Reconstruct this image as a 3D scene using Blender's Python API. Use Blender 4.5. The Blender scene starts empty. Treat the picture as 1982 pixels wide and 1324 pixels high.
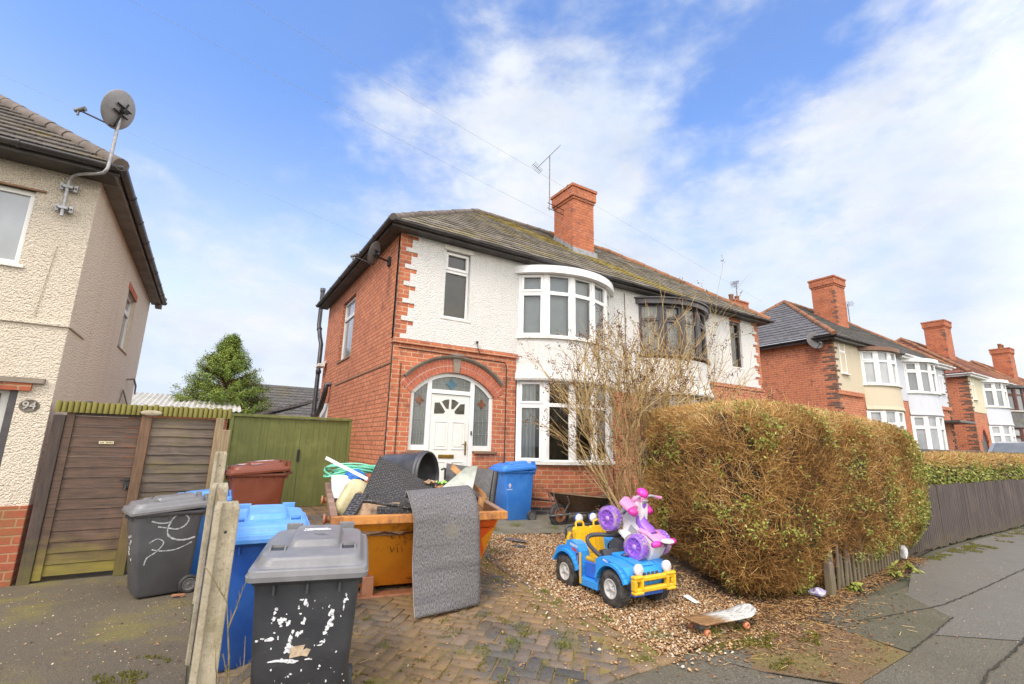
import bpy, math, random
import numpy as np
from mathutils import Vector, Matrix, noise as mnoise
PI = math.pi
R_ = math.radians
random.seed(7)
rng = np.random.default_rng(11)
SC = bpy.context.scene
COL = SC.collection

# ------------------------------------------------------------------ camera
def cam_axes(yaw, pitch, roll):
    f = Vector((math.sin(yaw)*math.cos(pitch), math.cos(yaw)*math.cos(pitch), math.sin(pitch)))
    r = Vector((math.cos(yaw), -math.sin(yaw), 0))
    d = f.cross(r)
    r2 = math.cos(roll)*r + math.sin(roll)*d
    return r2, f.cross(r2), f
cr, cd, cf = cam_axes(R_(31.872), R_(12.242), R_(-1.306))
cam_data = bpy.data.cameras.new('camera')
cam_data.sensor_width = 36.0
cam_data.lens = 923.2766/1982*36
cam_data.clip_start = 0.05
cam_data.clip_end = 4000
cam = bpy.data.objects.new('camera', cam_data)
COL.objects.link(cam)
cam.matrix_world = Matrix(((cr.x, -cd.x, -cf.x, 0), (cr.y, -cd.y, -cf.y, 0), (cr.z, -cd.z, -cf.z, 1.6), (0, 0, 0, 1)))
SC.camera = cam

# ------------------------------------------------------------------ view
SC.view_settings.view_transform = 'Standard'
SC.view_settings.look = 'None'
SC.view_settings.exposure = 1.62
SC.view_settings.gamma = 1.0
SC.view_settings.use_curve_mapping = False
SC.cycles.use_denoising = True
SC.cycles.max_bounces = 6
SC.cycles.transparent_max_bounces = 12

SUN_EL, SUN_AZ = R_(50), R_(236)      # azimuth clockwise from +Y: behind the camera, to its left

def pixdir(x, y):
    v = Vector(((x-991)/923.2766, (y-662)/923.2766, 1.0))
    return (cr*v.x + cd*v.y + cf*v.z).normalized()

# ------------------------------------------------------------------ node builder
class NB:
    def __init__(s, nt):
        s.nt = nt
    def n(s, t, **kw):
        nd = s.nt.nodes.new(t)
        for k, v in kw.items():
            setattr(nd, k, v)
        return nd
    def link(s, a, b):
        s.nt.links.new(a, b)
    def put(s, sock, v):
        if isinstance(v, bpy.types.NodeSocket):
            s.link(v, sock)
        elif v is not None:
            if isinstance(v, (tuple, list, Vector)) and len(sock.default_value) == 4 and len(v) == 3:
                v = (*v, 1)
            sock.default_value = v
    def math(s, op, a, b=None, c=None, clamp=False):
        nd = s.n('ShaderNodeMath', operation=op); nd.use_clamp = clamp
        s.put(nd.inputs[0], a); s.put(nd.inputs[1], b); s.put(nd.inputs[2], c)
        return nd.outputs[0]
    def vmath(s, op, a, b=None, scale=None):
        nd = s.n('ShaderNodeVectorMath', operation=op)
        s.put(nd.inputs[0], a); s.put(nd.inputs[1], b)
        if scale is not None: s.put(nd.inputs['Scale'], scale)
        return nd.outputs['Value'] if op in ('DOT_PRODUCT', 'LENGTH', 'DISTANCE') else nd.outputs[0]
    def mix(s, f, a, b, blend='MIX'):
        nd = s.n('ShaderNodeMix', data_type='RGBA', blend_type=blend)
        s.put(nd.inputs['Factor'], f); s.put(nd.inputs[6], a); s.put(nd.inputs[7], b)
        return nd.outputs[2]
    def rng(s, v, a, b, c=0.0, d=1.0, smooth=False):
        nd = s.n('ShaderNodeMapRange'); nd.clamp = True
        if smooth: nd.interpolation_type = 'SMOOTHSTEP'
        s.put(nd.inputs[0], v)
        for i, x in enumerate((a, b, c, d)): s.put(nd.inputs[i+1], x)
        return nd.outputs[0]
    def noise(s, vec, scale, detail=4, rough=0.6, dist=0.0):
        nd = s.n('ShaderNodeTexNoise')
        s.put(nd.inputs['Vector'], vec); nd.inputs['Scale'].default_value = scale
        nd.inputs['Detail'].default_value = detail; nd.inputs['Roughness'].default_value = rough
        nd.inputs['Distortion'].default_value = dist
        return nd.outputs[0]
    def vor(s, vec, scale, feature='F1', out='Distance', rand=1.0):
        nd = s.n('ShaderNodeTexVoronoi', feature=feature)
        s.put(nd.inputs['Vector'], vec); nd.inputs['Scale'].default_value = scale
        nd.inputs['Randomness'].default_value = rand
        return nd.outputs[out]
    def pos(s): return s.n('ShaderNodeNewGeometry').outputs['Position']
    def uv(s): return s.n('ShaderNodeUVMap', uv_map='UVMap').outputs[0]
    def obj(s): return s.n('ShaderNodeTexCoord').outputs['Object']
    def attr(s, name): return s.n('ShaderNodeAttribute', attribute_name=name).outputs['Fac']
    def scale(s, v, xyz): return s.vmath('MULTIPLY', v, xyz)
    def sep(s, v):
        return s.n('ShaderNodeSeparateXYZ'), v
    def xyz(s, v):
        nd = s.n('ShaderNodeSeparateXYZ'); s.put(nd.inputs[0], v); return nd.outputs
    def comb(s, x, y, z):
        nd = s.n('ShaderNodeCombineXYZ')
        for i, q in enumerate((x, y, z)): s.put(nd.inputs[i], q)
        return nd.outputs[0]
    def bump(s, h, strength=0.5, dist=0.02, normal=None):
        nd = s.n('ShaderNodeBump')
        s.put(nd.inputs['Height'], h); nd.inputs['Strength'].default_value = strength
        nd.inputs['Distance'].default_value = dist
        if normal is not None: s.link(normal, nd.inputs['Normal'])
        return nd.outputs[0]
    def ramp(s, f, stops):
        nd = s.n('ShaderNodeValToRGB'); s.put(nd.inputs[0], f)
        e = nd.color_ramp.elements
        while len(e) < len(stops): e.new(0.5)
        for q, (p, c) in zip(e, stops):
            q.position = p; q.color = (*c, 1)
        return nd.outputs[0]

def srgb(r, g, b, k=1.0):
    def f(c):
        c /= 255
        return (c/12.92 if c <= 0.04045 else ((c+0.055)/1.055)**2.4)*k
    return (f(r), f(g), f(b))

def material(name):
    m = bpy.data.materials.new(name); m.use_nodes = True
    nt = m.node_tree; b = nt.nodes['Principled BSDF']
    return m, NB(nt), b

# ------------------------------------------------------------------ world: sky and clouds
world = bpy.data.worlds.new('World'); SC.world = world; world.use_nodes = True
def build_world():
    nt = world.node_tree; nb = NB(nt)
    bg = nt.nodes['Background']
    sky = nb.n('ShaderNodeTexSky', sky_type='NISHITA')
    sky.sun_disc = False
    sky.sun_elevation = SUN_EL; sky.sun_rotation = SUN_AZ
    sky.air_density = 1.0; sky.dust_density = 0.6; sky.ozone_density = 2.5
    hs = nb.n('ShaderNodeHueSaturation'); hs.inputs['Saturation'].default_value = 1.22; hs.inputs['Value'].default_value = 1.15
    nb.link(sky.outputs[0], hs.inputs['Color'])
    lav = nb.scale(hs.outputs[0], (1.06, 0.94, 1.03))
    d = nb.vmath('NORMALIZE', nb.n('ShaderNodeTexCoord').outputs['Generated'])
    x, y, z = nb.xyz(d)
    den = nb.math('ADD', nb.math('MAXIMUM', z, 0.0), 0.22)
    p = nb.comb(x, y, nb.math('MULTIPLY', z, 1.9))
    n1 = nb.noise(p, 4.0, 9, 0.56, 0.08)
    n2 = nb.noise(p, 1.7, 3, 0.5)
    n3 = nb.noise(p, 15.0, 6, 0.6, 0.0)
    # where the banks of cloud stand: (pixel towards it, sharpness, amount)
    tot = None
    for (px, py, k, amt) in CLOUD_BANKS:
        dv = pixdir(px, py)
        dt = nb.vmath('DOT_PRODUCT', d, dv)
        e = nb.math('EXPONENT', nb.math('MULTIPLY', nb.math('SUBTRACT', dt, 1.0), k))
        tot = nb.math('MULTIPLY_ADD', e, amt, tot if tot is not None else 0.0)
    low = nb.rng(z, 0.02, 0.56, 0.40, -0.06)
    s = nb.math('ADD', nb.math('ADD', nb.math('MULTIPLY', n1, 1.5), nb.math('MULTIPLY', n2, 0.35)), nb.math('MULTIPLY', n3, 0.22))
    s = nb.math('ADD', nb.math('ADD', s, low), tot)
    mask = nb.rng(s, 0.86, 1.32, 0.07, 0.97, True)
    thin = nb.rng(nb.math('ADD', nb.noise(p, 3.1, 5, 0.6), nb.math('MULTIPLY', n3, 0.35)), 0.54, 0.92)
    shade = nb.rng(nb.math('ADD', nb.noise(nb.vmath('ADD', p, (3.1, 1.7, 0)), 5.0, 5, 0.6), nb.math('MULTIPLY', mask, 0.25)), 0.45, 0.9, 0.86, 1.02)
    cc = nb.n('ShaderNodeMix', data_type='RGBA')
    cloud = nb.vmath('SCALE', nb.mix(thin, CLOUD_THIN, CLOUD_COL), scale=shade)
    hz = nb.rng(z, -0.02, 0.62, 0.95, 0.03, True)
    base = nb.mix(hz, lav, (3.4, 3.5, 3.72))
    col = nb.mix(mask, base, cloud)
    # extra brightness added to the unseen sky behind the camera, fills the walls
    gl = nb.rng(nb.vmath('DOT_PRODUCT', d, FILL_GLOW_DIR), -0.20, 0.42, 0, 1, True)
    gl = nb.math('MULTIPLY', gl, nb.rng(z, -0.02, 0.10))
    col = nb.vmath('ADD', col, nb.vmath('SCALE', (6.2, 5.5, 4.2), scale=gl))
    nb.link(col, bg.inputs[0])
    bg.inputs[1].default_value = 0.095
FILL_GLOW_DIR = Vector((0.06, -1.0, 0.0)).normalized()
CLOUD_THIN = (2.6, 2.98, 3.65)
CLOUD_COL = (3.5, 3.5, 3.55)
CLOUD_BANKS = [(700, 175, 260, 0.30), (770, 150, 300, 0.18), (960, 270, 90, 0.26), (1120, 330, 60, 0.24), (930, 60, 150, 0.27), (1240, 30, 70, 0.22),
               (1750, 190, 22, 0.10), (1650, 340, 16, 0.08), (1950, 60, 30, 0.12), (690, 400, 120, 0.22), (470, 400, 180, 0.14), (420, 60, 500, 0.22), (375, 105, 900, 0.18), (330, 230, 300, 0.12),
               (120, 60, 10, -0.30), (480, 200, 22, -0.10), (1080, 180, 70, -0.12), (1300, 190, 60, -0.08), (620, 30, 40, -0.22), (1560, 60, 50, -0.14)]
build_world()

sun_data = bpy.data.lights.new('sun', 'SUN')
sun_data.energy = 0.9
sun_data.angle = R_(22)
sun_data.color = (1.0, 0.91, 0.78)
sun = bpy.data.objects.new('sun', sun_data); COL.objects.link(sun)
sdir = Vector((math.sin(SUN_AZ)*math.cos(SUN_EL), math.cos(SUN_AZ)*math.cos(SUN_EL), math.sin(SUN_EL)))
sun.rotation_euler = sdir.to_track_quat('Z', 'Y').to_euler()

# ------------------------------------------------------------------ mesh helpers
def V(*a): return Vector(a)

class MB:
    """collects faces; build() links them as one mesh object"""
    def __init__(s):
        s.v = []; s.f = []; s.mi = []; s.sm = []; s.uv = {}
    def add(s, verts, faces, mat=0, smooth=False, uvs=None):
        b = len(s.v)
        s.v.extend([tuple(p) for p in verts])
        for i, f in enumerate(faces):
            if uvs is not None: s.uv[len(s.f)] = uvs[i]
            s.f.append(tuple(b+q for q in f)); s.mi.append(mat); s.sm.append(smooth)
    def box(s, x0, x1, y0, y1, z0, z1, mat=0, M=None):
        P = [Vector(p) for p in ((x0,y0,z0),(x1,y0,z0),(x1,y1,z0),(x0,y1,z0),(x0,y0,z1),(x1,y0,z1),(x1,y1,z1),(x0,y1,z1))]
        if M is not None: P = [M @ p for p in P]
        s.add(P, [(0,3,2,1),(4,5,6,7),(0,1,5,4),(1,2,6,5),(2,3,7,6),(3,0,4,7)], mat)
    def prism(s, poly, z0, z1, M=None, mat=0, smooth=False):
        n = len(poly)
        a = sum(poly[i][0]*poly[(i+1) % n][1]-poly[(i+1) % n][0]*poly[i][1] for i in range(n))
        if a < 0: poly = poly[::-1]
        P = [Vector((x, y, z0)) for x, y in poly]+[Vector((x, y, z1)) for x, y in poly]
        if M is not None: P = [M @ p for p in P]
        s.add(P, [tuple(range(n-1, -1, -1)), tuple(range(n, 2*n))], mat)
        s.add(P, [(i, (i+1) % n, n+(i+1) % n, n+i) for i in range(n)], mat, smooth)
    def loft(s, rings, mat=0, smooth=True, cap0=True, cap1=True, closed=True, uvs=False):
        n = len(rings[0]); P = [p for r in rings for p in r]; F = []
        m = n if closed else n-1
        for k in range(len(rings)-1):
            for i in range(m):
                j = (i+1) % n
                F.append((k*n+i, k*n+j, (k+1)*n+j, (k+1)*n+i))
        s.add(P, F, mat, smooth)
        if cap0: s.add(rings[0], [tuple(range(n-1, -1, -1))], mat)
        if cap1: s.add(rings[-1], [tuple(range(n))], mat)
    def tube(s, pts, r, n=8, mat=0, caps=True, smooth=True):
        pts = [Vector(p) for p in pts]
        if not hasattr(r, '__len__'): r = [r]*len(pts)
        rings = []; ref = None
        for i, p in enumerate(pts):
            t = (pts[min(i+1, len(pts)-1)]-pts[max(i-1, 0)])
            if t.length < 1e-9: t = Vector((0, 0, 1))
            t.normalize()
            if ref is None:
                ref = t.orthogonal().normalized()
            ref = (ref - t*ref.dot(t))
            if ref.length < 1e-6: ref = t.orthogonal()
            ref.normalize()
            w = t.cross(ref)
            rings.append([p+ref*(r[i]*math.cos(2*PI*k/n))+w*(r[i]*math.sin(2*PI*k/n)) for k in range(n)])
        s.loft(rings, mat, smooth, caps, caps)
    def lathe(s, prof, n=24, M=None, mat=0, smooth=True, cap0=False, cap1=False):
        rings = []
        for r, z in prof:
            ring = [Vector((r*math.cos(2*PI*k/n), r*math.sin(2*PI*k/n), z)) for k in range(n)]
            if M is not None: ring = [M @ p for p in ring]
            rings.append(ring)
        s.loft(rings, mat, smooth, cap0, cap1)
    def build(s, name, mats, parent=None, world=True, bevel=0.0, seg=2, auto=False):
        return mesh_object(name, s.v, s.f, mats, parent, world, s.mi, s.sm, s.uv, bevel, seg)

def boxuv(v, f):
    a = Vector(v[f[0]]); b = Vector(v[f[1]]); c = Vector(v[f[2]])
    n = (b-a).cross(c-a)
    if len(f) > 3 and n.length < 1e-12: n = (c-a).cross(Vector(v[f[3]])-a)
    ax, ay, az = abs(n.x), abs(n.y), abs(n.z)
    if az >= ax and az >= ay: return [(v[i][0], v[i][1]) for i in f]
    if ax > ay: return [(v[i][1], v[i][2]) for i in f]
    return [(v[i][0], v[i][2]) for i in f]

def link(o, parent=None):
    COL.objects.link(o)
    if parent is not None: o.parent = parent
    return o

def mesh_object(name, v, f, mats, parent=None, world=True, mi=None, sm=None, uv=None, bevel=0.0, seg=2):
    uvd = []
    uv = uv or {}
    for k, fc in enumerate(f):
        uvd.extend(uv[k] if k in uv else boxuv(v, fc))
    if parent is not None and world:
        off = parent_world(parent)
        v = [(p[0]-off[0], p[1]-off[1], p[2]-off[2]) for p in v]
    me = bpy.data.meshes.new(name)
    me.from_pydata(v, [], f)
    if not isinstance(mats, (list, tuple)): mats = [mats]
    for m in mats: me.materials.append(m)
    if mi and any(mi): me.polygons.foreach_set('material_index', mi)
    if sm and any(sm): me.polygons.foreach_set('use_smooth', sm)
    l = me.uv_layers.new(name='UVMap')
    l.data.foreach_set('uv', np.array(uvd, dtype=np.float32).ravel())
    me.update()
    o = bpy.data.objects.new(name, me)
    if bevel > 0:
        md = o.modifiers.new('edges', 'BEVEL'); md.width = bevel; md.segments = seg
        md.limit_method = 'ANGLE'; md.angle_limit = R_(40); md.harden_normals = False
    return link(o, parent)

def parent_world(o):
    t = Vector((0, 0, 0))
    while o is not None:
        t += o.location; o = o.parent
    return t

def np_object(name, v, quads, mats, parent=None, attrs=None, smooth=False, tris=None):
    """fast path for large meshes: v (n,3), quads (m,4), point attributes"""
    v = np.asarray(v, dtype=np.float32)
    if parent is not None: v = v - np.array(parent_world(parent), dtype=np.float32)
    me = bpy.data.meshes.new(name)
    q = np.asarray(quads, dtype=np.int32)
    k = q.shape[1]
    me.vertices.add(len(v)); me.vertices.foreach_set('co', v.ravel())
    me.loops.add(q.size); me.loops.foreach_set('vertex_index', q.ravel())
    me.polygons.add(len(q)); me.polygons.foreach_set('loop_start', np.arange(0, q.size, k, dtype=np.int32))
    if smooth: me.polygons.foreach_set('use_smooth', np.ones(len(q), dtype=bool))
    if not isinstance(mats, (list, tuple)): mats = [mats]
    for m in mats: me.materials.append(m)
    for an, av in (attrs or {}).items():
        a = me.attributes.new(an, 'FLOAT', 'POINT'); a.data.foreach_set('value', np.asarray(av, dtype=np.float32))
    me.update(calc_edges=True); me.validate()
    o = bpy.data.objects.new(name, me)
    return link(o, parent)

def tag(o, label, cat, group=None, kind=None):
    o['label'] = label
    if cat: o['category'] = cat
    if group: o['group'] = group
    if kind: o['kind'] = kind
    return o
def thing(name, label, cat, loc=(0, 0, 0), rot=(0, 0, 0), group=None):
    o = bpy.data.objects.new(name, None); o.empty_display_size = 0.1
    o.location = loc; o.rotation_euler = rot
    link(o); tag(o, label, cat, group)
    return o
def struct(o, label=None):
    o['kind'] = 'structure'
    if label: o['label'] = label
    return o
def dup(root, loc=None, rot=None, label=None, group=None):
    r = root.copy(); COL.objects.link(r)
    if loc is not None: r.location = loc
    if rot is not None: r.rotation_euler = rot
    if label: r['label'] = label
    if group: r['group'] = group
    for ch in list(root.children):
        c = ch.copy(); COL.objects.link(c); c.parent = r
        for g in list(ch.children):
            d = g.copy(); COL.objects.link(d); d.parent = c
    return r

def rrect(w, d, r, z, cx=0, cy=0, n=4):
    """rounded rectangle ring, counter-clockwise"""
    pts = []
    for (sx, sy, a0) in ((1, 1, 0), (-1, 1, 90), (-1, -1, 180), (1, -1, 270)):
        for k in range(n+1):
            a = R_(a0+90*k/n)
            pts.append(Vector((cx+sx*(w/2-r)+r*math.cos(a), cy+sy*(d/2-r)+r*math.sin(a), z)))
    return pts

def gz(x, y):
    """height of the plots: the left drive falls away, the right one climbs to the house"""
    bx = -0.16+0.42*min(1, max(0, (x-0.15)/0.6))
    y0 = 2.2+1.5*min(1, max(0, (x-3.4)/1.8))
    t = min(1, max(0, (y-y0)/(8-y0)))
    return bx*t

def tubes_np(P0, P1, r0, r1, n=3, bend=None):
    """many straight or once-bent prisms: returns verts, quads, owner index"""
    m = len(P0)
    mids = [P0, P1] if bend is None else [P0, (P0+P1)/2+bend, P1]
    rr = [r0, r1] if bend is None else [r0, (r0+r1)/2, r1]
    t = P1-P0; t /= np.linalg.norm(t, axis=1)[:, None]+1e-9
    ref = np.where(np.abs(t[:, 2:3]) < 0.9, np.array([[0, 0, 1.0]]), np.array([[1.0, 0, 0]]))
    a = np.cross(t, ref); a /= np.linalg.norm(a, axis=1)[:, None]+1e-9
    b = np.cross(t, a)
    rings = []
    for c, r in zip(mids, rr):
        r = np.broadcast_to(np.asarray(r, dtype=float), (m,))[:, None]
        for k in range(n):
            an = 2*PI*k/n
            rings.append(c+a*r*math.cos(an)+b*r*math.sin(an))
    L = len(mids)
    v = np.stack(rings, 1).reshape(-1, 3)
    q = []
    base = (np.arange(m)*L*n)[:, None]
    for s in range(L-1):
        for k in range(n):
            q.append(base+np.array([[s*n+k, s*n+(k+1) % n, (s+1)*n+(k+1) % n, (s+1)*n+k]]))
    q = np.stack(q, 1).reshape(-1, 4)
    return v, q, np.repeat(np.arange(m), L*n)

def leaves_np(P, size, nrm, rnd, fold=0.25, aspect=0.5):
    """one folded leaf (two quads sharing the midrib) per point"""
    m = len(P)
    d = rng.normal(size=(m, 3)); d -= nrm*np.sum(d*nrm, 1)[:, None]
    d /= np.linalg.norm(d, axis=1)[:, None]+1e-9
    s = np.cross(nrm, d)
    L = np.asarray(size)[:, None]; Wd = L*aspect*0.5
    tip = P+d*L; mid = P+d*L*0.5-nrm*L*fold*0.3
    v = np.stack([P, mid+s*Wd+nrm*L*fold*0.5, tip, mid-s*Wd+nrm*L*fold*0.5], 1).reshape(-1, 3)
    q = np.arange(m*4).reshape(m, 4)
    return v, q, np.repeat(np.arange(m), 4)

# ------------------------------------------------------------------ materials
def brick_mat(name, c1, c2, mortar, dark=0.35, w=0.235, h=0.086, ms=0.011, moss=0.0):
    m, nb, b = material(name)
    uv = nb.uv(); P = nb.pos()
    wob = nb.noise(uv, 9, 2)
    uvw = nb.vmath('ADD', uv, nb.vmath('SCALE', nb.comb(nb.math('SUBTRACT', wob, .5), nb.math('SUBTRACT', nb.noise(uv, 7.3, 2), .5), 0.0), scale=0.012))
    bt = nb.n('ShaderNodeTexBrick'); bt.offset = 0.5; bt.squash = 1.0
    nb.link(uvw, bt.inputs['Vector'])
    for k, v in (('Scale', 1.0), ('Mortar Size', ms), ('Mortar Smooth', 0.25), ('Bias', -0.25), ('Brick Width', w), ('Row Height', h)):
        bt.inputs[k].default_value = v
    bt.inputs['Color1'].default_value = (*c1, 1); bt.inputs['Color2'].default_value = (*c2, 1)
    bt.inputs['Mortar'].default_value = (*mortar, 1)
    big = nb.noise(P, 1.4, 6, 0.68)
    fine = nb.noise(P, 38, 4, 0.7)
    col = nb.mix(nb.rng(big, 0.42, 0.72, 0, dark), bt.outputs['Color'], tuple(x*0.45 for x in c2))
    col = nb.mix(nb.rng(fine, 0.35, 0.75, 0.0, 0.35), col, tuple(min(1, x*1.5) for x in c1))
    soot = nb.noise(nb.vmath('ADD', P, (4.2, 9.1, 1.3)), 5.5, 3, 0.6)
    col = nb.mix(nb.rng(soot, 0.55, 0.68, 0, 0.55), col, (0.13, 0.065, 0.05))
    if moss:
        z = nb.xyz(P)[2]
        mk = nb.math('MULTIPLY', nb.rng(nb.noise(P, 2.5, 5, 0.65), 0.45, 0.62), nb.rng(z, 1.3, 0.3, 0, moss))
        col = nb.mix(mk, col, (0.16, 0.12, 0.03))
    nb.put(b.inputs['Base Color'], col)
    b.inputs['Roughness'].default_value = 0.88
    hgt = nb.math('ADD', nb.math('MULTIPLY', bt.outputs['Fac'], -1.0), nb.math('MULTIPLY', fine, 0.35))
    nb.link(nb.bump(hgt, 0.75, 0.012), b.inputs['Normal'])
    return m
M_brick = brick_mat('red_brick', (0.58, 0.215, 0.105), (0.42, 0.13, 0.065), (0.20, 0.095, 0.045), moss=0.5)
M_brick_front = brick_mat('front_brick', (0.49, 0.15, 0.068), (0.30, 0.075, 0.042), (0.52, 0.35, 0.22), moss=0.8)
M_brick_far = brick_mat('far_brick', (0.47, 0.145, 0.065), (0.34, 0.095, 0.045), (0.50, 0.30, 0.18), 0.25)
M_brick_dark = brick_mat('blue_brick', (0.07, 0.06, 0.065), (0.035, 0.03, 0.035), (0.2, 0.17, 0.14))
M_brick_brown = brick_mat('dark_brown_brick', (0.15, 0.085, 0.06), (0.075, 0.045, 0.036), (0.3, 0.18, 0.11))
M_chimney = brick_mat('chimney_brick', (0.50, 0.16, 0.07), (0.34, 0.09, 0.045), (0.25, 0.13, 0.075), 0.5)

def plain(name, c, rough=0.5, var=0.12, scale=6, bump=0.0, bscale=40, metallic=0.0, coat=0.0, c2=None, lo=0.4, hi=0.7, coords='pos', spec=0.5):
    m, nb, b = material(name)
    P = nb.pos() if coords == 'pos' else nb.obj()
    n = nb.noise(P, scale, 5, 0.62)
    c2 = c2 or tuple(x*(1-var*2.2) for x in c)
    nb.put(b.inputs['Base Color'], nb.mix(nb.rng(n, lo, hi), c, c2))
    nb.put(b.inputs['Roughness'], nb.rng(nb.noise(P, scale*2.3, 3), 0.3, 0.7, max(0.03, rough-0.08), min(1, rough+0.08)))
    b.inputs['Metallic'].default_value = metallic
    b.inputs['Coat Weight'].default_value = coat
    b.inputs['Specular IOR Level'].default_value = spec
    if bump: nb.link(nb.bump(nb.noise(P, bscale, 4, 0.65), bump, 0.01), b.inputs['Normal'])
    return m

def render_mat(name, c, stain, bump=0.8, streak=0.35):
    """pebbledash"""
    m, nb, b = material(name)
    P = nb.pos()
    v = nb.vor(P, 44)
    n = nb.noise(P, 34, 4, 0.7)
    big = nb.noise(nb.scale(P, (1.6, 1.6, 0.35)), 1.3, 5, 0.65)
    col = nb.mix(nb.rng(big, 0.46, 0.78, 0, streak), c, stain)
    pit_shade = nb.rng(n, 0.28, 0.40, 0.28, 0.0)  # hollows darkened in the colour to stand in for their shade
    col = nb.mix(pit_shade, col, tuple(x*0.5 for x in stain))
    run = nb.noise(nb.scale(P, (7, 7, 0.5)), 2.0, 4, 0.65)
    col = nb.mix(nb.rng(run, 0.58, 0.74, 0, streak*0.9), col, tuple(x*0.8 for x in stain))
    nb.put(b.inputs['Base Color'], col)
    b.inputs['Roughness'].default_value = 0.92
    h = nb.math('ADD', nb.math('MULTIPLY', n, 1.0), nb.math('MULTIPLY', v, -0.6))
    nb.link(nb.bump(h, bump, 0.042), b.inputs['Normal'])
    return m
M_white = render_mat('white_render', (0.70, 0.69, 0.66), (0.57, 0.55, 0.49), 0.65)
M_white_smooth = render_mat('white_render_smooth', (0.74, 0.73, 0.68), (0.55, 0.53, 0.46), 0.12)
M_cream = render_mat('cream_render', (0.73, 0.645, 0.52), (0.58, 0.49, 0.375), 0.95)
M_cream_side = render_mat('cream_render_side', (0.75, 0.66, 0.53), (0.66, 0.535, 0.41), 0.8, 0.5)
M_cream_far = render_mat('cream_paint', (0.55, 0.48, 0.35), (0.45, 0.38, 0.27), 0.1, 0.3)
M_cream_far2 = render_mat('pale_cream_paint', (0.60, 0.56, 0.40), (0.47, 0.42, 0.28), 0.1, 0.3)
M_grey_paint = render_mat('pale_grey_paint', (0.54, 0.56, 0.60), (0.44, 0.46, 0.49), 0.1, 0.3)

def roof_mat(name, c1, c2, moss=None, mscale=1.3, mlo=0.5, mhi=0.62, w=0.26, h=0.26, side=None):
    m, nb, b = material(name)
    uv = nb.uv(); P = nb.pos()
    bt = nb.n('ShaderNodeTexBrick'); bt.offset = 0.5
    nb.link(uv, bt.inputs['Vector'])
    for k, v in (('Scale', 1.0), ('Mortar Size', 0.008), ('Mortar Smooth', 0.3), ('Bias', 0.0), ('Brick Width', w), ('Row Height', h)):
        bt.inputs[k].default_value = v
    bt.inputs['Color1'].default_value = (*c1, 1); bt.inputs['Color2'].default_value = (*c2, 1)
    bt.inputs['Mortar'].default_value = (*[x*0.35 for x in c2], 1)
    n = nb.noise(P, 5, 5, 0.7)
    col = nb.mix(nb.rng(n, 0.4, 0.75, 0, 0.6), bt.outputs['Color'], tuple(x*0.5 for x in c2))
    lich = nb.rng(nb.noise(P, 22, 4, 0.7), 0.56, 0.66, 0, 0.55)
    col = nb.mix(lich, col, (0.30, 0.29, 0.24))
    if moss:
        a = nb.rng(nb.noise(P, mscale, 5, 0.6), mlo, mhi)
        a2 = nb.rng(nb.noise(P, 17, 4, 0.7), 0.40, 0.56)
        f = nb.math('MULTIPLY', a, a2)
        col = nb.mix(f, col, moss)
    nb.put(b.inputs['Base Color'], col)
    b.inputs['Roughness'].default_value = 0.9
    hh = nb.math('ADD', nb.math('MULTIPLY', bt.outputs['Fac'], -0.8), nb.math('MULTIPLY', nb.noise(P, 30, 4, 0.7), 0.8))
    nb.link(nb.bump(hh, 0.7, 0.03), b.inputs['Normal'])
    return m
def main_roof_mat():
    """grey-brown tiles; a tongue of yellow moss runs down from the chimney"""
    m = roof_mat('mossy_grey_tile', (0.24, 0.205, 0.155), (0.14, 0.12, 0.09), (0.20, 0.16, 0.04), 1.1, 0.5, 0.7)
    nt = m.node_tree; nb = NB(nt); b = nt.nodes['Principled BSDF']
    old = b.inputs['Base Color'].links[0].from_socket
    P = nb.pos(); x, y, z = nb.xyz(P)
    along = nb.math('ABSOLUTE', nb.math('MULTIPLY', nb.math('SUBTRACT', nb.math('SUBTRACT', x, 6.9), nb.math('MULTIPLY', nb.math('SUBTRACT', 11.2, y), 1.25)), 0.62))
    f = nb.rng(nb.math('ADD', along, nb.math('MULTIPLY', nb.noise(P, 2.2, 5, 0.65), 1.6)), 1.42, 0.95)
    f = nb.math('MULTIPLY', f, nb.rng(nb.noise(P, 14, 5, 0.7), 0.36, 0.48))
    nb.put(b.inputs['Base Color'], nb.mix(f, old, nb.mix(nb.rng(nb.noise(P, 9, 3), 0.4, 0.6), (0.30, 0.24, 0.02), (0.16, 0.11, 0.02))))
    return m
M_roof = main_roof_mat()
M_roof_left = roof_mat('brown_grey_tile', (0.15, 0.125, 0.10), (0.10, 0.085, 0.07), (0.17, 0.13, 0.03), 1.8, 0.55, 0.68)
M_roof_far = roof_mat('grey_tile', (0.12, 0.11, 0.10), (0.08, 0.075, 0.07), (0.12, 0.10, 0.04), 1.0, 0.5, 0.7)
M_slate = roof_mat('slate', (0.17, 0.165, 0.165), (0.12, 0.115, 0.12), None, w=0.3, h=0.2)
M_roof_red = roof_mat('red_tile', (0.27, 0.10, 0.06), (0.20, 0.07, 0.045), None)
M_roof_terra = roof_mat('terracotta_tile', (0.36, 0.15, 0.08), (0.28, 0.11, 0.06), None, w=0.3, h=0.34)
M_ridge_terra = plain('terracotta_ridge', (0.30, 0.13, 0.06), 0.85, c2=(0.13, 0.075, 0.04), scale=3, bump=0.4)
M_ridge_grey = plain('grey_ridge', (0.17, 0.14, 0.115), 0.9, c2=(0.10, 0.08, 0.065), scale=4, bump=0.5, bscale=14)
M_lead = plain('lead', (0.32, 0.32, 0.33), 0.55, 0.2, 9, metallic=0.2)

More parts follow.
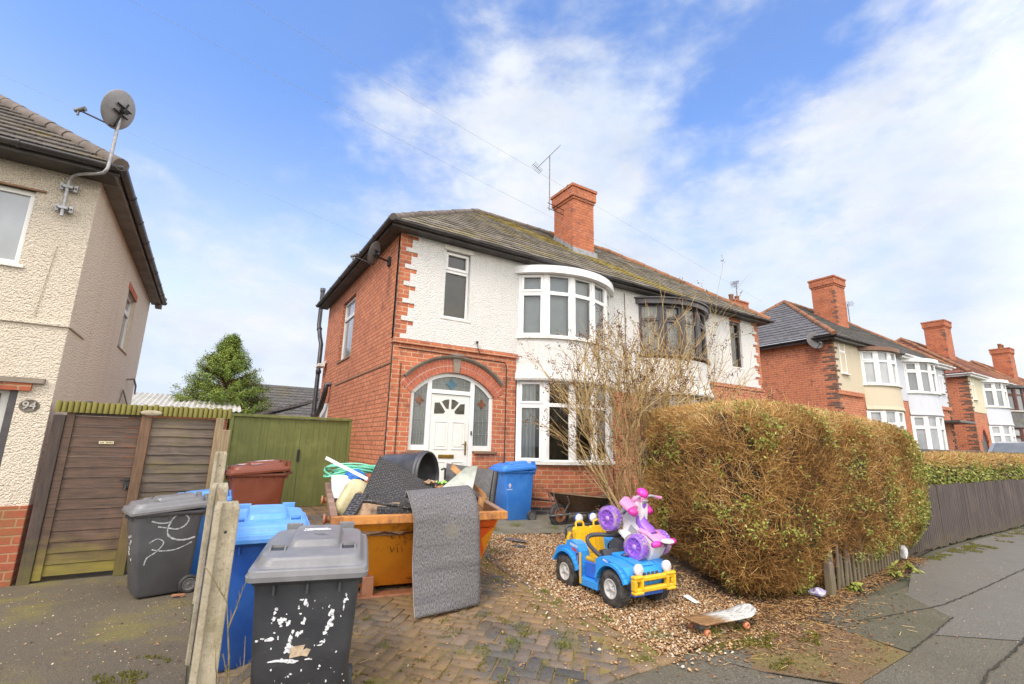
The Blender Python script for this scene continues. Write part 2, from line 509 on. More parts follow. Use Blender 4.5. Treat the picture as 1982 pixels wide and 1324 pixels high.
M_upvc = plain('white_upvc', (0.80, 0.80, 0.78), 0.35, 0.05, 2.5)
M_cill = plain('off_white_sill', (0.72, 0.70, 0.64), 0.6, 0.12, 5)
M_darkframe = plain('dark_grey_frame', (0.062, 0.056, 0.058), 0.45, 0.15, 5)
M_brownframe = plain('brown_frame', (0.10, 0.035, 0.025), 0.45, 0.15, 5)
M_blackplastic = plain('black_gutter', (0.035, 0.031, 0.032), 0.38, c2=(0.075, 0.066, 0.06), scale=3, lo=0.45, hi=0.75)
M_fascia = plain('dark_fascia', (0.05, 0.045, 0.043), 0.6, c2=(0.09, 0.08, 0.07), scale=4)
M_soffit = plain('soffit_board', (0.22, 0.20, 0.18), 0.7, c2=(0.13, 0.115, 0.10), scale=3)

def glass_mat(name, base, tint2, rough=0.04, spec=0.9):
    m, nb, b = material(name)
    P = nb.pos()
    n = nb.noise(nb.scale(P, (1, 1, 0.5)), 1.6, 3, 0.5)
    nb.put(b.inputs['Base Color'], nb.mix(nb.rng(n, 0.35, 0.65), base, tint2))
    b.inputs['Roughness'].default_value = rough
    b.inputs['Specular IOR Level'].default_value = spec
    nb.link(nb.bump(nb.noise(P, 1.4, 2), 0.03, 0.02), b.inputs['Normal'])
    return m
M_glass = glass_mat('window_glass', (0.10, 0.115, 0.13), (0.15, 0.165, 0.18))
M_glass_dark = glass_mat('dark_room_glass', (0.030, 0.028, 0.022), (0.055, 0.05, 0.04))
M_glass_pale = glass_mat('net_curtain_glass', (0.36, 0.38, 0.39), (0.20, 0.22, 0.235))
M_glass_obscure = glass_mat('obscure_glass', (0.11, 0.13, 0.115), (0.17, 0.19, 0.17), 0.25)
def clear_glass():
    m, nb, b = material('clear_glass')
    nt = m.node_tree
    tr = nb.n('ShaderNodeBsdfTransparent'); tr.inputs[0].default_value = (0.82, 0.86, 0.85, 1)
    gl = nb.n('ShaderNodeBsdfGlossy'); gl.inputs['Roughness'].default_value = 0.02
    fr = nb.n('ShaderNodeFresnel'); fr.inputs[0].default_value = 1.6
    mx = nb.n('ShaderNodeMixShader')
    nb.link(nb.math('ADD', fr.outputs[0], 0.02), mx.inputs[0]); nb.link(tr.outputs[0], mx.inputs[1]); nb.link(gl.outputs[0], mx.inputs[2])
    nb.link(mx.outputs[0], nt.nodes['Material Output'].inputs[0])
    return m
M_clear = clear_glass()
def curtain_mat():
    m, nb, b = material('net_curtain')
    P = nb.pos()
    w = nb.n('ShaderNodeTexWave', wave_type='BANDS', bands_direction='X')
    nb.link(P, w.inputs[0]); w.inputs['Scale'].default_value = 5; w.inputs['Distortion'].default_value = 2.5; w.inputs['Detail'].default_value = 2
    nb.put(b.inputs['Base Color'], nb.mix(w.outputs[1], (0.62, 0.63, 0.62), (0.44, 0.45, 0.46)))
    b.inputs['Roughness'].default_value = 0.9
    return m
M_curtain = curtain_mat()
M_blind = plain('grey_blind', (0.42, 0.46, 0.51), 0.8, c2=(0.56, 0.60, 0.63), scale=1.3)
M_room = plain('dim_room', (0.10, 0.085, 0.06), 0.9, 0.3, 1.5)

def wood(name, c1, c2, green=None, gz0=-0.2, gz1=0.7, streak=(0.8, 14, 14), rough=0.8, gamt=0.9, patches=0.0):
    m, nb, b = material(name)
    P = nb.pos()
    g = nb.noise(nb.scale(P, streak), 3.2, 6, 0.68)
    col = nb.mix(nb.rng(g, 0.36, 0.66), c1, c2)
    blotch = nb.noise(P, 2.2, 4, 0.6)
    col = nb.mix(nb.rng(blotch, 0.5, 0.75, 0, 0.5), col, tuple(x*1.7 for x in c1))
    if green:
        z = nb.xyz(P)[2]
        f = nb.rng(nb.math('ADD', z, nb.math('MULTIPLY', nb.noise(nb.scale(P, (1, 1, 3)), 2.6, 4), 0.9)), gz1+0.45, gz0+0.45, 0, gamt)
        if patches: f = nb.math('MAXIMUM', f, nb.rng(nb.noise(nb.scale(P, (1, 1, 2.4)), 1.9, 4), 0.52, 0.68, 0, patches))
        col = nb.mix(f, col, green)
    nb.put(b.inputs['Base Color'], col)
    b.inputs['Roughness'].default_value = rough
    nb.link(nb.bump(g, 0.35, 0.01), b.inputs['Normal'])
    return m
M_gatewood = wood('dark_gate_boards', (0.125, 0.075, 0.05), (0.046, 0.030, 0.022), (0.24, 0.20, 0.03), -0.18, 0.32)
M_fencewood = wood('weathered_fence_boards', (0.14, 0.105, 0.075), (0.055, 0.043, 0.035), (0.15, 0.125, 0.03), -0.15, 0.2, patches=0.5)
M_postwood = wood('brown_post', (0.17, 0.095, 0.05), (0.08, 0.048, 0.03), (0.14, 0.12, 0.03), -0.2, 0.7, (14, 14, 0.8))
M_postdark = wood('dark_post', (0.075, 0.052, 0.04), (0.032, 0.025, 0.022), (0.12, 0.10, 0.03), -0.2, 0.4, (14, 14, 0.8))
M_postpale = wood('pale_post', (0.30, 0.225, 0.13), (0.16, 0.115, 0.06), (0.17, 0.145, 0.04), 0.3, 1.4, (14, 14, 0.8), gamt=0.6)
M_mosswood = wood('mossy_half_round', (0.165, 0.14, 0.035), (0.075, 0.065, 0.018), (0.20, 0.18, 0.03), 5, 6, (14, 14, 0.9), gamt=0.5)
M_greenwood = wood('green_stained_boards', (0.18, 0.205, 0.062), (0.115, 0.135, 0.042), (0.10, 0.115, 0.03), 0.1, 1.6, (10, 10, 0.5), gamt=0.6)
M_paling = wood('dark_palings', (0.085, 0.062, 0.055), (0.042, 0.031, 0.028), (0.11, 0.09, 0.035), -0.3, 0.22, (14, 14, 0.7))
M_paling_old = wood('bleached_palings', (0.20, 0.16, 0.115), (0.085, 0.065, 0.045), (0.13, 0.11, 0.04), -0.3, 0.3, (14, 14, 0.7))
M_plank = wood('orange_plank', (0.42, 0.22, 0.085), (0.28, 0.13, 0.05), None, streak=(3, 3, 3))

def concrete(name, c1, c2, moss=(0.16, 0.14, 0.05), amt=0.7):
    m, nb, b = material(name)
    P = nb.pos()
    n = nb.noise(P, 5, 6, 0.7); f = nb.noise(P, 70, 3, 0.7)
    col = nb.mix(nb.rng(n, 0.38, 0.66), c1, c2)
    col = nb.mix(nb.rng(nb.noise(P, 3.2, 5, 0.7), 0.52, 0.72, 0, amt), col, moss)
    col = nb.mix(nb.rng(f, 0.56, 0.66, 0, 0.5), col, tuple(x*0.45 for x in c2))
    nb.put(b.inputs['Base Color'], col); b.inputs['Roughness'].default_value = 0.92
    nb.link(nb.bump(nb.math('ADD', n, nb.math('MULTIPLY', f, 0.5)), 0.55, 0.015), b.inputs['Normal'])
    return m
M_concrete = concrete('weathered_concrete', (0.42, 0.37, 0.27), (0.27, 0.23, 0.155))
M_path = concrete('path_concrete', (0.20, 0.18, 0.13), (0.12, 0.11, 0.085), (0.10, 0.10, 0.035))

def bin_plastic(name, c, fade, rough=0.45, dirt=(0.30, 0.29, 0.27)):
    m, nb, b = material(name)
    P = nb.obj()
    n = nb.noise(P, 4, 5, 0.65)
    col = nb.mix(nb.rng(n, 0.42, 0.75, 0, 0.7), c, fade)
    sc = nb.noise(nb.scale(P, (5, 5, 24)), 5, 4, 0.75)
    col = nb.mix(nb.rng(sc, 0.64, 0.72, 0, 0.45), col, dirt)
    nb.put(b.inputs['Base Color'], col)
    nb.put(b.inputs['Roughness'], nb.rng(n, 0.35, 0.7, rough-0.1, rough+0.15))
    nb.link(nb.bump(nb.noise(P, 160, 2, 0.5), 0.12, 0.004), b.inputs['Normal'])
    return m
M_bin_black = bin_plastic('charcoal_bin', (0.034, 0.036, 0.042), (0.060, 0.062, 0.066))
M_bin_grey = bin_plastic('faded_charcoal_bin', (0.072, 0.074, 0.080), (0.105, 0.106, 0.11))
M_lid_grey = bin_plastic('grey_bin_lid', (0.165, 0.165, 0.17), (0.26, 0.26, 0.26), 0.42, (0.42, 0.41, 0.39))
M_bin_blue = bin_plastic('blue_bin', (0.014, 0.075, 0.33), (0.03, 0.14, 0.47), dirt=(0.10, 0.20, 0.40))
M_bin_blue_bright = bin_plastic('bright_blue_bin', (0.035, 0.19, 0.62), (0.07, 0.27, 0.68), dirt=(0.15, 0.3, 0.55))  # a brighter blue plastic
M_lid_blue = bin_plastic('pale_blue_bin_lid', (0.10, 0.30, 0.72), (0.25, 0.45, 0.80), 0.4, (0.45, 0.55, 0.7))
M_bin_brown = bin_plastic('brown_bin', (0.16, 0.040, 0.018), (0.22, 0.06, 0.03), dirt=(0.2, 0.1, 0.06))
M_rubber = plain('black_rubber', (0.026, 0.026, 0.027), 0.7, c2=(0.07, 0.066, 0.06), scale=9, bump=0.2, coords='obj')
M_hub = plain('grey_hub', (0.14, 0.14, 0.14), 0.5, 0.2, 9, coords='obj')

def rusty(name, c, c2, rust=(0.13, 0.048, 0.018), lo=0.5, hi=0.66, amt=1.0):
    m, nb, b = material(name)
    P = nb.pos()
    n = nb.noise(P, 2.6, 7, 0.72, 0.4); s = nb.noise(nb.scale(P, (6, 6, 0.9)), 2.2, 5, 0.7)
    col = nb.mix(nb.rng(nb.noise(P, 1.6, 4), 0.4, 0.65), c, c2)
    f = nb.rng(nb.math('ADD', nb.math('MULTIPLY', n, 0.6), nb.math('MULTIPLY', s, 0.4)), lo, hi, 0, amt)
    col = nb.mix(f, col, nb.mix(nb.rng(nb.noise(P, 26, 4, 0.7), 0.4, 0.6), rust, tuple(x*0.4 for x in rust)))
    nb.put(b.inputs['Base Color'], col)
    nb.put(b.inputs['Roughness'], nb.rng(f, 0, 1, 0.5, 0.85))
    nb.link(nb.bump(nb.noise(P, 30, 5, 0.7), 0.3, 0.012), b.inputs['Normal'])
    return m
M_skip = rusty('rusted_orange_paint', (0.80, 0.30, 0.015), (0.66, 0.215, 0.014), lo=0.53, hi=0.65)
M_skip_rim = rusty('worn_orange_rim', (0.56, 0.23, 0.05), (0.42, 0.17, 0.045), (0.22, 0.09, 0.04), lo=0.46, hi=0.6)
M_skip_red = rusty('fresh_orange_red_paint', (0.72, 0.10, 0.012), (0.66, 0.17, 0.012), lo=0.58, hi=0.66)
M_skip_in = rusty('rusty_inside', (0.22, 0.09, 0.03), (0.15, 0.07, 0.03), lo=0.3, hi=0.6)
M_skip_side = rusty('bare_rust_side', (0.30, 0.19, 0.13), (0.24, 0.14, 0.09), (0.17, 0.08, 0.045), lo=0.45, hi=0.65)
M_lug = rusty('rusty_lug', (0.42, 0.20, 0.11), (0.33, 0.14, 0.075), lo=0.5, hi=0.7)
M_barrow = rusty('rusty_barrow_tray', (0.10, 0.068, 0.045), (0.06, 0.043, 0.03), (0.14, 0.06, 0.025), lo=0.45, hi=0.65)
M_barrow_in = rusty('rusty_tray_inside', (0.24, 0.15, 0.065), (0.17, 0.10, 0.045), (0.13, 0.06, 0.025), lo=0.5, hi=0.7)
M_steel = plain('galvanised_steel', (0.42, 0.42, 0.43), 0.5, 0.2, 20, metallic=0.5)
M_steel_dull = plain('dull_steel', (0.24, 0.235, 0.23), 0.55, 0.25, 14, metallic=0.4)
M_dish = plain('grey_dish', (0.30, 0.295, 0.30), 0.5, 0.15, 5)
M_dish_dark = plain('dark_dish', (0.13, 0.125, 0.12), 0.5, 0.15, 5)
M_dark = plain('near_black', (0.02, 0.02, 0.02), 0.6, 0.2, 5)
M_brass = plain('brass', (0.42, 0.27, 0.06), 0.35, 0.2, 9, metallic=0.8)

def asphalt(name, c1, c2, moss=0.0, mossc=(0.10, 0.09, 0.025), chips=0.5, scale=1.0, wet=0.0):
    m, nb, b = material(name)
    P = nb.pos()
    agg = nb.vor(P, 95*scale); n = nb.noise(P, 60*scale, 4, 0.75); big = nb.noise(P, 0.9, 5, 0.62)
    col = nb.mix(nb.rng(big, 0.35, 0.68), c1, c2)
    mid = nb.noise(P, 17, 6, 0.88)
    col = nb.mix(nb.rng(mid, 0.51, 0.66, 0, 0.62), col, tuple(x*0.5 for x in c1)); col = nb.mix(nb.rng(mid, 0.48, 0.34, 0, 0.35), col, tuple(x*1.5 for x in c2))
    st = nb.noise(nb.vmath('ADD', P, (7.7, 3.1, 0)), 0.55, 6, 0.7)
    col = nb.mix(nb.rng(st, 0.52, 0.66, 0, 0.45), col, tuple(x*0.62 for x in c1))
    col = nb.mix(nb.rng(n, 0.36, 0.66, 0, 0.75), tuple(x*0.42 for x in c1), col)
    w = nb.n('ShaderNodeTexVoronoi', feature='F1'); nb.link(P, w.inputs['Vector']); w.inputs['Scale'].default_value = 22
    sz = nb.rng(nb.xyz(w.outputs['Color'])[0], 0.72, 1.0, 0.0, 0.24)
    chip = nb.math('MULTIPLY', nb.rng(nb.math('SUBTRACT', sz, w.outputs['Distance']), 0.0, 0.05), chips)
    col = nb.mix(chip, col, (0.36, 0.34, 0.30))
    if moss:
        f = nb.math('MULTIPLY', nb.rng(nb.noise(P, 1.15, 6, 0.68), 0.50, 0.68, 0, moss), nb.rng(n, 0.3, 0.55))
        col = nb.mix(f, col, mossc)
    nb.put(b.inputs['Base Color'], col)
    nb.put(b.inputs['Roughness'], nb.rng(big, 0.35, 0.65, 0.88-wet, 0.9-wet*0.4))
    nb.link(nb.bump(nb.math('ADD', n, nb.math('MULTIPLY', agg, 0.8)), 0.55, 0.012), b.inputs['Normal'])
    return m
M_asph_left = asphalt('old_drive_asphalt', (0.195, 0.16, 0.105), (0.155, 0.125, 0.082), 0.9, (0.20, 0.17, 0.03))
M_pave = asphalt('pavement_asphalt', (0.18, 0.158, 0.105), (0.22, 0.193, 0.138), 0.25, wet=0.25)
M_pave_new = asphalt('pale_pavement_asphalt', (0.235, 0.215, 0.175), (0.205, 0.185, 0.145), 0.0, wet=0.35)
M_patch = asphalt('leaf_stained_patch', (0.27, 0.165, 0.07), (0.20, 0.14, 0.065), 0.9, (0.17, 0.16, 0.025), 0.8)
M_pave_green = asphalt('greenish_asphalt', (0.155, 0.14, 0.085), (0.185, 0.165, 0.11), 0.6, (0.075, 0.08, 0.03))
M_soil = plain('dark_soil', (0.075, 0.052, 0.03), 0.95, c2=(0.035, 0.026, 0.018), scale=9, bump=0.8, bscale=30)
M_ground = plain('ground_earth', (0.085, 0.075, 0.05), 0.95, c2=(0.06, 0.065, 0.03), scale=0.8, bump=0.5, bscale=20)
M_crack = plain('crack_filling', (0.022, 0.021, 0.018), 0.95, c2=(0.05, 0.045, 0.02), scale=9)

def attr_mat(name, stops, rough=0.85, mossy=None, bump=0.4, bscale=60, trans=0.0, mscale=1.2, mlo=0.45, mhi=0.62, mamt=0.8, spec=0.3):
    """colour from a random value carried by each piece"""
    m, nb, b = material(name)
    P = nb.pos(); a = nb.attr('rnd')
    col = nb.ramp(a, stops)
    n = nb.noise(P, bscale, 4, 0.7)
    col = nb.mix(nb.rng(n, 0.35, 0.7, 0, 0.5), col, (0.02, 0.016, 0.01)) if bump else col
    if mossy:
        f = nb.rng(nb.noise(P, mscale, 6, 0.66), mlo, mhi, 0, mamt)
        f = nb.math('MULTIPLY', f, nb.rng(n, 0.25, 0.5))
        col = nb.mix(f, col, mossy)
    nb.put(b.inputs['Base Color'], col)
    b.inputs['Roughness'].default_value = rough
    b.inputs['Specular IOR Level'].default_value = spec
    if bump: nb.link(nb.bump(n, bump, 0.01), b.inputs['Normal'])
    if trans:
        b.inputs['Transmission Weight'].default_value = 0
        b.inputs['Subsurface Weight'].default_value = 0
    return m
M_block = attr_mat('paving_blocks', [(0, (0.075, 0.074, 0.072)), (0.45, (0.135, 0.122, 0.105)), (0.75, (0.185, 0.145, 0.11)), (1, (0.25, 0.185, 0.13))], 0.9, (0.24, 0.15, 0.065), mscale=1.1, mlo=0.42, mhi=0.56, mamt=0.85)
M_joint = plain('moss_in_joints', (0.23, 0.15, 0.06), 0.95, c2=(0.16, 0.15, 0.025), scale=2.2, bump=0.8, bscale=50)
M_gravel = attr_mat('pea_gravel', [(0, (0.25, 0.13, 0.055)), (0.35, (0.50, 0.285, 0.13)), (0.7, (0.66, 0.44, 0.23)), (0.92, (0.78, 0.64, 0.45)), (1, (0.82, 0.75, 0.62))], 0.75, bump=0.15)
M_gravelbed = attr_mat('gravel_bed', [(0, (0.22, 0.13, 0.07)), (1, (0.22, 0.13, 0.07))], 0.9, bump=0.9, bscale=45)
M_litter = attr_mat('dead_leaves', [(0, (0.085, 0.038, 0.018)), (0.4, (0.17, 0.085, 0.035)), (0.75, (0.24, 0.125, 0.055)), (1, (0.34, 0.21, 0.10))], 0.85, bump=0)
M_twig = attr_mat('hedge_twigs', [(0, (0.11, 0.058, 0.022)), (0.35, (0.34, 0.17, 0.05)), (0.65, (0.60, 0.35, 0.10)), (1, (0.80, 0.62, 0.32))], 0.85, bump=0)
M_leaf = attr_mat('privet_leaves', [(0, (0.085, 0.11, 0.015)), (0.45, (0.18, 0.21, 0.03)), (0.8, (0.30, 0.31, 0.06)), (1, (0.46, 0.43, 0.16))], 0.55, bump=0)
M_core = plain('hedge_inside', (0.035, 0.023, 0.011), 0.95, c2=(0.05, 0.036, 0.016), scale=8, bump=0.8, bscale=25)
M_branch = attr_mat('shrub_stems', [(0, (0.26, 0.165, 0.065)), (0.5, (0.46, 0.33, 0.14)), (1, (0.64, 0.49, 0.26))], 0.85, bump=0)
M_seed = attr_mat('dry_seedheads', [(0, (0.085, 0.035, 0.02)), (1, (0.18, 0.085, 0.045))], 0.9, bump=0)
M_conifer = attr_mat('conifer_sprays', [(0, (0.045, 0.085, 0.014)), (0.5, (0.15, 0.22, 0.03)), (1, (0.33, 0.36, 0.06))], 0.7, bump=0)
M_weed = attr_mat('weed_leaves', [(0, (0.07, 0.10, 0.015)), (0.6, (0.15, 0.18, 0.03)), (1, (0.30, 0.26, 0.07))], 0.7, bump=0)
M_mossmat = attr_mat('bright_moss', [(0, (0.11, 0.115, 0.012)), (1, (0.22, 0.20, 0.02))], 0.95, bump=0.8, bscale=70)
M_bark = plain('bark', (0.10, 0.07, 0.045), 0.9, 0.3, 8, bump=0.6, bscale=24)

def toy(name, c, rough=0.34, wear=0.12):
    return plain(name, c, rough, wear, 7, coords='obj', c2=tuple(x*0.72+0.02 for x in c))
M_toyblue = toy('sky_blue_plastic', (0.035, 0.31, 0.78)); M_toydeep = toy('deep_blue_plastic', (0.035, 0.15, 0.62))
M_toyyellow = toy('yellow_plastic', (0.78, 0.46, 0.012)); M_toywhite = toy('white_plastic', (0.74, 0.73, 0.74))
M_toygrey = toy('dark_grey_plastic', (0.05, 0.052, 0.058), 0.4); M_toypink = toy('pink_plastic', (0.78, 0.045, 0.42))
M_toyrose = toy('pale_pink_plastic', (0.72, 0.28, 0.50)); M_toypurple = toy('purple_plastic', (0.29, 0.11, 0.60)); M_toymauve = toy('mauve_plastic', (0.52, 0.30, 0.68))
M_toyrim = toy('pale_grey_rim', (0.55, 0.55, 0.52), 0.4); M_toysilver = toy('silver_plastic', (0.36, 0.36, 0.38), 0.35); M_toyred = toy('red_plastic', (0.6, 0.04, 0.03))
M_sticker = toy('white_sticker', (0.75, 0.75, 0.78)); M_navy = toy('navy_print', (0.03, 0.03, 0.14))
M_tyre_toy = plain('toy_tyre', (0.03, 0.03, 0.031), 0.55, c2=(0.10, 0.095, 0.085), scale=12, coords='obj', bump=0.3, bscale=50)
M_tyre_purple = plain('muddy_purple_tyre', (0.30, 0.13, 0.60), 0.6, c2=(0.42, 0.32, 0.32), scale=10, coords='obj', lo=0.45, hi=0.6)

def carpet_mat():
    m, nb, b = material('grey_carpet')
    uv = nb.uv()
    n = nb.noise(nb.scale(uv, (105, 42, 1)), 1.0, 3, 0.8); k = nb.noise(uv, 5, 3)
    col = nb.mix(nb.rng(n, 0.36, 0.64), (0.07, 0.06, 0.062), (0.235, 0.232, 0.232))
    fold = nb.noise(nb.scale(uv, (0.7, 7, 1)), 1.0, 3, 0.6)
    col = nb.mix(nb.rng(fold, 0.54, 0.70, 0, 0.45), col, (0.05, 0.05, 0.052))  # darker bands paint the shade of creases into the pile
    col = nb.mix(nb.rng(k, 0.45, 0.72, 0, 0.35), col, (0.12, 0.115, 0.11))
    d = nb.vmath('DISTANCE', uv, (0.40, 0.78, 0))
    col = nb.mix(nb.rng(nb.math('ADD', d, nb.math('MULTIPLY', nb.noise(uv, 14, 3), 0.10)), 0.15, 0.08, 0, 0.5), col, (0.20, 0.185, 0.14))
    nb.put(b.inputs['Base Color'], col); b.inputs['Roughness'].default_value = 0.97
    b.inputs['Specular IOR Level'].default_value = 0.1
    nb.link(nb.bump(n, 0.9, 0.01), b.inputs['Normal'])
    return m
M_carpet = carpet_mat()
M_carpet_back = plain('carpet_backing', (0.45, 0.43, 0.36), 0.9, 0.2, 20)
def rattan_mat():
    m, nb, b = material('dark_rattan')
    uv = nb.uv()
    bt = nb.n('ShaderNodeTexBrick'); bt.offset = 0.5; nb.link(nb.vmath('ADD', uv, nb.vmath('SCALE', nb.n('ShaderNodeTexNoise').outputs['Color'], scale=0.0)), bt.inputs['Vector'])
    for k, v in (('Scale', 1.0), ('Mortar Size', 0.0065), ('Mortar Smooth', 0.6), ('Bias', 0.0), ('Brick Width', 0.056), ('Row Height', 0.034)): bt.inputs[k].default_value = v
    bt.inputs['Color1'].default_value = (0.012, 0.011, 0.011, 1); bt.inputs['Color2'].default_value = (0.035, 0.032, 0.03, 1); bt.inputs['Mortar'].default_value = (0.15, 0.14, 0.13, 1)
    h = nb.math('SUBTRACT', 1.0, bt.outputs['Fac'])
    n = nb.noise(uv, 24, 3, 0.7)
    col = nb.mix(nb.rng(n, 0.42, 0.62, 0, 0.75), bt.outputs['Color'], (0.03, 0.028, 0.027))
    nb.put(b.inputs['Base Color'], col); b.inputs['Roughness'].default_value = 0.55
    nb.link(nb.bump(h, 0.9, 0.015), b.inputs['Normal'])
    return m
M_rattan = rattan_mat()
M_cont = plain('stained_cream_plastic', (0.56, 0.51, 0.30), 0.45, c2=(0.38, 0.31, 0.13), scale=5)
M_poly = plain('white_polystyrene', (0.78, 0.79, 0.80), 0.8, 0.08, 12, bump=0.3)
M_hose = plain('green_hose', (0.10, 0.50, 0.30), 0.35, c2=(0.28, 0.62, 0.47), scale=9)
M_bluebag = plain('blue_bag', (0.03, 0.17, 0.58), 0.35, 0.25, 14, bump=0.8, bscale=18)
M_leather = plain('black_leather', (0.035, 0.033, 0.033), 0.42, 0.25, 9, bump=0.3, bscale=50)
M_greenbag = plain('lime_wrapper', (0.34, 0.66, 0.12), 0.4, 0.25, 14, bump=0.6)
M_card = plain('torn_card', (0.42, 0.28, 0.17), 0.85, 0.3, 14, bump=0.4)
M_drum = plain('black_drum', (0.045, 0.045, 0.048), 0.42, c2=(0.10, 0.10, 0.103), scale=4)
M_pvc = plain('ribbed_pale_sheet', (0.55, 0.57, 0.50), 0.4, 0.15, 8)
M_paint = plain('flaked_white_paint', (0.74, 0.75, 0.77), 0.7, c2=(0.42, 0.43, 0.45), scale=50, coords='obj', lo=0.52, hi=0.6)
M_chalk = plain('chalky_grey_paint', (0.52, 0.53, 0.55), 0.8, c2=(0.30, 0.31, 0.33), scale=40, coords='obj', lo=0.45, hi=0.6)
M_sticker_tan = plain('torn_label', (0.55, 0.43, 0.30), 0.7, 0.2, 40, coords='obj')
M_deck = None

# ------------------------------------------------------------------ ground, drives, pavement
def sheet(name, xs, ys, zf, m, kind='structure', parent=None):
    b = MB(); nx = len(xs)
    P = [(x, y, zf(x, y)) for y in ys for x in xs]
    F = [(j*nx+i, j*nx+i+1, (j+1)*nx+i+1, (j+1)*nx+i) for j in range(len(ys)-1) for i in range(nx-1)]
    b.add(P, F, 0, True)
    o = b.build(name, m, parent); o['kind'] = kind
    return o
def lin(a, b, n): return [a+(b-a)*i/(n-1) for i in range(n)]
gx = [-900, -200, -60, -20, -8, -4, -2]+lin(-1, 3, 17)+[4, 5, 6, 8, 12, 20, 40, 90, 250, 900]
gy = [-900, -200, -60, -20, -8, -3, 0]+lin(1, 9, 25)+[10, 12, 16, 24, 40, 90, 300, 900]
ground = sheet('ground', gx, gy, lambda x, y: gz(x, y)-0.03 if y < 60 else -0.2, M_ground)
def poly_sheet(name, pts, m, dz, step=None, parent=None, kind='structure', zf=gz):
    """flat polygon following the plots' slope (fan from its centroid, edges subdivided)"""
    P = []
    for i in range(len(pts)):
        a = Vector((*pts[i], 0)); c = Vector((*pts[(i+1) % len(pts)], 0))
        k = max(1, int((c-a).length/0.4))
        P += [a+(c-a)*(t/k) for t in range(k)]
    cx = sum(p.x for p in P)/len(P); cy = sum(p.y for p in P)/len(P)
    rings = [[Vector((cx+(p.x-cx)*s, cy+(p.y-cy)*s, 0)) for p in P] for s in (1, .8, .6, .4, .2)]
    for r in rings:
        for p in r: p.z = zf(p.x, p.y)+dz
    b = MB(); n = len(P)
    V_ = [p for r in rings for p in r]+[Vector((cx, cy, zf(cx, cy)+dz))]
    F = [(k*n+i, k*n+(i+1) % n, (k+1)*n+(i+1) % n, (k+1)*n+i) for k in range(4) for i in range(n)]
    F += [(4*n+i, 4*n+(i+1) % n, 5*n) for i in range(n)]
    b.add(V_, F, 0, True)
    o = b.build(name, m, parent)
    if kind: o['kind'] = kind
    return o

sheet('left_driveway', lin(-9, 0.10, 20), lin(2.6, 9.0, 30), lambda x, y: gz(x, y)-0.008, M_asph_left)
pavement = sheet('pavement', [-40, -20, -8, -4]+lin(-2, 8, 12)+[12, 20, 40, 90], [-6, -2, 0, 1, 2, 2.6, 2.80], lambda x, y: gz(x, y)-0.004, M_pave)
# pale relaid strip towards the fence, leaf-stained patch, greener apron
poly_sheet('pavement_strip', [(5.2, 2.55), (7.3, 2.70), (9.2, 3.30), (13, 3.55), (22, 3.62), (60, 3.7), (60, 1.0), (12, 1.1), (6.4, 1.55)], M_pave_new, 0.0015, zf=lambda x, y: 0)
poly_sheet('pavement_patch', [(3.45, 2.92), (4.4, 2.98), (5.35, 3.0), (5.9, 2.92), (5.45, 2.62), (5.22, 2.5), (5.14, 1.95), (4.08, 1.90), (3.72, 2.36)], M_patch, 0.003, zf=lambda x, y: 0)
poly_sheet('pavement_apron', [(5.25, 3.02), (6.3, 2.95), (7.2, 2.72), (6.6, 2.1), (5.16, 1.96)], M_pave_green, 0.005, zf=lambda x, y: 0)
poly_sheet('soil_bed', [(4.75, 5.2), (5.0, 3.05), (6.6, 2.95), (9.3, 3.38), (12, 3.75), (12, 6.8), (5.6, 6.8)], M_soil, 0.004)
def crack(pts, w, name='pavement_joint'):
    b = MB(); L = []; Rr = []
    P = []
    for i in range(len(pts)-1):
        a = Vector((*pts[i], 0)); c = Vector((*pts[i+1], 0)); k = max(2, int((c-a).length/0.06))
        P += [a+(c-a)*(t/k) for t in range(k)]
    P.append(Vector((*pts[-1], 0)))
    V_ = []
    for i, p in enumerate(P):
        t = (P[min(i+1, len(P)-1)]-P[max(i-1, 0)]).normalized(); s = Vector((-t.y, t.x, 0))
        j = s*random.uniform(-0.008, 0.008); ww = w*random.uniform(0.4, 1.3)
        V_ += [p+j+s*ww+Vector((0, 0, 0.009)), p+j-s*ww+Vector((0, 0, 0.009))]
    b.add(V_, [(2*i, 2*i+1, 2*i+3, 2*i+2) for i in range(len(P)-1)])
    o = b.build(name, M_crack, pavement); return o
crack([(4.6, 1.42), (5.3, 1.50), (6.0, 1.52), (6.7, 1.57), (8.5, 1.6)], 0.010)
crack([(5.15, 2.62), (5.9, 2.46), (7.0, 2.3), (7.9, 2.30), (10.5, 2.36)], 0.007)
crack([(5.16, 1.96), (6.0, 2.03), (6.62, 2.1)], 0.005)
crack([(3.45, 2.90), (3.72, 2.34), (4.08, 1.9), (4.3, 1.5)], 0.006)
poly_sheet('house_path', [(2.75, 8.45), (2.75, 7.05), (3.9, 6.98), (5.1, 6.72), (7.5, 6.5), (9.0, 6.6), (9.0, 8.45)], M_path, 0.012)
GRAVEL = [(3.22, 2.78), (4.3, 2.98), (5.05, 3.15), (5.55, 4.9), (5.8, 6.7), (5.0, 6.72), (3.92, 6.98), (3.50, 6.3), (3.32, 5.5), (3.24, 4.4)]
gbed = poly_sheet('gravel_bed', GRAVEL, M_gravelbed, 0.0)

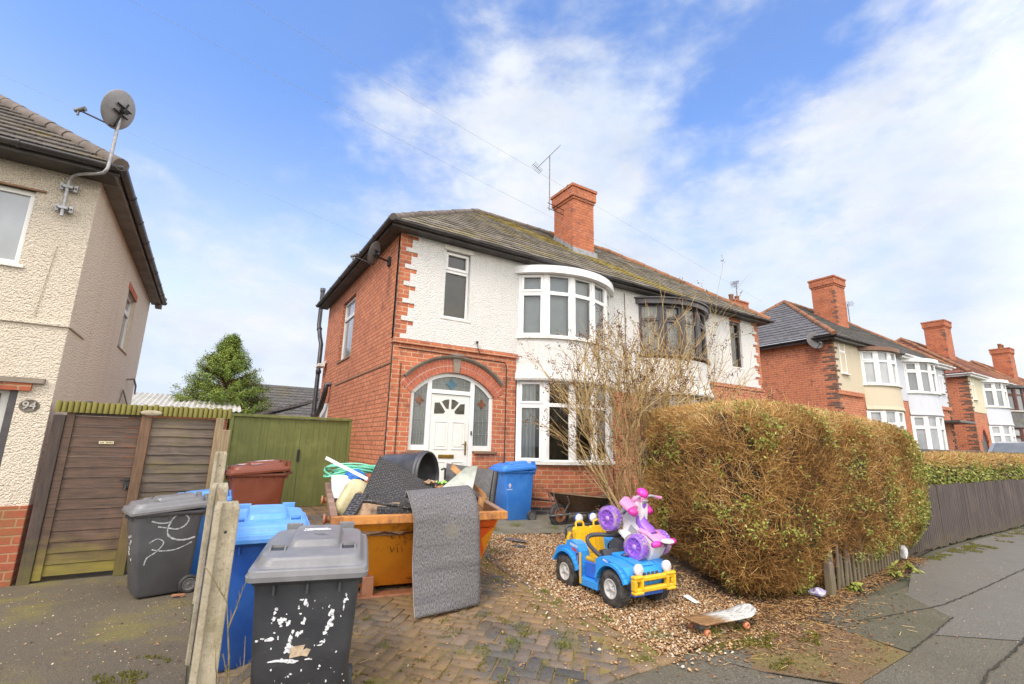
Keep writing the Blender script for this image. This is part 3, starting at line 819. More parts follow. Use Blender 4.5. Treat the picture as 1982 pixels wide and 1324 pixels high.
# block paving: one block beside another in a herringbone at 45 degrees, moss between
def edge_x(y): # right-hand kerb of the drive, a long curve
    return float(np.interp(y, [2.7, 3.4, 4.4, 5.5, 6.3, 6.7, 7.2], [3.10, 3.14, 3.16, 3.26, 3.45, 3.70, 3.9]))
def soil_film():
    # sandy soil and moss that fills the joints and here and there laps over the blocks
    st = .045; nx = int(3.75/st); ny = int(8.4/st); b = MB(); ok = {}
    for j in range(ny+1):
        for i in range(nx+1):
            x = .20+i*st; y = 2.78+j*st
            if y > 7.15 and x > 2.85: continue
            if y <= 7.15 and x > edge_x(y)+.16: continue
            n1 = mnoise.noise(Vector((x*1.7, y*1.7, 3.3))); n2 = mnoise.noise(Vector((x*9, y*9, 8.1)))
            ok[i, j] = len(b.v); b.v.append((x, y, gz(x, y)+.0035+.0085*max(-.4, n1)+.0045*n2))
    for (i, j), k in ok.items():
        q = [(i, j), (i+1, j), (i+1, j+1), (i, j+1)]
        if all(p in ok for p in q): b.f.append(tuple(ok[p] for p in q)); b.mi.append(0); b.sm.append(True)
    o = b.build('driveway_soil', M_joint); o['kind'] = 'structure'
soil_film()
def drive_blocks():
    bl, bw = 0.21, 0.105
    vs = []; qs = []; rn = []
    def block(cx, cy, ang, l=bl, w=bw):
        k = 0.006; ca, sa = math.cos(ang), math.sin(ang)
        hz = random.gauss(0, 0.0022); tx = random.gauss(0, 0.010); ty = random.gauss(0, 0.010)
        r = min(1, max(0, random.betavariate(2, 2.6)+0.25*(mnoise.noise(Vector((cx*1.3, cy*1.3, 5))))))
        b0 = len(vs)
        for (ins, zz) in ((k, 0.0), (k, 0.012), (k+0.006, 0.017)):
            for sx, sy in ((-1, -1), (1, -1), (1, 1), (-1, 1)):
                lx = sx*(l/2-ins); ly = sy*(w/2-ins)
                lx += random.uniform(-.002, .002); ly += random.uniform(-.002, .002)
                x = cx+lx*ca-ly*sa; y = cy+lx*sa+ly*ca
                vs.append((x, y, gz(x, y)+zz-0.004+hz+tx*lx+ty*ly)); rn.append(r)
        for s in (0, 4):
            for i in range(4):
                j = (i+1) % 4
                qs.append((b0+s+i, b0+s+j, b0+s+4+j, b0+s+4+i))
        qs.append((b0+8, b0+9, b0+10, b0+11))
    A = R_(45)
    n = 90
    for a in range(-n, n):
        for c in range(-n, n):
            for kind in (0, 1):
                if kind == 0: lx, ly, an = (a+4*c+1)*bw, (a+.5)*bw, 0.0
                else: lx, ly, an = (a+4*c+2.5)*bw, a*bw, PI/2
                x = 1.6+lx*math.cos(A)-ly*math.sin(A); y = 5.0+lx*math.sin(A)+ly*math.cos(A)
                if y < 2.86 or y > 11.0 or x < 0.27: continue
                if y > 7.1 and x > 2.62: continue
                if y < 7.2 and x > edge_x(y)-0.16: continue
                block(x, y, an+A)
    y = 2.84
    while y < 7.0:       # edging of stretchers along the curve
        x0 = edge_x(y); x1 = edge_x(y+0.215)
        an = math.atan2(0.215, x1-x0)
        block((x0+x1)/2, y+0.107, an)
        y += 0.215*math.sin(an)
    x = 0.3
    while x < 3.1:
        block(x+0.1, 2.80, 0); x += 0.213
    return np_object('driveway', vs, qs, M_block, None, {'rnd': rn})
drv = drive_blocks(); struct(drv)

def inside(x, y, poly):
    c = False; n = len(poly)
    for i in range(n):
        x1, y1 = poly[i]; x2, y2 = poly[(i+1) % n]
        if (y1 > y) != (y2 > y) and x < (x2-x1)*(y-y1)/(y2-y1)+x1: c = not c
    return c

# gravel: thousands of rounded stones
def stones(name, pts, sizes, m, rnd):
    m_ = len(pts)
    base = np.array([[0, 0, 1], [1, 0, 0], [0.31, .95, 0], [-.81, .59, 0], [-.81, -.59, 0], [.31, -.95, 0], [0, 0, -0.6]])
    up = np.array([[0.55, 0, .75]])
    F = [(0, 1, 2), (0, 2, 3), (0, 3, 4), (0, 4, 5), (0, 5, 1), (6, 2, 1), (6, 3, 2), (6, 4, 3), (6, 5, 4), (6, 1, 5)]
    an = rng.uniform(0, 2*PI, m_); ca, sa = np.cos(an), np.sin(an)
    s3 = np.stack([sizes*rng.uniform(.8, 1.3, m_), sizes*rng.uniform(.6, 1.0, m_), sizes*rng.uniform(.4, .7, m_)], 1)
    b = base[None]*s3[:, None, :]*(1+rng.normal(0, .10, (m_, 7, 1)))
    tl = rng.normal(0, .35, m_)
    bz = b[..., 2]+b[..., 0]*tl[:, None]
    x = b[..., 0]*ca[:, None]-b[..., 1]*sa[:, None]; y = b[..., 0]*sa[:, None]+b[..., 1]*ca[:, None]
    v = np.stack([x, y, bz], -1)+pts[:, None, :]
    f = (np.arange(m_)*7)[:, None, None]+np.array(F)[None]
    return np_object(name, v.reshape(-1, 3), f.reshape(-1, 3), m, None, {'rnd': np.repeat(rnd, 7)}, smooth=True)
def gravel():
    P = []
    while len(P) < 21000:
        x = random.uniform(3.1, 5.85); y = random.uniform(2.7, 7.0)
        if not inside(x, y, GRAVEL): continue
        if random.random() > (1.15-0.12*(y-2.7)): continue
        if x > 4.9 and random.random() < 0.5: continue
        P.append((x, y, gz(x, y)+random.uniform(0.002, 0.016)))
    for _ in range(500):
        y = random.uniform(2.75, 6.6); x = edge_x(y)+random.uniform(-.03, .14); P.append((x, y, gz(x, y)+random.uniform(.006, .016)))
    for _ in range(420): # strays on the blocks
        y = random.uniform(2.75, 6.5); x = edge_x(y)-abs(random.gauss(0, 0.28)); P.append((x, y, gz(x, y)+0.018))
    for _ in range(260):
        x = random.uniform(3.2, 5.0); y = 2.85-abs(random.gauss(0, 0.12)); P.append((x, y, gz(x, y)+0.008))
    P = np.array(P); r = rng.uniform(0, 1, len(P))
    o = stones('gravel', P, np.clip(rng.normal(0.0122, 0.0036, len(P)), .006, .026), M_gravel, r)
    o['kind'] = 'stuff'; tag(o, 'tan and white pea gravel spread beside the block drive', 'gravel', kind='stuff')
gravel()

# ------------------------------------------------------------------ building helpers
def uMat(P, u):
    u = Vector(u).normalized(); n = u.cross(Vector((0, 0, 1)))
    return Matrix(((u.x, n.x, 0, P[0]), (u.y, n.y, 0, P[1]), (u.z, n.z, 1, P[2]), (0, 0, 0, 1)))
def ring(mb, x0, x1, z0, z1, t, y0, y1, M, mat=0, tb=None, tt=None):
    tb = t if tb is None else tb; tt = t if tt is None else tt
    mb.box(x0, x1, y0, y1, z0, z0+tb, mat, M); mb.box(x0, x1, y0, y1, z1-tt, z1, mat, M)
    mb.box(x0, x0+t, y0, y1, z0+tb, z1-tt, mat, M); mb.box(x1-t, x1, y0, y1, z0+tb, z1-tt, mat, M)
def lights_into(mb, pane, M, lights, fr=0.042, op=0.075, depth=0.07, gy=-0.035):
    for (x0, x1, z0, z1, o) in lights:
        if o: 
            ring(mb, x0, x1, z0, z1, 0.03, -depth, 0.0, M)
            ring(mb, x0+.018, x1-.018, z0+.018, z1-.018, op-.018, -depth+.01, 0.018, M); t = op
        else:
            ring(mb, x0, x1, z0, z1, fr, -depth, 0.0, M); t = fr
        P = [M @ Vector(p) for p in ((x0+t-.004, gy, z0+t-.004), (x1-t+.004, gy, z0+t-.004), (x1-t+.004, gy, z1-t+.004), (x0+t-.004, gy, z1-t+.004))]
        pane.add(P, [(0, 1, 2, 3)])
def window(parent, P, u, lights, mf=None, mg=None, sill=0.05, sw=None, fr=0.042, op=0.075, name='window', sm=None, back=None):
    mf = mf or M_upvc; mg = mg or M_glass
    M = uMat(P, u); f = MB(); g = MB()
    lights_into(f, g, M, lights, fr, op)
    o = f.build(name, mf, parent, bevel=0.004, seg=1)
    x0 = min(l[0] for l in lights); x1 = max(l[1] for l in lights); z0 = min(l[2] for l in lights); z1 = max(l[3] for l in lights)
    g.build('pane', mg, o)
    if sill:
        s = MB(); s.box(x0-.06, x1+.06, -0.02, 0.085, z0-sill, z0-.002, 0, M)
        s.build('sill', sm or M_cill, o, bevel=0.006)
    if back:
        s = MB(); s.box(x0+.02, x1-.02, -0.13, -0.12, z0, z1, 0, M); s.build('curtain', back, o)
    return o
def wall_holes(mb, P, u, W, H, holes, reveal=0.09, mat=0):
    """wall face with rectangular openings and their reveals"""
    M = uMat(P, u)
    xs = sorted({0, W, *[h[0] for h in holes], *[h[1] for h in holes]}); zs = sorted({0, H, *[h[2] for h in holes], *[h[3] for h in holes]})
    for i in range(len(xs)-1):
        for j in range(len(zs)-1):
            cx = (xs[i]+xs[i+1])/2; cz = (zs[j]+zs[j+1])/2
            if any(h[0] < cx < h[1] and h[2] < cz < h[3] for h in holes): continue
            mb.add([M @ Vector(p) for p in ((xs[i], 0, zs[j]), (xs[i+1], 0, zs[j]), (xs[i+1], 0, zs[j+1]), (xs[i], 0, zs[j+1]))], [(0, 1, 2, 3)], mat)
    for (a, b, c, d) in holes:
        for q in (((a, 0, c), (a, -reveal, c), (a, -reveal, d), (a, 0, d)), ((b, 0, d), (b, -reveal, d), (b, -reveal, c), (b, 0, c)),
                  ((a, 0, d), (a, -reveal, d), (b, -reveal, d), (b, 0, d)), ((b, 0, c), (b, -reveal, c), (a, -reveal, c), (a, 0, c))):
            mb.add([M @ Vector(p) for p in q], [(0, 1, 2, 3)], mat)
def roof_face(mb, e0, e1, r0, r1, course=0.27, lip=0.028, mat=0, jit=0.006, tile=0.55):
    e0, e1, r0, r1 = map(Vector, (e0, e1, r0, r1))
    u = (e1-e0).normalized(); up = ((r0+r1)/2-(e0+e1)/2); up -= u*up.dot(u); L = up.length; up.normalize()
    n = u.cross(up).normalized(); k = max(2, int(round(L/course)))
    for i in range(k):
        s0, s1 = i/k, (i+1)/k
        a, b = e0.lerp(r0, s0), e1.lerp(r1, s0); c, d = e1.lerp(r1, s1), e0.lerp(r0, s1)
        seg = max(1, int((b-a).length/tile))
        lo = [a.lerp(b, t/seg)+n*(lip+random.uniform(-jit, jit)) for t in range(seg+1)]
        hi = [d.lerp(c, t/seg)+n*0.004 for t in range(seg+1)]
        dn = [a.lerp(b, t/seg)-n*0.004-up*0.0 for t in range(seg+1)]
        uv = lambda p: ((p-e0).dot(u), (p-e0).dot(up))
        for t in range(seg):
            mb.add([lo[t], lo[t+1], hi[t+1], hi[t]], [(0, 1, 2, 3)], mat, False, [[uv(lo[t]), uv(lo[t+1]), uv(hi[t+1]), uv(hi[t])]])
            mb.add([dn[t], dn[t+1], lo[t+1], lo[t]], [(0, 1, 2, 3)], mat, False, [[uv(lo[t]), uv(lo[t+1]), uv(lo[t+1]), uv(lo[t])]])
def ridge_tiles(mb, a, b, r=0.10, L=0.42, mat=0):
    a, b = Vector(a), Vector(b); k = max(1, int((b-a).length/L)); d = (b-a)/k
    for i in range(k):
        j = Vector((random.uniform(-.006, .006), random.uniform(-.006, .006), random.uniform(-.008, .008)))
        mb.tube([a+d*i+j, a+d*(i+0.97)+j], [r*1.05, r*0.97], 10, mat)
def gutter(parent, a, b, r=0.058, name='gutter'):
    m = MB(); a, b = Vector(a), Vector(b); d = (b-a); L = d.length; d.normalize()
    side = Vector((-d.y, d.x, 0))
    prof = [(r*math.cos(t), -r*math.sin(t)) for t in lin(0, PI, 9)]
    prof = prof+[(x*0.86, z*0.86) for x, z in prof[::-1]]
    m.loft([[p+side*x+Vector((0, 0, z)) for x, z in prof] for p in (a, b)], 0, True)
    k = max(1, int(L/0.95))
    for i in range(k+1):
        c = a+d*(L*i/k) if k else a
        c0 = c-d*0.02; c1 = c+d*0.02
        pr = [((r+.008)*math.cos(t), -(r+.008)*math.sin(t)) for t in lin(-.15, PI+.15, 9)]
        pr = pr+[(x*0.9, z*0.9) for x, z in pr[::-1]]
        m.loft([[p+side*x+Vector((0, 0, z)) for x, z in pr] for p in (c0, c1)], 0, True)
    return m.build(name, M_blackplastic, parent)
def arc_pts(cx, y, half, sag, n, a0=-1.0, a1=1.0):
    """plan points of a bow standing proud of the wall line y towards -Y"""
    R = (half*half+sag*sag)/(2*sag); am = math.asin(min(1, half/R)); cy = y-sag+R
    return [(cx+R*math.sin(am*t), cy-R*math.cos(am*t)) for t in lin(a0, a1, n)], R
def bow_wall(mb, cx, y, half, sag, prof, n=28, mat=0):
    """prof: list of (z, extra outset)"""
    rows = []
    for z, o in prof:
        pts, R = arc_pts(cx, y, half, sag, n)
        cy = y-sag+R
        rows.append([Vector((cx+(px-cx)*(1+o/R), cy+(py-cy)*(1+o/R), z)) for px, py in pts])
    base, R = arc_pts(cx, y, half, sag, n)
    acc = [0]
    for i in range(1, n): acc.append(acc[-1]+math.hypot(base[i][0]-base[i-1][0], base[i][1]-base[i-1][1]))
    for k in range(len(rows)-1):
        for i in range(n-1):
            q = [rows[k][i], rows[k][i+1], rows[k+1][i+1], rows[k+1][i]]
            mb.add(q, [(0, 1, 2, 3)], mat, True, [[(acc[i]+.04, q[0].z), (acc[i+1]+.04, q[1].z), (acc[i+1]+.04, q[2].z), (acc[i]+.04, q[3].z)]])
def bow_slab(mb, cx, y, half, sag, z0, z1, out=0.0, n=28, mat=0):
    pts, R = arc_pts(cx, y, half+out, sag+out, n)
    poly = [(px, py) for px, py in pts]+[(pts[-1][0], y+0.05), (pts[0][0], y+0.05)]
    mb.prism(poly, z0, z1, None, mat)
def bow_window(parent, cx, y, half, sag, z0, z1, layouts, mf, mg, post=0.05, back=None, trans=0.70, name='bay_window', sillm=None):
    """five-light bow: layouts[i] in 'top' (fixed over fixed), 'open' (opening fanlight)"""
    pts, R = arc_pts(cx, y, half, sag, 6)
    f = MB(); panes = []
    H = z1-z0
    for i in range(5):
        a = Vector((*pts[i], z0)); b = Vector((*pts[i+1], z0)); u = (b-a); W = u.length; M = uMat(a, u)
        x0, x1 = post, W-post
        g = MB(); t = H*trans
        op = layouts[i] == 'open'
        lights_into(f, g, M, [(x0, x1, 0, t, op), (x0, x1, t, H, op)], 0.040, 0.070)
        panes.append((g, M, x0, x1))
        f.box(-.001, x0, -.075, 0.014, 0, H, 0, M); f.box(x1, W+.001, -.075, 0.011, 0, H, 0, M)
    o = f.build(name, mf, parent, bevel=0.004, seg=1)
    for g, M, x0, x1 in panes: g.build('pane', mg, o)
    s = MB(); bow_slab(s, cx, y, half, sag, z0-.055, z0-.002, 0.075); s.build('sill', sillm or M_cill, o, bevel=.006)
    if back:
        c = MB()
        for g, M, x0, x1 in panes: c.box(x0, x1, -0.16, -0.15, 0, H, 0, M)
        c.build('curtain', back, o)
    return o
def chimney(parent, x0, x1, y0, y1, zb, zt, cap=0.06, quoin=True, flash=True, pots=0, m=None):
    m = m or M_chimney
    b = MB(); b.box(x0, x1, y0, y1, zb, zt-.46)
    b.box(x0-.025, x1+.025, y0-.025, y1+.025, zt-.46, zt-.38)
    b.box(x0-cap, x1+cap, y0-cap, y1+cap, zt-.38, zt-.09); b.box(x0-cap-.03, x1+cap+.03, y0-cap-.03, y1+cap+.03, zt-.09, zt)
    o = b.build('chimney', m, parent, bevel=0.008, seg=1)
    if quoin:
        q = MB(); z = zb+0.1; i = 0
        while z < zt-.55:
            l = 0.11 if i % 2 else 0.20
            if random.random() < 0.42:
                q.box(x0-.004, x0+l*.8, y0-.004, y0+.02, z, z+.075)
                q.box(x0-.005, x0+.02, y0+.02, y0+(0.31-l)*1.0, z, z+.075)
            if random.random() < 0.15: q.box(x1-l*.5, x1+.004, y0-.004, y0+.02, z, z+.075)
            z += .086; i += 1
        q.build('dark_quoin', M_brick_brown, o)
    f = MB(); 
    for _ in range(9):
        cx, cy = random.uniform(x0, x1), random.uniform(y0, y1)
        f.lathe([(0.13, zt-.01), (0.11, zt+.03), (0.05, zt+.055), (0.0, zt+.06)], 8, Matrix.Translation((cx, cy, 0)))
    f.build('mortar_flaunching', M_concrete, o)
    for k in range(pots):
        px = x0+(x1-x0)*(k+.5)/pots
        p = MB(); p.lathe([(.12, zt), (.105, zt+.3), (.125, zt+.32), (.125, zt+.38), (.09, zt+.38), (.085, zt+.1)], 14, Matrix.Translation((px, (y0+y1)/2, 0)))
        p.build('chimney_pot', M_ridge_terra, o)
    return o
def quoins(name, parent, m, x, y, u, z0, z1, pat=(.12, .24, .24, .36), h=.086, proud=.012, th=.02):
    b = MB(); M = uMat((x, y, 0), u); z = z0; i = 0
    while z < z1-.02:
        b.box(0, pat[i % len(pat)], -th, proud, z, min(z1, z+h)-.001, 0, M); z += h; i += 1
    return b.build(name, m, parent)

# ------------------------------------------------------------------ the pair of semis in the middle
YF, ZG = 8.5, 0.22
XL, XR = 2.687, 14.613; XP = (XL+XR)/2; YB = 15.0
EZ = 5.75; OV = 0.25
ridgeZ = EZ+(YB-YF+2*OV)/2*0.762; YR = (YF+YB)/2; RH = (YB-YF)/2+OV
house = thing('brick_house', 'red brick and white pebbledash semi with white arched front door and round white bay', 'house', (XL, YF, ZG))
nextdoor = thing('brick_house', 'white rendered semi with dark grey round bay window behind the bare shrub', 'house', (XR, YF, ZG))

def semi_shell(h, dirn, xs, mwin):
    X = (lambda d: xs+dirn*d)
    rngx = lambda a, b: (min(X(a), X(b)), max(X(a), X(b)))
    # side and back walls of brick
    w = MB()
    if dirn > 0:
        holes = [(YB-13.02, YB-11.72, 3.62, 5.24)]
        wall_holes(w, (xs, YB, 0), (0, -1, 0), YB-YF, 5.61, [(a, b, c, d) for a, b, c, d in holes])
    else:
        wall_holes(w, (xs, YF, 0), (0, 1, 0), YB-YF, 5.61, [])
    x0, x1 = rngx(0, 5.963)
    wall_holes(w, (x1, YB, 0), (-1, 0, 0), x1-x0, 5.61, [])
    w.build('side_wall', M_brick, h)
    # white render upstairs, stepping over the brick quoins
    r = MB(); pat = (.12, .24, .24, .36); z = 3.52; i = 0
    wx0, wx1 = (0.965, 1.525); wz0, wz1 = 4.07, 5.485
    while z < 5.6:
        z1 = min(5.61, z+.0865)
        for (a, b) in ((pat[i % 4], wx0), (wx1, 2.66)):
            if b == wx0 or True:
                a_, b_ = rngx(a, b); r.box(a_, b_, YF-.02, YF+.05, z, z1)
        z = z1; i += 1
    for (za, zb_) in ((3.52, wz0), (wz1, 5.61)):
        a_, b_ = rngx(wx0, wx1); r.box(a_, b_, YF-.02, YF+.05, za, zb_)
    a_, b_ = rngx(2.66, 5.963); 
    for (q0, q1, za, zb_) in ((2.66, 2.80, 3.0, 5.61), (5.40, 5.963, 2.9, 5.61), (2.80, 5.40, 5.36, 5.61)):
        a_, b_ = rngx(q0, q1); r.box(a_, b_, YF-.02, YF+.05, za, zb_)
    r.build('render_wall', M_white, h)
    # quoin bricks at the corner (plain brick wall face under the render)
    q = MB(); a_, b_ = rngx(0.0, 0.5); q.box(a_, b_, YF-.004, YF+.1, 3.40, 5.61); q.build('corner_quoins', M_brick_front, h)
    # bay: brick below, render skirt between the windows
    bx = X(4.10)
    s = MB(); bow_wall(s, bx, YF, 1.36, .60, [(ZG-.1, 0), (1.235, 0)]); s.build('bay_base', M_brick_front, h)
    p = MB(); bow_wall(p, bx, YF, 1.36, .60, [(ZG-.1, .012), (.40, .012), (.401, 0.0)]); p.build('plinth', M_brick_dark, h)
    s = MB(); bow_wall(s, bx, YF, 1.38, .62, [(2.945, -.06), (2.95, .085), (2.99, .10), (3.06, .075), (3.16, .03), (3.30, .005), (3.87, 0)], 30); s.build('bay_skirt', M_white, h)
    # upstairs window beside the bay
    wx = min(X(wx0), X(wx1)); ww = wx1-wx0
    window(h, (wx, YF+.055, wz0), (1, 0, 0), [(0, ww, 0, 1.0, False), (0, ww, 1.0, wz1-wz0, True)], mwin, M_clear, 0.05, back=M_blind)
    if dirn > 0:
        l = MB(); l.box(wx-.05, wx+ww+.05, YF-.045, YF, wz1-.005, wz1+.11); l.build('lintel_board', M_cill, h, bevel=.01)
    else:
        l = MB(); l.box(wx-.02, wx+ww+.02, YF-.024, YF, wz1+.002, wz1+.13); l.build('brick_lintel', M_brick_front, h)
    return X, bx

X, bx = semi_shell(house, 1, XL, M_upvc)
bow_window(house, bx, YF, 1.36, .60, 3.92, 5.33, ['open', 'fix', 'fix', 'fix', 'open'], M_upvc, M_clear, back=M_blind)
bw = bow_window(house, bx, YF, 1.36, .60, 1.29, 2.945, ['open', 'fix', 'fix', 'fix', 'open'], M_upvc, M_clear)
for (t0, t1, dy) in ((-.97, -.72, .10), (.66, .97, .10)):
    P_, R2 = arc_pts(bx, YF, 1.30, .56, 14, t0, t1); b = MB(); L_ = [Vector((px, py+dy+.03*math.sin(i*2.2), 1.30)) for i, (px, py) in enumerate(P_)]
    b.add(L_+[p+Vector((0, 0, 1.62)) for p in L_], [(i, i+1, 15+i, 14+i) for i in range(13)], 0, True); b.build('curtain', M_curtain, bw)
b = MB(); b.box(bx-1.0, bx+1.0, YF-.02, YF+.06, 1.24, 1.29); b.box(bx+.1, bx+.6, YF-.12, YF-.02, 1.29, 1.42); b.build('window_board', M_cill, bw)
c = MB(); bow_slab(c, bx, YF, 1.36, .60, 5.335, 5.50, .14); c.build('bay_canopy', M_upvc, house, bevel=.012)
X2, bx2 = semi_shell(nextdoor, -1, XR, M_darkframe)
bow_window(nextdoor, bx2, YF, 1.36, .60, 3.98, 5.30, ['fix', 'open', 'fix', 'open', 'fix'], M_darkframe, M_clear, 0.055, back=M_curtain, sillm=M_paling_old)
bow_window(nextdoor, bx2, YF, 1.36, .60, 1.29, 2.945, ['fix', 'fix', 'open', 'fix', 'fix'], M_darkframe, M_glass_pale)
c = MB(); bow_slab(c, bx2, YF, 1.36, .60, 5.305, 5.44, .12); bow_slab(c, bx2, YF, 1.36, .60, 5.442, 5.475, .17); c.build('bay_canopy', M_darkframe, nextdoor, bevel=.01)
# brick between the two bays, ground floor
b = MB(); b.box(8.15, 9.15, YF-.03, YF+.05, ZG-.1, 2.95); b.build('front_brickwork', M_brick_front, house)
b = MB(); b.box(8.02, XP, YF-.012, YF+.0, 2.952, 5.61); b.build('party_render', M_white_smooth, house)
b = MB(); b.box(XP-.012, XP+.012, YF-.034, YF-.021, 3.0, 5.5); b.build('party_joint', M_soffit, house)
# porch brickwork of the neighbour
b = MB(); b.box(11.95, XR, YF-.035, YF+.05, ZG-.1, 3.40); b.build('front_brickwork', M_brick_front, nextdoor)
b = MB(); b.box(11.93, XR+.02, YF-.06, YF+.05, 3.402, 3.50); b.build('soldier_course', M_brick_front, nextdoor, bevel=.01)

# porch brickwork round the arch
AX, AZ, AR = 3.985, 1.844, 1.126     # centre and radius of the arch
def porch(h):
    w = MB(); yf = YF-.03; x0, x1 = XL-.002, 5.385; zt = 3.41
    half = 0.885; xa, xb = AX-half, AX+half; zs = AZ+math.sqrt(AR*AR-half*half)
    def q(a, b, c, d): w.add([Vector((p[0], yf, p[1])) for p in (a, b, c, d)], [(0, 1, 2, 3)])
    q((x0, ZG-.1), (xa, ZG-.1), (xa, zt), (x0, zt)); q((xb, ZG-.1), (x1, ZG-.1), (x1, zt), (xb, zt))
    q((xa, ZG-.1), (3.44, ZG-.1), (3.44, 1.47), (xa, 1.47)); q((4.44, ZG-.1), (xb, ZG-.1), (xb, 1.47), (4.44, 1.47))
    n = 24; pts = [(xa+(xb-xa)*i/n, AZ+math.sqrt(max(0, AR*AR-(xa+(xb-xa)*i/n-AX)**2))) for i in range(n+1)]
    for i in range(n):
        q(pts[i], pts[i+1], (pts[i+1][0], zt), (pts[i][0], zt))
        w.add([Vector((pts[i][0], yf, pts[i][1])), Vector((pts[i+1][0], yf, pts[i+1][1])), Vector((pts[i+1][0], YF+.1, pts[i+1][1])), Vector((pts[i][0], YF+.1, pts[i][1]))], [(3, 2, 1, 0)])
    for xx, zb in ((xa, 1.47), (xb, 1.47)):
        w.add([Vector((xx, yf, zb)), Vector((xx, YF+.1, zb)), Vector((xx, YF+.1, zs)), Vector((xx, yf, zs))], [(0, 1, 2, 3)])
    for xx in (3.44, 4.44):
        w.add([Vector((xx, yf, ZG)), Vector((xx, YF+.1, ZG)), Vector((xx, YF+.1, 1.47)), Vector((xx, yf, 1.47))], [(0, 1, 2, 3)])
    w.add([Vector((x1, yf, ZG-.1)), Vector((x1, YF+.05, ZG-.1)), Vector((x1, YF+.05, zt)), Vector((x1, yf, zt))], [(0, 1, 2, 3)])
    w.add([Vector((x0, yf, ZG-.1)), Vector((x0, YF+.05, ZG-.1)), Vector((x0, YF+.05, zt)), Vector((x0, yf, zt))], [(3, 2, 1, 0)])
    w.build('porch_brickwork', M_brick_front, h)
    # two rings of voussoirs over a pale mortar bed
    mo = MB(); br = MB()
    a0 = math.acos((half+.02)/AR); a0 = math.asin((zs-AZ)/AR)-.02
    def pol(r, a): return Vector((AX+r*math.cos(a), 0, AZ+r*math.sin(a)))
    nb_ = 40
    L = []
    for i in range(nb_+1):
        a = a0+(PI-2*a0)*i/nb_; L.append(a)
    for i in range(nb_):
        P = [pol(AR+.002, L[i]), pol(AR+.262, L[i]), pol(AR+.262, L[i+1]), pol(AR+.002, L[i+1])]
        mo.add([Vector((p.x, yf-.006, p.z)) for p in P], [(0, 3, 2, 1)])
    mo.build('arch_mortar', M_cill, h)
    for (r0, r1, k) in ((AR+.004, AR+.126, 29), (AR+.136, AR+.258, 31)):
        for i in range(k):
            s = (PI-2*a0)/k; a = a0+s*i; e = s*.055
            P = [pol(r0, a+e), pol(r1, a+e), pol(r1, a+s-e), pol(r0, a+s-e)]
            M = Matrix(((1, 0, 0, 0), (0, 0, -1, 0), (0, 1, 0, 0), (0, 0, 0, 1)))
            br.prism([(p.x, p.z) for p in P], -yf+.0, -yf+.012+random.uniform(0, .003), M)
    br.build('brick_arch', M_voussoir, h, bevel=.004, seg=1)
    hood = MB(); pts = []
    for i in range(33):
        a = a0+.10+(PI-2*a0-.20)*i/32; pts.append(pol(AR+.30, a)+Vector((0, yf-.03, 0)))
    prev = None
    rings = []
    for p in pts:
        rr = (p-Vector((AX, p.y, AZ))).normalized()
        rings.append([p+rr*.03+Vector((0, .06, 0)), p+rr*.03+Vector((0, -.05, 0)), p-rr*.0+Vector((0, -.04, 0)), p-rr*.035+Vector((0, .0, 0)), p-rr*.035+Vector((0, .06, 0))])
    hood.loft(rings, 0, False)
    hood.build('hood_mould', M_hood, h)
    k = MB(); M = Matrix(((1, 0, 0, 0), (0, 0, -1, 0), (0, 1, 0, 0), (0, 0, 0, 1)))
    k.prism([(AX-.055, AZ+AR-.005), (AX+.055, AZ+AR-.005), (AX+.085, AZ+AR+.27), (AX-.085, AZ+AR+.27)], -yf-.01, -yf+.035, M)
    k.prism([(AX-.12, AZ+AR+.335), (AX+.12, AZ+AR+.335), (AX+.10, AZ+AR+.37), (AX-.10, AZ+AR+.37)], -yf-.01, -yf+.075, M)
    k.build('keystone', M_hood, h, bevel=.008)
    s = MB(); s.box(XL-.02, 5.41, YF-.075, YF+.05, 3.412, 3.50); s.build('soldier_course', M_brick_front, h, bevel=.01)
    for a, b_ in ((xa-.04, 3.44), (4.44, xb+.08)):
        s = MB(); s.box(a, b_, yf-.05, YF+.06, 1.425, 1.475); s.build('sill', M_tilesill, h, bevel=.008)
M_voussoir = plain('arch_brick', (0.47, 0.135, 0.065), 0.88, c2=(0.33, 0.085, 0.05), scale=7, bump=0.4)
M_hood = plain('grey_stone_mould', (0.25, 0.21, 0.165), 0.9, c2=(0.15, 0.125, 0.10), scale=6, bump=0.5)
M_tilesill = plain('brown_tile_sill', (0.26, 0.15, 0.085), 0.85, c2=(0.16, 0.10, 0.065), scale=7, bump=0.3)
porch(house)

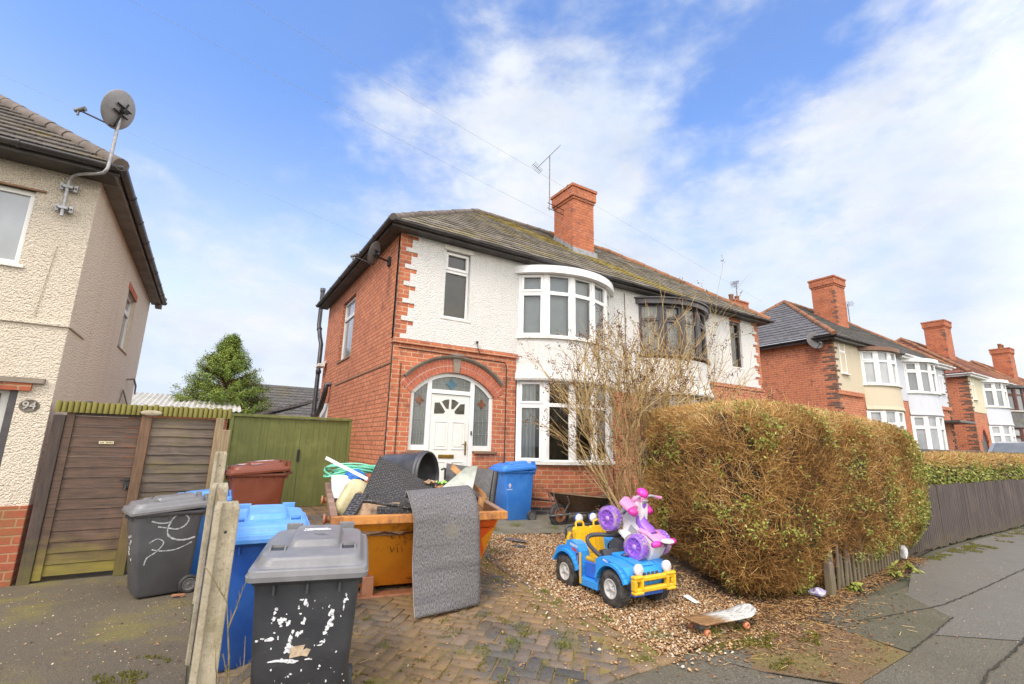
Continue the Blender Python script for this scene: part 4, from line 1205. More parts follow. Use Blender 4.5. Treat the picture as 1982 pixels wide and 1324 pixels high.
def front_door(h):
    yd = YF+.03                       # face of the frame
    xa, xb = AX-.885, AX+.885; Rf = AR
    f = MB()
    M = Matrix(((1, 0, 0, 0), (0, 0, -1, 0), (0, 1, 0, 0), (0, 0, 0, 1)))   # polygon (x,z) -> world, depth towards -Y
    def bar(x0, x1, z0, z1, o=0.0): f.box(x0, x1, yd-o, yd+.06, z0, z1)
    def az(x, r=Rf): return AZ+math.sqrt(max(0, r*r-(x-AX)**2))
    # curved head
    n = 30; a0 = math.asin((az(xa)-AZ)/Rf)
    inn = [(AX+(Rf-.075)*math.cos(a), AZ+(Rf-.075)*math.sin(a)) for a in lin(a0+.05, PI-a0-.05, n)]
    out = [(AX+Rf*math.cos(a), AZ+Rf*math.sin(a)) for a in lin(a0, PI-a0, n)]
    for i in range(n-1): f.prism([inn[i], out[i], out[i+1], inn[i+1]], -yd-.06, -yd, M)
    for x0, x1 in ((xa, xa+.075), (xb-.075, xb)): bar(x0, x1, 1.477, az(x0 if x0 < AX else x1)-.01, .001)
    for x0, x1 in ((3.435, 3.525), (4.355, 4.445)): bar(x0, x1, .45, az((x0+x1)/2, Rf-.05), .004)
    bar(xa+.075, 3.435, 1.477, 1.575, .001); bar(4.445, xb-.075, 1.477, 1.575, .001)
    bar(3.525, 4.355, 2.545, 2.625, .012)
    fr = f.build('door_frame', M_upvc, h, bevel=.005)
    def pane(name, poly, m, y, par, th=.004):
        p = MB(); p.prism(poly, -y-th, -y, M); return p.build(name, m, par)
    def clipx(x0, x1, z0, k=10): return [(x0, z0), (x1, z0)]+[(x, az(x, Rf-.06)) for x in lin(x1, x0, k)]
    pane('pane', clipx(xa+.07, 3.44, 1.57), M_glass_obscure, yd+.03, fr)
    pane('pane', clipx(4.44, xb-.07, 1.57), M_glass_obscure, yd+.03, fr)
    pane('pane', clipx(3.52, 4.36, 2.62), M_glass_obscure, yd+.03, fr)
    # leaded lines and coloured motifs
    ld = MB()
    for xx in lin(xa+.12, 3.40, 4)+lin(4.49, xb-.12, 4): ld.box(xx-.004, xx+.004, yd+.022, yd+.0295, 1.58, az(xx, Rf-.09))
    for zz in (1.8, 2.05, 2.3, 2.5):
        ld.box(xa+.08, 3.43, yd+.0225, yd+.0296, zz-.004, zz+.004); ld.box(4.45, xb-.08, yd+.0225, yd+.0296, zz-.004, zz+.004)
    for xx in (3.66, 3.80, 4.08, 4.22): ld.box(xx-.004, xx+.004, yd+.022, yd+.0295, 2.63, az(xx, Rf-.09))
    ld.box(3.54, 4.34, yd+.0222, yd+.0297, 2.745, 2.753)
    ld.build('leading', M_lead, fr)
    def kite(cx, cz, w, hh, m):
        s = 8; P = []
        for (ax, az_, bx_, bz) in ((0, hh, w, 0), (w, 0, 0, -hh), (0, -hh, -w, 0), (-w, 0, 0, hh)):
            for t in range(s):
                k = t/s; x_ = ax+(bx_-ax)*k; z_ = az_+(bz-az_)*k; f_ = 1-.22*math.sin(PI*k); P.append((cx+x_*f_, cz+z_*f_))
        return P
    p = MB(); p.prism(kite(3.94, 2.75, .13, .12, 0), -yd-.028, -yd-.016, M); p.build('stained_motif', plain('blue_stained_glass', (0.06, 0.16, 0.23), .2, .2, 9), fr)
    p = MB(); mo = plain('orange_stained_glass', (0.22, 0.085, 0.045), .2, .3, 9)
    p.prism(kite(3.30, 2.40, .10, .11, 0), -yd-.028, -yd-.016, M); p.prism(kite(4.62, 2.40, .10, .11, 0), -yd-.028, -yd-.016, M)
    p.build('stained_motif', mo, fr)
    # door leaf
    d = MB(); y0 = yd+.012; d.box(3.532, 4.348, y0, y0+.045, .47, 2.538)
    dr = d.build('front_door', M_door, h, bevel=.004)
    g = MB()
    def panelr(x0, x1, z0, z1):
        ring(g, x0, x1, z0, z1, .022, 0, .010, Matrix(((1, 0, 0, 0), (0, -1, 0, y0), (0, 0, 1, 0), (0, 0, 0, 1))))
        g.box(x0+.05, x1-.05, y0-.008, y0, z0+.05, z1-.05)
    for x0, x1 in ((3.62, 3.90), (3.985, 4.26)):
        panelr(x0, x1, 1.50, 2.03); panelr(x0, x1, .62, 1.28)
    g.build('door_panels', M_door, dr, bevel=.004)
    def D(u, v): return (3.532+.816*(u-460)/455, 2.53-(v-430-.085*(u-460))*.001545)
    gl = MB()
    for poly in (((500, 538), (556, 536), (624, 648), (608, 672), (497, 672)), ((580, 525), (625, 502), (668, 498), (663, 620), (636, 612)),
                 ((695, 498), (740, 512), (782, 545), (724, 620), (695, 622)), ((803, 562), (856, 562), (853, 690), (745, 682), (735, 652))):
        gl.prism([D(*p) for p in poly], -y0-.002, -y0+.006, M)
    gl.build('fan_light', plain('dim_door_glass', (0.085, 0.08, 0.065), .15, .3, 14), dr)
    l = MB(); l.box(3.73, 4.05, y0-.012, y0, 1.335, 1.405); l.box(3.75, 4.03, y0-.016, y0-.012, 1.35, 1.39); l.build('letterbox', M_brass, dr, bevel=.003)
    k = MB(); k.box(4.275, 4.305, y0-.012, y0, 1.40, 1.66); k.tube([(4.29, y0-.01, 1.61), (4.29, y0-.05, 1.61), (4.20, y0-.052, 1.60)], .009, 8); k.build('door_handle', M_brass, dr)
    e = MB(); e.box(4.385, 4.41, yd-.025, yd-.004, 1.78, 1.86); e.build('doorbell', M_dark, fr, bevel=.004)
    s = MB(); s.box(3.36, 4.52, YF-.35, YF+.1, ZG, .46); s.build('doorstep', M_path, h, bevel=.01)
M_door = plain('cream_white_door', (0.76, 0.76, 0.71), .35, .05, 2.5)
front_door(house)
# backing so nothing shows through the openings
b = MB(); b.box(XL+.05, XR-.05, YF+.16, YF+.18, .2, 5.5); b.build('inner_wall', M_room, house)

# stone string course, small side openings and services
b = MB(); b.box(XL-.014, XL, YF+.02, 13.1, 3.03, 3.06); b.build('string_course', M_tilesill, house)
window(house, (XL+.06, 12.98, 3.65), (0, -1, 0), [(0, 1.2, 0, 1.12, False), (0, 1.2, 1.12, 1.56, False)], M_upvc, M_glass_pale, .05, sm=M_tilesill)
b = MB(); b.box(XL-.004, XL, 13.7, 14.7, 1.2, 2.62); b.build('white_panel', M_white_smooth, house)
window(house, (XL+.0, 14.6, 1.4), (0, -1, 0), [(0, .8, 0, 1.1, False)], M_upvc, M_glass, .04)

def eaves(h, xa, xb, side=0):
    f = MB(); f.box(xa, xb, YF-OV, YF-OV+.03, EZ-.15, EZ-.03)
    f.box(xa, xb, YF-OV+.03, YF+.02, EZ-.145, EZ-.13)
    if side: 
        xo = xa if side < 0 else xb
        f.box(min(xo, xo-side*.03), max(xo, xo-side*.03), YF-OV+.03, YB+OV, EZ-.15, EZ-.03)
        f.box(min(xo-side*.03, xo-side*OV), max(xo-side*.03, xo-side*OV), YF+.02, YB+OV, EZ-.145, EZ-.13)
    f.build('fascia', M_fascia, h)
    gutter(h, (xa, YF-OV-.055, EZ-.05), (xb, YF-OV-.055, EZ-.05))
    if side:
        xo = xa-.055 if side < 0 else xb+.055
        gutter(h, (xo, YF-OV-.1, EZ-.05), (xo, YB+OV, EZ-.05))
eaves(house, XL-OV, XP, -1); eaves(nextdoor, XP, XR+OV, 1)
E0 = (XL-OV, YF-OV, EZ); E1 = (XR+OV, YF-OV, EZ); E2 = (XR+OV, YB+OV, EZ); E3 = (XL-OV, YB+OV, EZ)
RA = (XL-OV+RH, YR, ridgeZ); RB = (XR+OV-RH, YR, ridgeZ); RP = (XP, YR, ridgeZ)
r = MB(); roof_face(r, E0, (XP, YF-OV, EZ), RA, RP, .25, .024, 0, .009, .24); roof_face(r, E3, E0, RA, RA); roof_face(r, (XP, YB+OV, EZ), E3, RP, RA)
ro = r.build('roof', M_roof, house)
t = MB(); ridge_tiles(t, E0, RA, .085); ridge_tiles(t, E3, RA, .085); ridge_tiles(t, RA, RP, .085); t.build('ridge_tiles', M_ridge_grey, ro)
r = MB(); roof_face(r, (XP, YF-OV, EZ), E1, RP, RB, .25, .024, 0, .009, .24); roof_face(r, E1, E2, RB, RB); roof_face(r, E2, (XP, YB+OV, EZ), RB, RP)
ro2 = r.build('roof', M_roof, nextdoor)
t = MB(); ridge_tiles(t, RP, RB, .10); ridge_tiles(t, E1, RB, .10); ridge_tiles(t, E2, RB, .10); t.build('ridge_tiles', M_ridge_terra, ro2)
chimney(house, 8.22, 9.02, 10.0, 10.92, 6.7, 9.22, quoin=False)
def flashing():
    f = MB(); s = .762
    zf = lambda y: EZ+(y-(YF-OV))*s
    f.box(8.16, 9.08, 9.93, 9.998, zf(9.95)-.02, zf(10)+.12)
    n = 7
    for i in range(n):
        y0 = 10+.92*i/n; y1 = 10+.92*(i+1)/n
        f.box(8.205, 8.22, y0, y1-.002, zf(y0)-.05, zf(y1)+.10); f.box(9.02, 9.035, y0, y1-.002, zf(y0)-.05, zf(y1)+.10)
    f.build('lead_flashing', M_lead, house)
flashing()

# soil pipe and hopper elbow at the back corner, downpipe cables on the porch
p = MB(); p.tube([(2.56, 15.75, 6.35), (2.56, 15.75, 5.2), (2.58, 15.45, 4.75), (2.60, 15.25, 4.5), (2.60, 15.2, .3)], .065, 12)
p.lathe([(.075, 6.30), (.08, 6.33), (.08, 6.42), (.06, 6.42)], 12, Matrix.Translation((2.56, 15.75, 0)))
for z in (5.0, 3.6, 2.3): p.lathe([(.075, z), (.08, z+.02), (.08, z+.08), (.075, z+.1)], 12, Matrix.Translation((2.60 if z < 4.6 else 2.57, 15.2 if z < 4.6 else 15.65, 0)))
p.build('soil_pipe', M_blackplastic, house)
p = MB(); p.tube([(XL+.05, 13.6, 3.12), (XL-.12, 13.6, 3.10), (XL-.14, 13.6, 2.9), (XL-.14, 13.95, 2.5), (XL-.14, 14.6, 2.28)], .07, 12); p.build('waste_pipe', M_blackplastic, house)
p = MB(); p.box(XL-.10, XL-.02, 14.45, 14.75, 3.80, 3.88); p.box(XL-.25, XL-.06, 14.40, 14.8, 3.70, 3.79)
p.build('security_light', M_cill, house, bevel=.01)
p = MB()
p.tube([(XL-.012, YF-.036, z) for z in lin(.4, 5.3, 9)], .010, 5)
p.tube([(2.86, YF-.042, z) for z in lin(.4, 3.05, 7)], .008, 5)
p.tube([(5.14, YF-.04, .5), (5.14, YF-.042, 3.20), (5.10, YF-.04, 3.30), (3.6, YF-.038, 3.32), (2.8, YF-.038, 3.33)], .009, 5)
p.tube([(4.42, YF-.05, 3.62), (4.42, YF-.09, 3.52), (4.48, YF-.09, 3.40)], .008, 5); p.lathe([(0, 3.62), (.025, 3.625), (.025, 3.66), (0, 3.67)], 8, Matrix.Translation((4.42, YF-.05, 0)))
p.tube([(5.6, 8.24, .58), (6.2, 7.84, .52), (6.8, 7.83, .50), (7.4, 7.93, .52)], .016, 6)
p.build('cable', M_dark, house)
p = MB(); p.box(7.28, 7.36, 7.86, 7.90, .78, .95); p.tube([(7.32, 7.86, .80), (7.32, 7.84, .70), (7.33, 7.85, .55)], .02, 8); p.build('vent_cover', M_blackplastic, house, bevel=.01)
# lean-to at the rear
b = MB(); b.box(1.2, XL-.01, 15.6, 19.5, .2, 2.35); b.build('lean_to_wall', M_white_smooth, house)
b = MB(); P = [(2.7, 15.3, 2.85), (2.7, 19.9, 2.85), (1.0, 19.9, 2.30), (1.0, 15.3, 2.30)]
b.add([Vector(q) for q in P]+[Vector(q)-Vector((0, 0, .08)) for q in P], [(0, 1, 2, 3), (4, 7, 6, 5), (0, 3, 7, 4), (2, 6, 7, 3)]); b.build('lean_to_roof', M_slate, house)

# ------------------------------------------------------------------ number 94, on the left
LX, LY, LE = -1.75, 8.4, 5.30
left = thing('rendered_house', 'cream pebbledash house with round number plaque 94 and satellite pole on its corner', 'house', (LX, LY, -.16))
LB = 15.6
def left_house(h):
    W = 7.0; w = MB()
    wall_holes(w, (LX-W, LY, 0), (1, 0, 0), W, 5.20, [(W-2.45, W-.62, 3.76, 4.80), (W-2.35, W-.33, -.3, 2.18)])
    w.build('front_wall', M_cream, h)
    w = MB(); wall_holes(w, (LX, LY, -.3), (0, 1, 0), LB-LY, 5.50, [(3.78, 4.95, 3.70, 4.88)]); wall_holes(w, (LX, LB, -.3), (-1, 0, 0), W, 5.50, [])
    w.build('side_wall', M_cream_side, h)
    # bell-cast line and plinth
    b = MB(); b.box(LX-W, LX+.012, LY-.028, LY+.02, 3.0, 3.045); b.box(LX, LX+.022, LY, LY+.9, 3.0, 3.04); b.build('render_drip', M_cream, h, bevel=.012)
    b = MB(); b.box(LX-.33, LX+.006, LY-.035, LY+.3, -.3, .745); b.build('plinth', M_brick_plinth, h, bevel=.006)
    b = MB(); b.box(LX-2.6, LX-.10, LY-.06, LY+.1, 2.235, 2.305); b.box(LX-.62, LX-.52, LY-.07, LY+.02, 2.19, 2.30); b.build('porch_ledge', M_hood, h, bevel=.006)
    b = MB(); b.box(LX-2.4, LX-.215, LY-.045, LY+.08, 2.14, 2.233); b.build('brick_lintel', M_brick_plinth, h)
    # front door recess at the very edge
    b = MB(); b.box(LX-2.4, LX-.331, LY+.085, LY+.12, -.2, 2.14); d = b.build('front_door', plain('white_grey_door', (.62, .62, .58), .4, .1, 3), h)
    b = MB(); b.box(LX-.41, LX-.333, LY+.02, LY+.0845, -.2, 2.138); b.box(LX-.53, LX-.50, LY+.07, LY+.0845, -.2, 2.1); b.build('door_frame', M_darkframe, d)
    # windows
    window(h, (LX-2.45, LY+.055, 3.76), (1, 0, 0), [(0, .9, 0, 1.04, False), (.9, 1.83, 0, 1.04, False)], M_upvc, M_glass_pale, .045, fr=.06)
    b = MB(); b.box(LX-2.5, LX-.52, LY-.03, LY+.04, 4.80, 4.825); b.build('window_drip', M_tilesill, h)
    window(h, (LX-.075, 12.20, 3.40), (0, 1, 0), [(0, 1.13, 0, .82, False), (0, 1.13, .82, 1.16, False)], M_upvc, M_glass, .05, sm=M_tilesill)
    b = MB(); b.box(LX-.02, LX+.006, 12.1, 13.4, 4.58, 4.72); b.build('brick_lintel', M_voussoir, h)
    # number plaque
    b = MB(); Mp = Matrix(((1, 0, 0, LX-.20), (0, 0, -1, LY-.0), (0, 1, 0, 1.955), (0, 0, 0, 1)))
    b.lathe([(0, -.02), (.098, -.02), (.098, .006), (.09, .012), (.083, .006), (0, .006)], 28, Mp @ Matrix.Diagonal((1, .82, 1, 1)))
    pl = b.build('number_plaque', plain('bronze_plaque', (.16, .135, .105), .6, .2, 14), h)
    cu = bpy.data.curves.new('numerals', 'FONT'); cu.body = '94'; cu.size = .135; cu.align_x = 'CENTER'; cu.align_y = 'CENTER'; cu.extrude = .006; cu.offset = .0012
    cu.materials.append(plain('grey_numerals', (.42, .40, .36), .6, .1, 9))
    t0 = bpy.data.objects.new('numerals_outline', cu); COL.objects.link(t0); dg = bpy.context.evaluated_depsgraph_get(); me = bpy.data.meshes.new_from_object(t0.evaluated_get(dg)); bpy.data.objects.remove(t0)
    t = bpy.data.objects.new('numerals', me); link(t, pl)
    t.location = Vector((LX-.20, LY-.015, 1.955))-parent_world(pl); t.rotation_euler = (PI/2, 0, 0)
    # eaves
    f = MB(); f.box(LX-W, LX+.25, LY-.37, LY-.34, LE-.16, LE-.03); f.box(LX-W, LX+.22, LY-.34, LY+.02, LE-.155, LE-.14)
    f.build('fascia', M_fascia, h)
    f = MB(); f.box(LX+.19, LX+.22, LY-.34, LB+.3, LE-.17, LE-.03); f.box(LX+.0, LX+.19, LY+.02, LB+.3, LE-.155, LE-.14); f.box(LX+.1, LX+.24, LB+.1, LB+.32, LE-.25, LE-.03)
    f.build('side_fascia', M_soffit, h)
    gutter(h, (LX-W, LY-.43, LE-.06), (LX+.27, LY-.43, LE-.06), .062); gutter(h, (LX+.275, LY-.48, LE-.06), (LX+.275, LB+.3, LE-.06), .062)
    e0 = (LX-W, LY-.4, LE-.02); e1 = (LX+.25, LY-.4, LE-.02); e2 = (LX+.25, LB+.3, LE-.02); rh = (LB-LY+.7)/2; zr = LE+rh*.75
    rr = (LX+.25-rh, LY-.4+rh, zr); rl = (LX-W, LY-.4+rh, zr)
    r = MB(); roof_face(r, e0, e1, rl, rr, .25, .03); roof_face(r, e1, e2, rr, rr, .25, .03); ro = r.build('roof', M_roof_left, h)
    t = MB(); ridge_tiles(t, e1, rr, .10); ridge_tiles(t, e2, rr, .10); t.build('ridge_tiles', M_ridge_grey, ro)
    # services on the side wall
    p = MB(); p.tube([(LX+.02, 9.6, 1.2), (LX+.05, 9.9, 2.12), (LX+.10, 10.2, 2.14), (LX+.11, 10.7, 2.0)], .012, 6); p.build('cable', M_steel_dull, h)
    p = MB(); p.tube([(LX+.0, 14.1, 2.9), (LX+.14, 14.1, 2.92), (LX+.15, 14.5, 2.80), (LX+.15, 14.55, 2.6)], .02, 7); p.build('waste_pipe', M_soffit, h)
    p = MB(); p.tube([(LX+.02, 13.4, 2.1), (LX+.04, 13.6, 2.62), (LX+.04, 14.6, 2.35)], .014, 6); p.build('cable', M_soffit, h)
    p = MB(); p.box(LX-.06, LX+.04, LY-.02, LY+.0, 3.048, 3.05); p.tube([(LX-.30, LY-.012, 4.1), (LX-.36, LY-.012, 3.1)], .006, 4); p.build('cable', M_cream_side, h)
M_brick_plinth = brick_mat('plinth_brick', (0.33, 0.085, 0.04), (0.26, 0.07, 0.035), (0.34, 0.22, 0.12), moss=.5, w=.26, h=.10)
left_house(left)

# ------------------------------------------------------------------ houses further along the street
def far_half(h, xs, dirn, xp, pal, dz, first):
    """one half of a far pair; d runs from the outer corner towards the party wall"""
    X = (lambda d: xs+dirn*d); W = abs(xp-xs); ez = 5.60+dz
    rx = lambda a, b: (min(X(a), X(b)), max(X(a), X(b)))
    w = MB()
    a, b = rx(0, 0)
    if dirn > 0: wall_holes(w, (xs, YB, 0), (0, -1, 0), YB-YF, ez-.08, [])
    else: wall_holes(w, (xs, YF, 0), (0, 1, 0), YB-YF, ez-.08, [])
    a, b = rx(0, W); wall_holes(w, (a, YF, 0), (1, 0, 0), b-a, ez-.08, [])
    w.build('side_wall', M_brick_far, h)
    r = MB(); a, b = rx(.16, W); r.box(a, b, YF-.022, YF-.001, 3.55+dz, ez-.08); r.build('painted_wall', pal['wall'], h)
    q = MB(); z = .3+dz; i = 0
    while z < ez-.2:
        l = (.24, .12, .36, .12)[i % 4]
        if dirn > 0:
            q.box(xs-.006, xs+l, YF-.034, YF+.0, z, z+.078); q.box(xs-.007, xs, YF, YF+(.48-l), z, z+.078)
        else:
            q.box(xs-l, xs+.006, YF-.034, YF+.0, z, z+.078)
        z += .086 if i % 3 else .172; i += 1
    q.build('dark_quoin', M_brick_brown, h)
    bx = X(pal['bay']); hb, sg = 1.38, .62
    b = MB(); bow_wall(b, bx, YF, hb, sg, [(0, 0), (1.25+dz, 0)]); b.build('bay_base', M_brick_far, h)
    b = MB(); bow_wall(b, bx, YF, hb, sg, [(2.93+dz, .03), (2.97+dz, .06), (3.1+dz, .03), (3.9+dz, 0)]); b.build('bay_skirt', pal['skirt'], h)
    lay = pal.get('lay', ['open', 'fix', 'open', 'fix', 'open'])
    bow_window(h, bx, YF, hb, sg, 3.95+dz, 5.28+dz, lay, pal['frame'], pal.get('glass', M_glass_pale), .06)
    bow_window(h, bx, YF, hb, sg, 1.30+dz, 2.92+dz, lay, pal['frame'], pal.get('glass2', M_glass_pale), .06)
    c = MB(); bow_slab(c, bx, YF, hb, sg, 5.285+dz, 5.44+dz, .15); c.build('bay_canopy', pal['canopy'], h, bevel=.01)
    x = min(X(.50), X(.96))
    window(h, (x, YF-.03, 4.22+dz), (1, 0, 0), [(0, .46, 0, .85, False), (0, .46, .85, 1.25, False)], pal['frame'], M_glass_pale, .05)
    if pal.get('arch'):
        # porch of brick with a pointed arch
        p = MB(); yf = YF-.05; a, b = rx(.02, 1.9); c0, hw = X(.95), .48
        def pt(t): # pointed head
            return (c0+hw*t, 2.05+dz+.62*(1-abs(t)**1.6))
        n = 16; P = [pt(-1+2*i/n) for i in range(n+1)]
        def qd(*ps): p.add([Vector((u, yf, v)) for u, v in ps], [(0, 1, 2, 3)])
        zt = 3.42+dz
        qd((a, 0), (c0-hw, 0), (c0-hw, zt), (a, zt)); qd((c0+hw, 0), (b, 0), (b, zt), (c0+hw, zt))
        for i in range(n): qd(P[i], P[i+1], (P[i+1][0], zt), (P[i][0], zt))
        for i in range(n): p.add([Vector((P[i][0], yf, P[i][1])), Vector((P[i+1][0], yf, P[i+1][1])), Vector((P[i+1][0], YF-.002, P[i+1][1])), Vector((P[i][0], YF-.002, P[i][1]))], [(3, 2, 1, 0)])
        for xx in (a, b): p.add([Vector((xx, yf, 0)), Vector((xx, YF, 0)), Vector((xx, YF, zt)), Vector((xx, yf, zt))], [(0, 1, 2, 3)])
        p.build('porch_brickwork', M_brick_far, h)
        v = MB(); M = Matrix(((1, 0, 0, 0), (0, 0, -1, 0), (0, 1, 0, 0), (0, 0, 0, 1)))
        for i in range(n):
            t0, t1 = -1+2*i/n, -1+2*(i+1)/n; P0, P1 = pt(t0), pt(t1)
            o0 = (c0+(hw+.17)*t0, 2.05+dz+.84*(1-abs(t0)**1.6)); o1 = (c0+(hw+.17)*t1, 2.05+dz+.84*(1-abs(t1)**1.6))
            v.prism([P0, P1, o1, o0], -yf+.002, -yf+.03, M)
        v.build('pointed_arch', M_voussoir, h)
        d = MB(); d.box(c0-hw+.02, c0+hw-.02, YF-.004, YF-.002, .3, 2.6+dz); d.build('porch_door', M_darkframe, h)
    else:
        a, b = rx(0, 2.0)
        s = MB(); s.box(a-.02, b+.02, YF-.07, YF-.023, 3.40+dz, 3.56+dz); s.build('soldier_course', M_brick_far, h)
        if pal.get('porch'):
            s = MB(); s.box(a+.1, b+.1, YF-.8, YF-.03, 2.75+dz, 2.86+dz); s.build('porch_roof', M_darkframe, h, bevel=.015)
    # eaves and roof
    xo = X(-OV); f = MB(); a, b = min(xo, xp), max(xo, xp)
    f.box(a, b, YF-OV, YF-OV+.03, ez-.19, ez-.03); f.box(a, b, YF-OV+.03, YF-.024, ez-.18, ez-.165)
    s0, s1 = (xo, xo+.03) if dirn > 0 else (xo-.03, xo)
    f.box(s0, s1, YF-OV+.03, YB+OV, ez-.19, ez-.03); f.build('fascia', pal['fascia'], h)
    g = gutter(h, (a, YF-OV-.055, ez-.05), (b, YF-OV-.055, ez-.05)); g2 = gutter(h, (xo-dirn*.055, YF-OV-.1, ez-.05), (xo-dirn*.055, YB+OV, ez-.05))
    if pal['fascia'] == M_upvc:
        for q_ in (g, g2): q_.data.materials[0] = M_upvc
    zr = ez+RH*.775; hip = pal.get('hip', RH)
    rA = (xo+dirn*hip, YR, zr); rP = (xp, YR, zr)
    r = MB()
    if dirn > 0: roof_face(r, (xo, YF-OV, ez), (xp, YF-OV, ez), rA, rP, .3)
    else: roof_face(r, (xp, YF-OV, ez), (xo, YF-OV, ez), rP, rA, .3)
    ro = r.build('roof', pal['roof'], h)
    r = MB()
    if dirn > 0: roof_face(r, (xo, YB+OV, ez), (xo, YF-OV, ez), rA, rA, .26)
    else: roof_face(r, (xo, YF-OV, ez), (xo, YB+OV, ez), rA, rA, .26)
    r.build('hip_slope', pal.get('hipm', pal['roof']), ro)
    t = MB(); ridge_tiles(t, (xo, YF-OV, ez), rA, .10); ridge_tiles(t, rA, rP, .10); ridge_tiles(t, (xo, YB+OV, ez), rA, .10)
    t.build('ridge_tiles', pal['ridge'], ro)

DZ = .32
def fhouse(x, label): return thing('semi_detached_house', label, 'house', (x, YF, .45), group='semis further along the street')
h3 = fhouse(19.4, 'semi with plain brick side wall, cream front, brown bay canopy and grey slate hip')
far_half(h3, 19.4, 1, 25.0, dict(wall=M_cream_far, skirt=M_cream_far, frame=M_upvc, canopy=plain('brown_canopy', (.20, .10, .06), .6), roof=M_roof_far, hipm=M_slate, ridge=M_ridge_terra, bay=3.55, fascia=M_fascia), DZ, True)
h4 = fhouse(30.6, 'semi painted pale grey with white bay windows and a slatted blind upstairs')
far_half(h4, 30.6, -1, 25.0, dict(wall=M_grey_paint, skirt=M_grey_paint, frame=M_upvc, canopy=M_upvc, roof=M_roof_far, ridge=M_ridge_terra, bay=3.55, fascia=M_upvc, glass=M_glass, porch=True), DZ, False)
h5 = fhouse(33.7, 'semi with brick side wall, pointed arch porch, cream wall and red tiled hip roof')
far_half(h5, 33.7, 1, 39.2, dict(wall=M_cream_far2, skirt=M_grey_paint, frame=M_upvc, canopy=M_upvc, roof=M_roof_red, ridge=M_ridge_terra, bay=3.6, fascia=M_upvc, arch=True, glass=M_glass, hip=2.4), DZ, True)
h6 = fhouse(44.7, 'semi with dark brown framed bay windows beside the pointed arch house')
far_half(h6, 44.7, -1, 39.2, dict(wall=M_grey_paint, skirt=concrete('dark_pebble_skirt', (.16, .16, .16), (.09, .09, .09)), frame=M_brownframe, canopy=M_darkframe, roof=M_roof_terra, ridge=M_ridge_terra, bay=3.6, fascia=M_upvc, glass=M_glass), DZ, False)
h7 = fhouse(46.6, 'semi with cream wall and large terracotta hip roof below the end chimney with two pots')
far_half(h7, 46.6, 1, 52.2, dict(wall=M_cream_far2, skirt=M_grey_paint, frame=M_upvc, canopy=M_upvc, roof=M_roof_terra, ridge=M_ridge_terra, bay=3.6, fascia=M_upvc, glass=M_glass, hip=2.2), DZ, True)
h8 = fhouse(58, 'last house in view, only its terracotta roof showing beyond the end chimney')
far_half(h8, 58, -1, 52.2, dict(wall=M_grey_paint, skirt=M_grey_paint, frame=M_upvc, canopy=M_upvc, roof=M_roof_terra, ridge=M_ridge_terra, bay=3.6, fascia=M_upvc, glass=M_glass), DZ, False)
chimney(h3, 23.75, 24.75, 10.0, 11.0, 7.0, 9.70)
chimney(h3, 21.6, 22.6, 13.6, 14.3, 6.5, 9.05, pots=2)
chimney(h4, 33.2, 33.9, 13.6, 14.3, 6.5, 9.15, pots=1)
chimney(h5, 37.3, 38.4, 10.0, 11.0, 7.0, 9.75)
chimney(h7, 50.2, 51.3, 10.0, 11.0, 7.0, 9.65, pots=2)
# small front wall of black timber behind the second hedge, silver car beyond it
t = thing('boundary_fence', 'long dark flat topped timber fence behind the clipped low hedge', 'fence', (11, 4.7, 0))
b = MB(); b.box(11.0, 60, 4.66, 4.78, 1.66, 1.74); b.build('top_rail', M_fascia, t, bevel=.008)
b = MB(); x = 11.0
while x < 60: b.box(x, x+.145, 4.70, 4.73, .1, 1.66); x += .15
b.build('boards', M_paling, t)

# behind the plots
s = thing('shed', 'low outbuilding with pale corrugated roof beyond the scalloped fence', 'shed', (-1.5, 23, 0))
b = MB(); b.box(-4, .6, 21.4, 25, -.2, 2.55); b.build('wall', M_brick_far, s)
b = MB(); n = 60; P0 = []; P1 = []
for i in range(n+1):
    x = -4.3+5.3*i/n; zz = .03*math.cos(i*PI)
    P0.append(Vector((x, 21.0, 2.62+zz))); P1.append(Vector((x, 25.2, 3.42+zz)))
b.add(P0+P1, [(i, i+1, n+2+i, n+1+i) for i in range(n)], 0, False)
b.build('corrugated_roof', plain('fibre_cement', (.50, .48, .42), .85, c2=(.36, .34, .28), scale=3), s)
s = thing('bungalow', 'low house with plain grey tiled roof behind the conifer', 'house', (3, 30, 0))
b = MB(); b.box(.5, 9, 28.2, 34, 0, 2.4); b.build('wall', M_white_smooth, s)
r = MB(); roof_face(r, (0, 27.6, 2.5), (9.5, 27.6, 2.5), (.8, 31, 4.75), (9, 31, 4.75), .32); r.build('roof', M_roof_far, s)

# ------------------------------------------------------------------ fences and gates on the left
FY = 8.42
g = thing('garden_gate', 'dark boarded garden gate with small nameplate beside the cream house', 'gate', (-1.25, FY, -.16))
b = MB(); zb = -.10; H = 2.0; nb_ = 15
x0, x1 = -1.49, -.80
for i in range(nb_):
    z = zb+(1.86-zb)*i/nb_; z1 = zb+(1.86-zb)*(i+1)/nb_-.006
    P = [(x0, FY-.012, z), (x1, FY-.012, z), (x1, FY-.002, z1), (x0, FY-.002, z1)]
    o = random.uniform(-.003, .003)
    b.add([Vector((p[0], p[1]+o, p[2])) for p in P]+[Vector((p[0], FY+.02, p[2])) for p in P], [(0, 1, 2, 3), (0, 4, 5, 1), (3, 2, 6, 7), (0, 3, 7, 4), (1, 5, 6, 2)])
b.build('boards', M_gatewood, g)
b = MB(); b.box(x0-.085, x0-.002, FY-.03, FY+.04, -.14, 1.9); b.build('stile', M_gatewood, g)
b = MB(); b.box(x0-.005, x1+.0, FY-.022, FY+.03, 1.862, 1.90); b.build('top_rail', M_postdark, g)
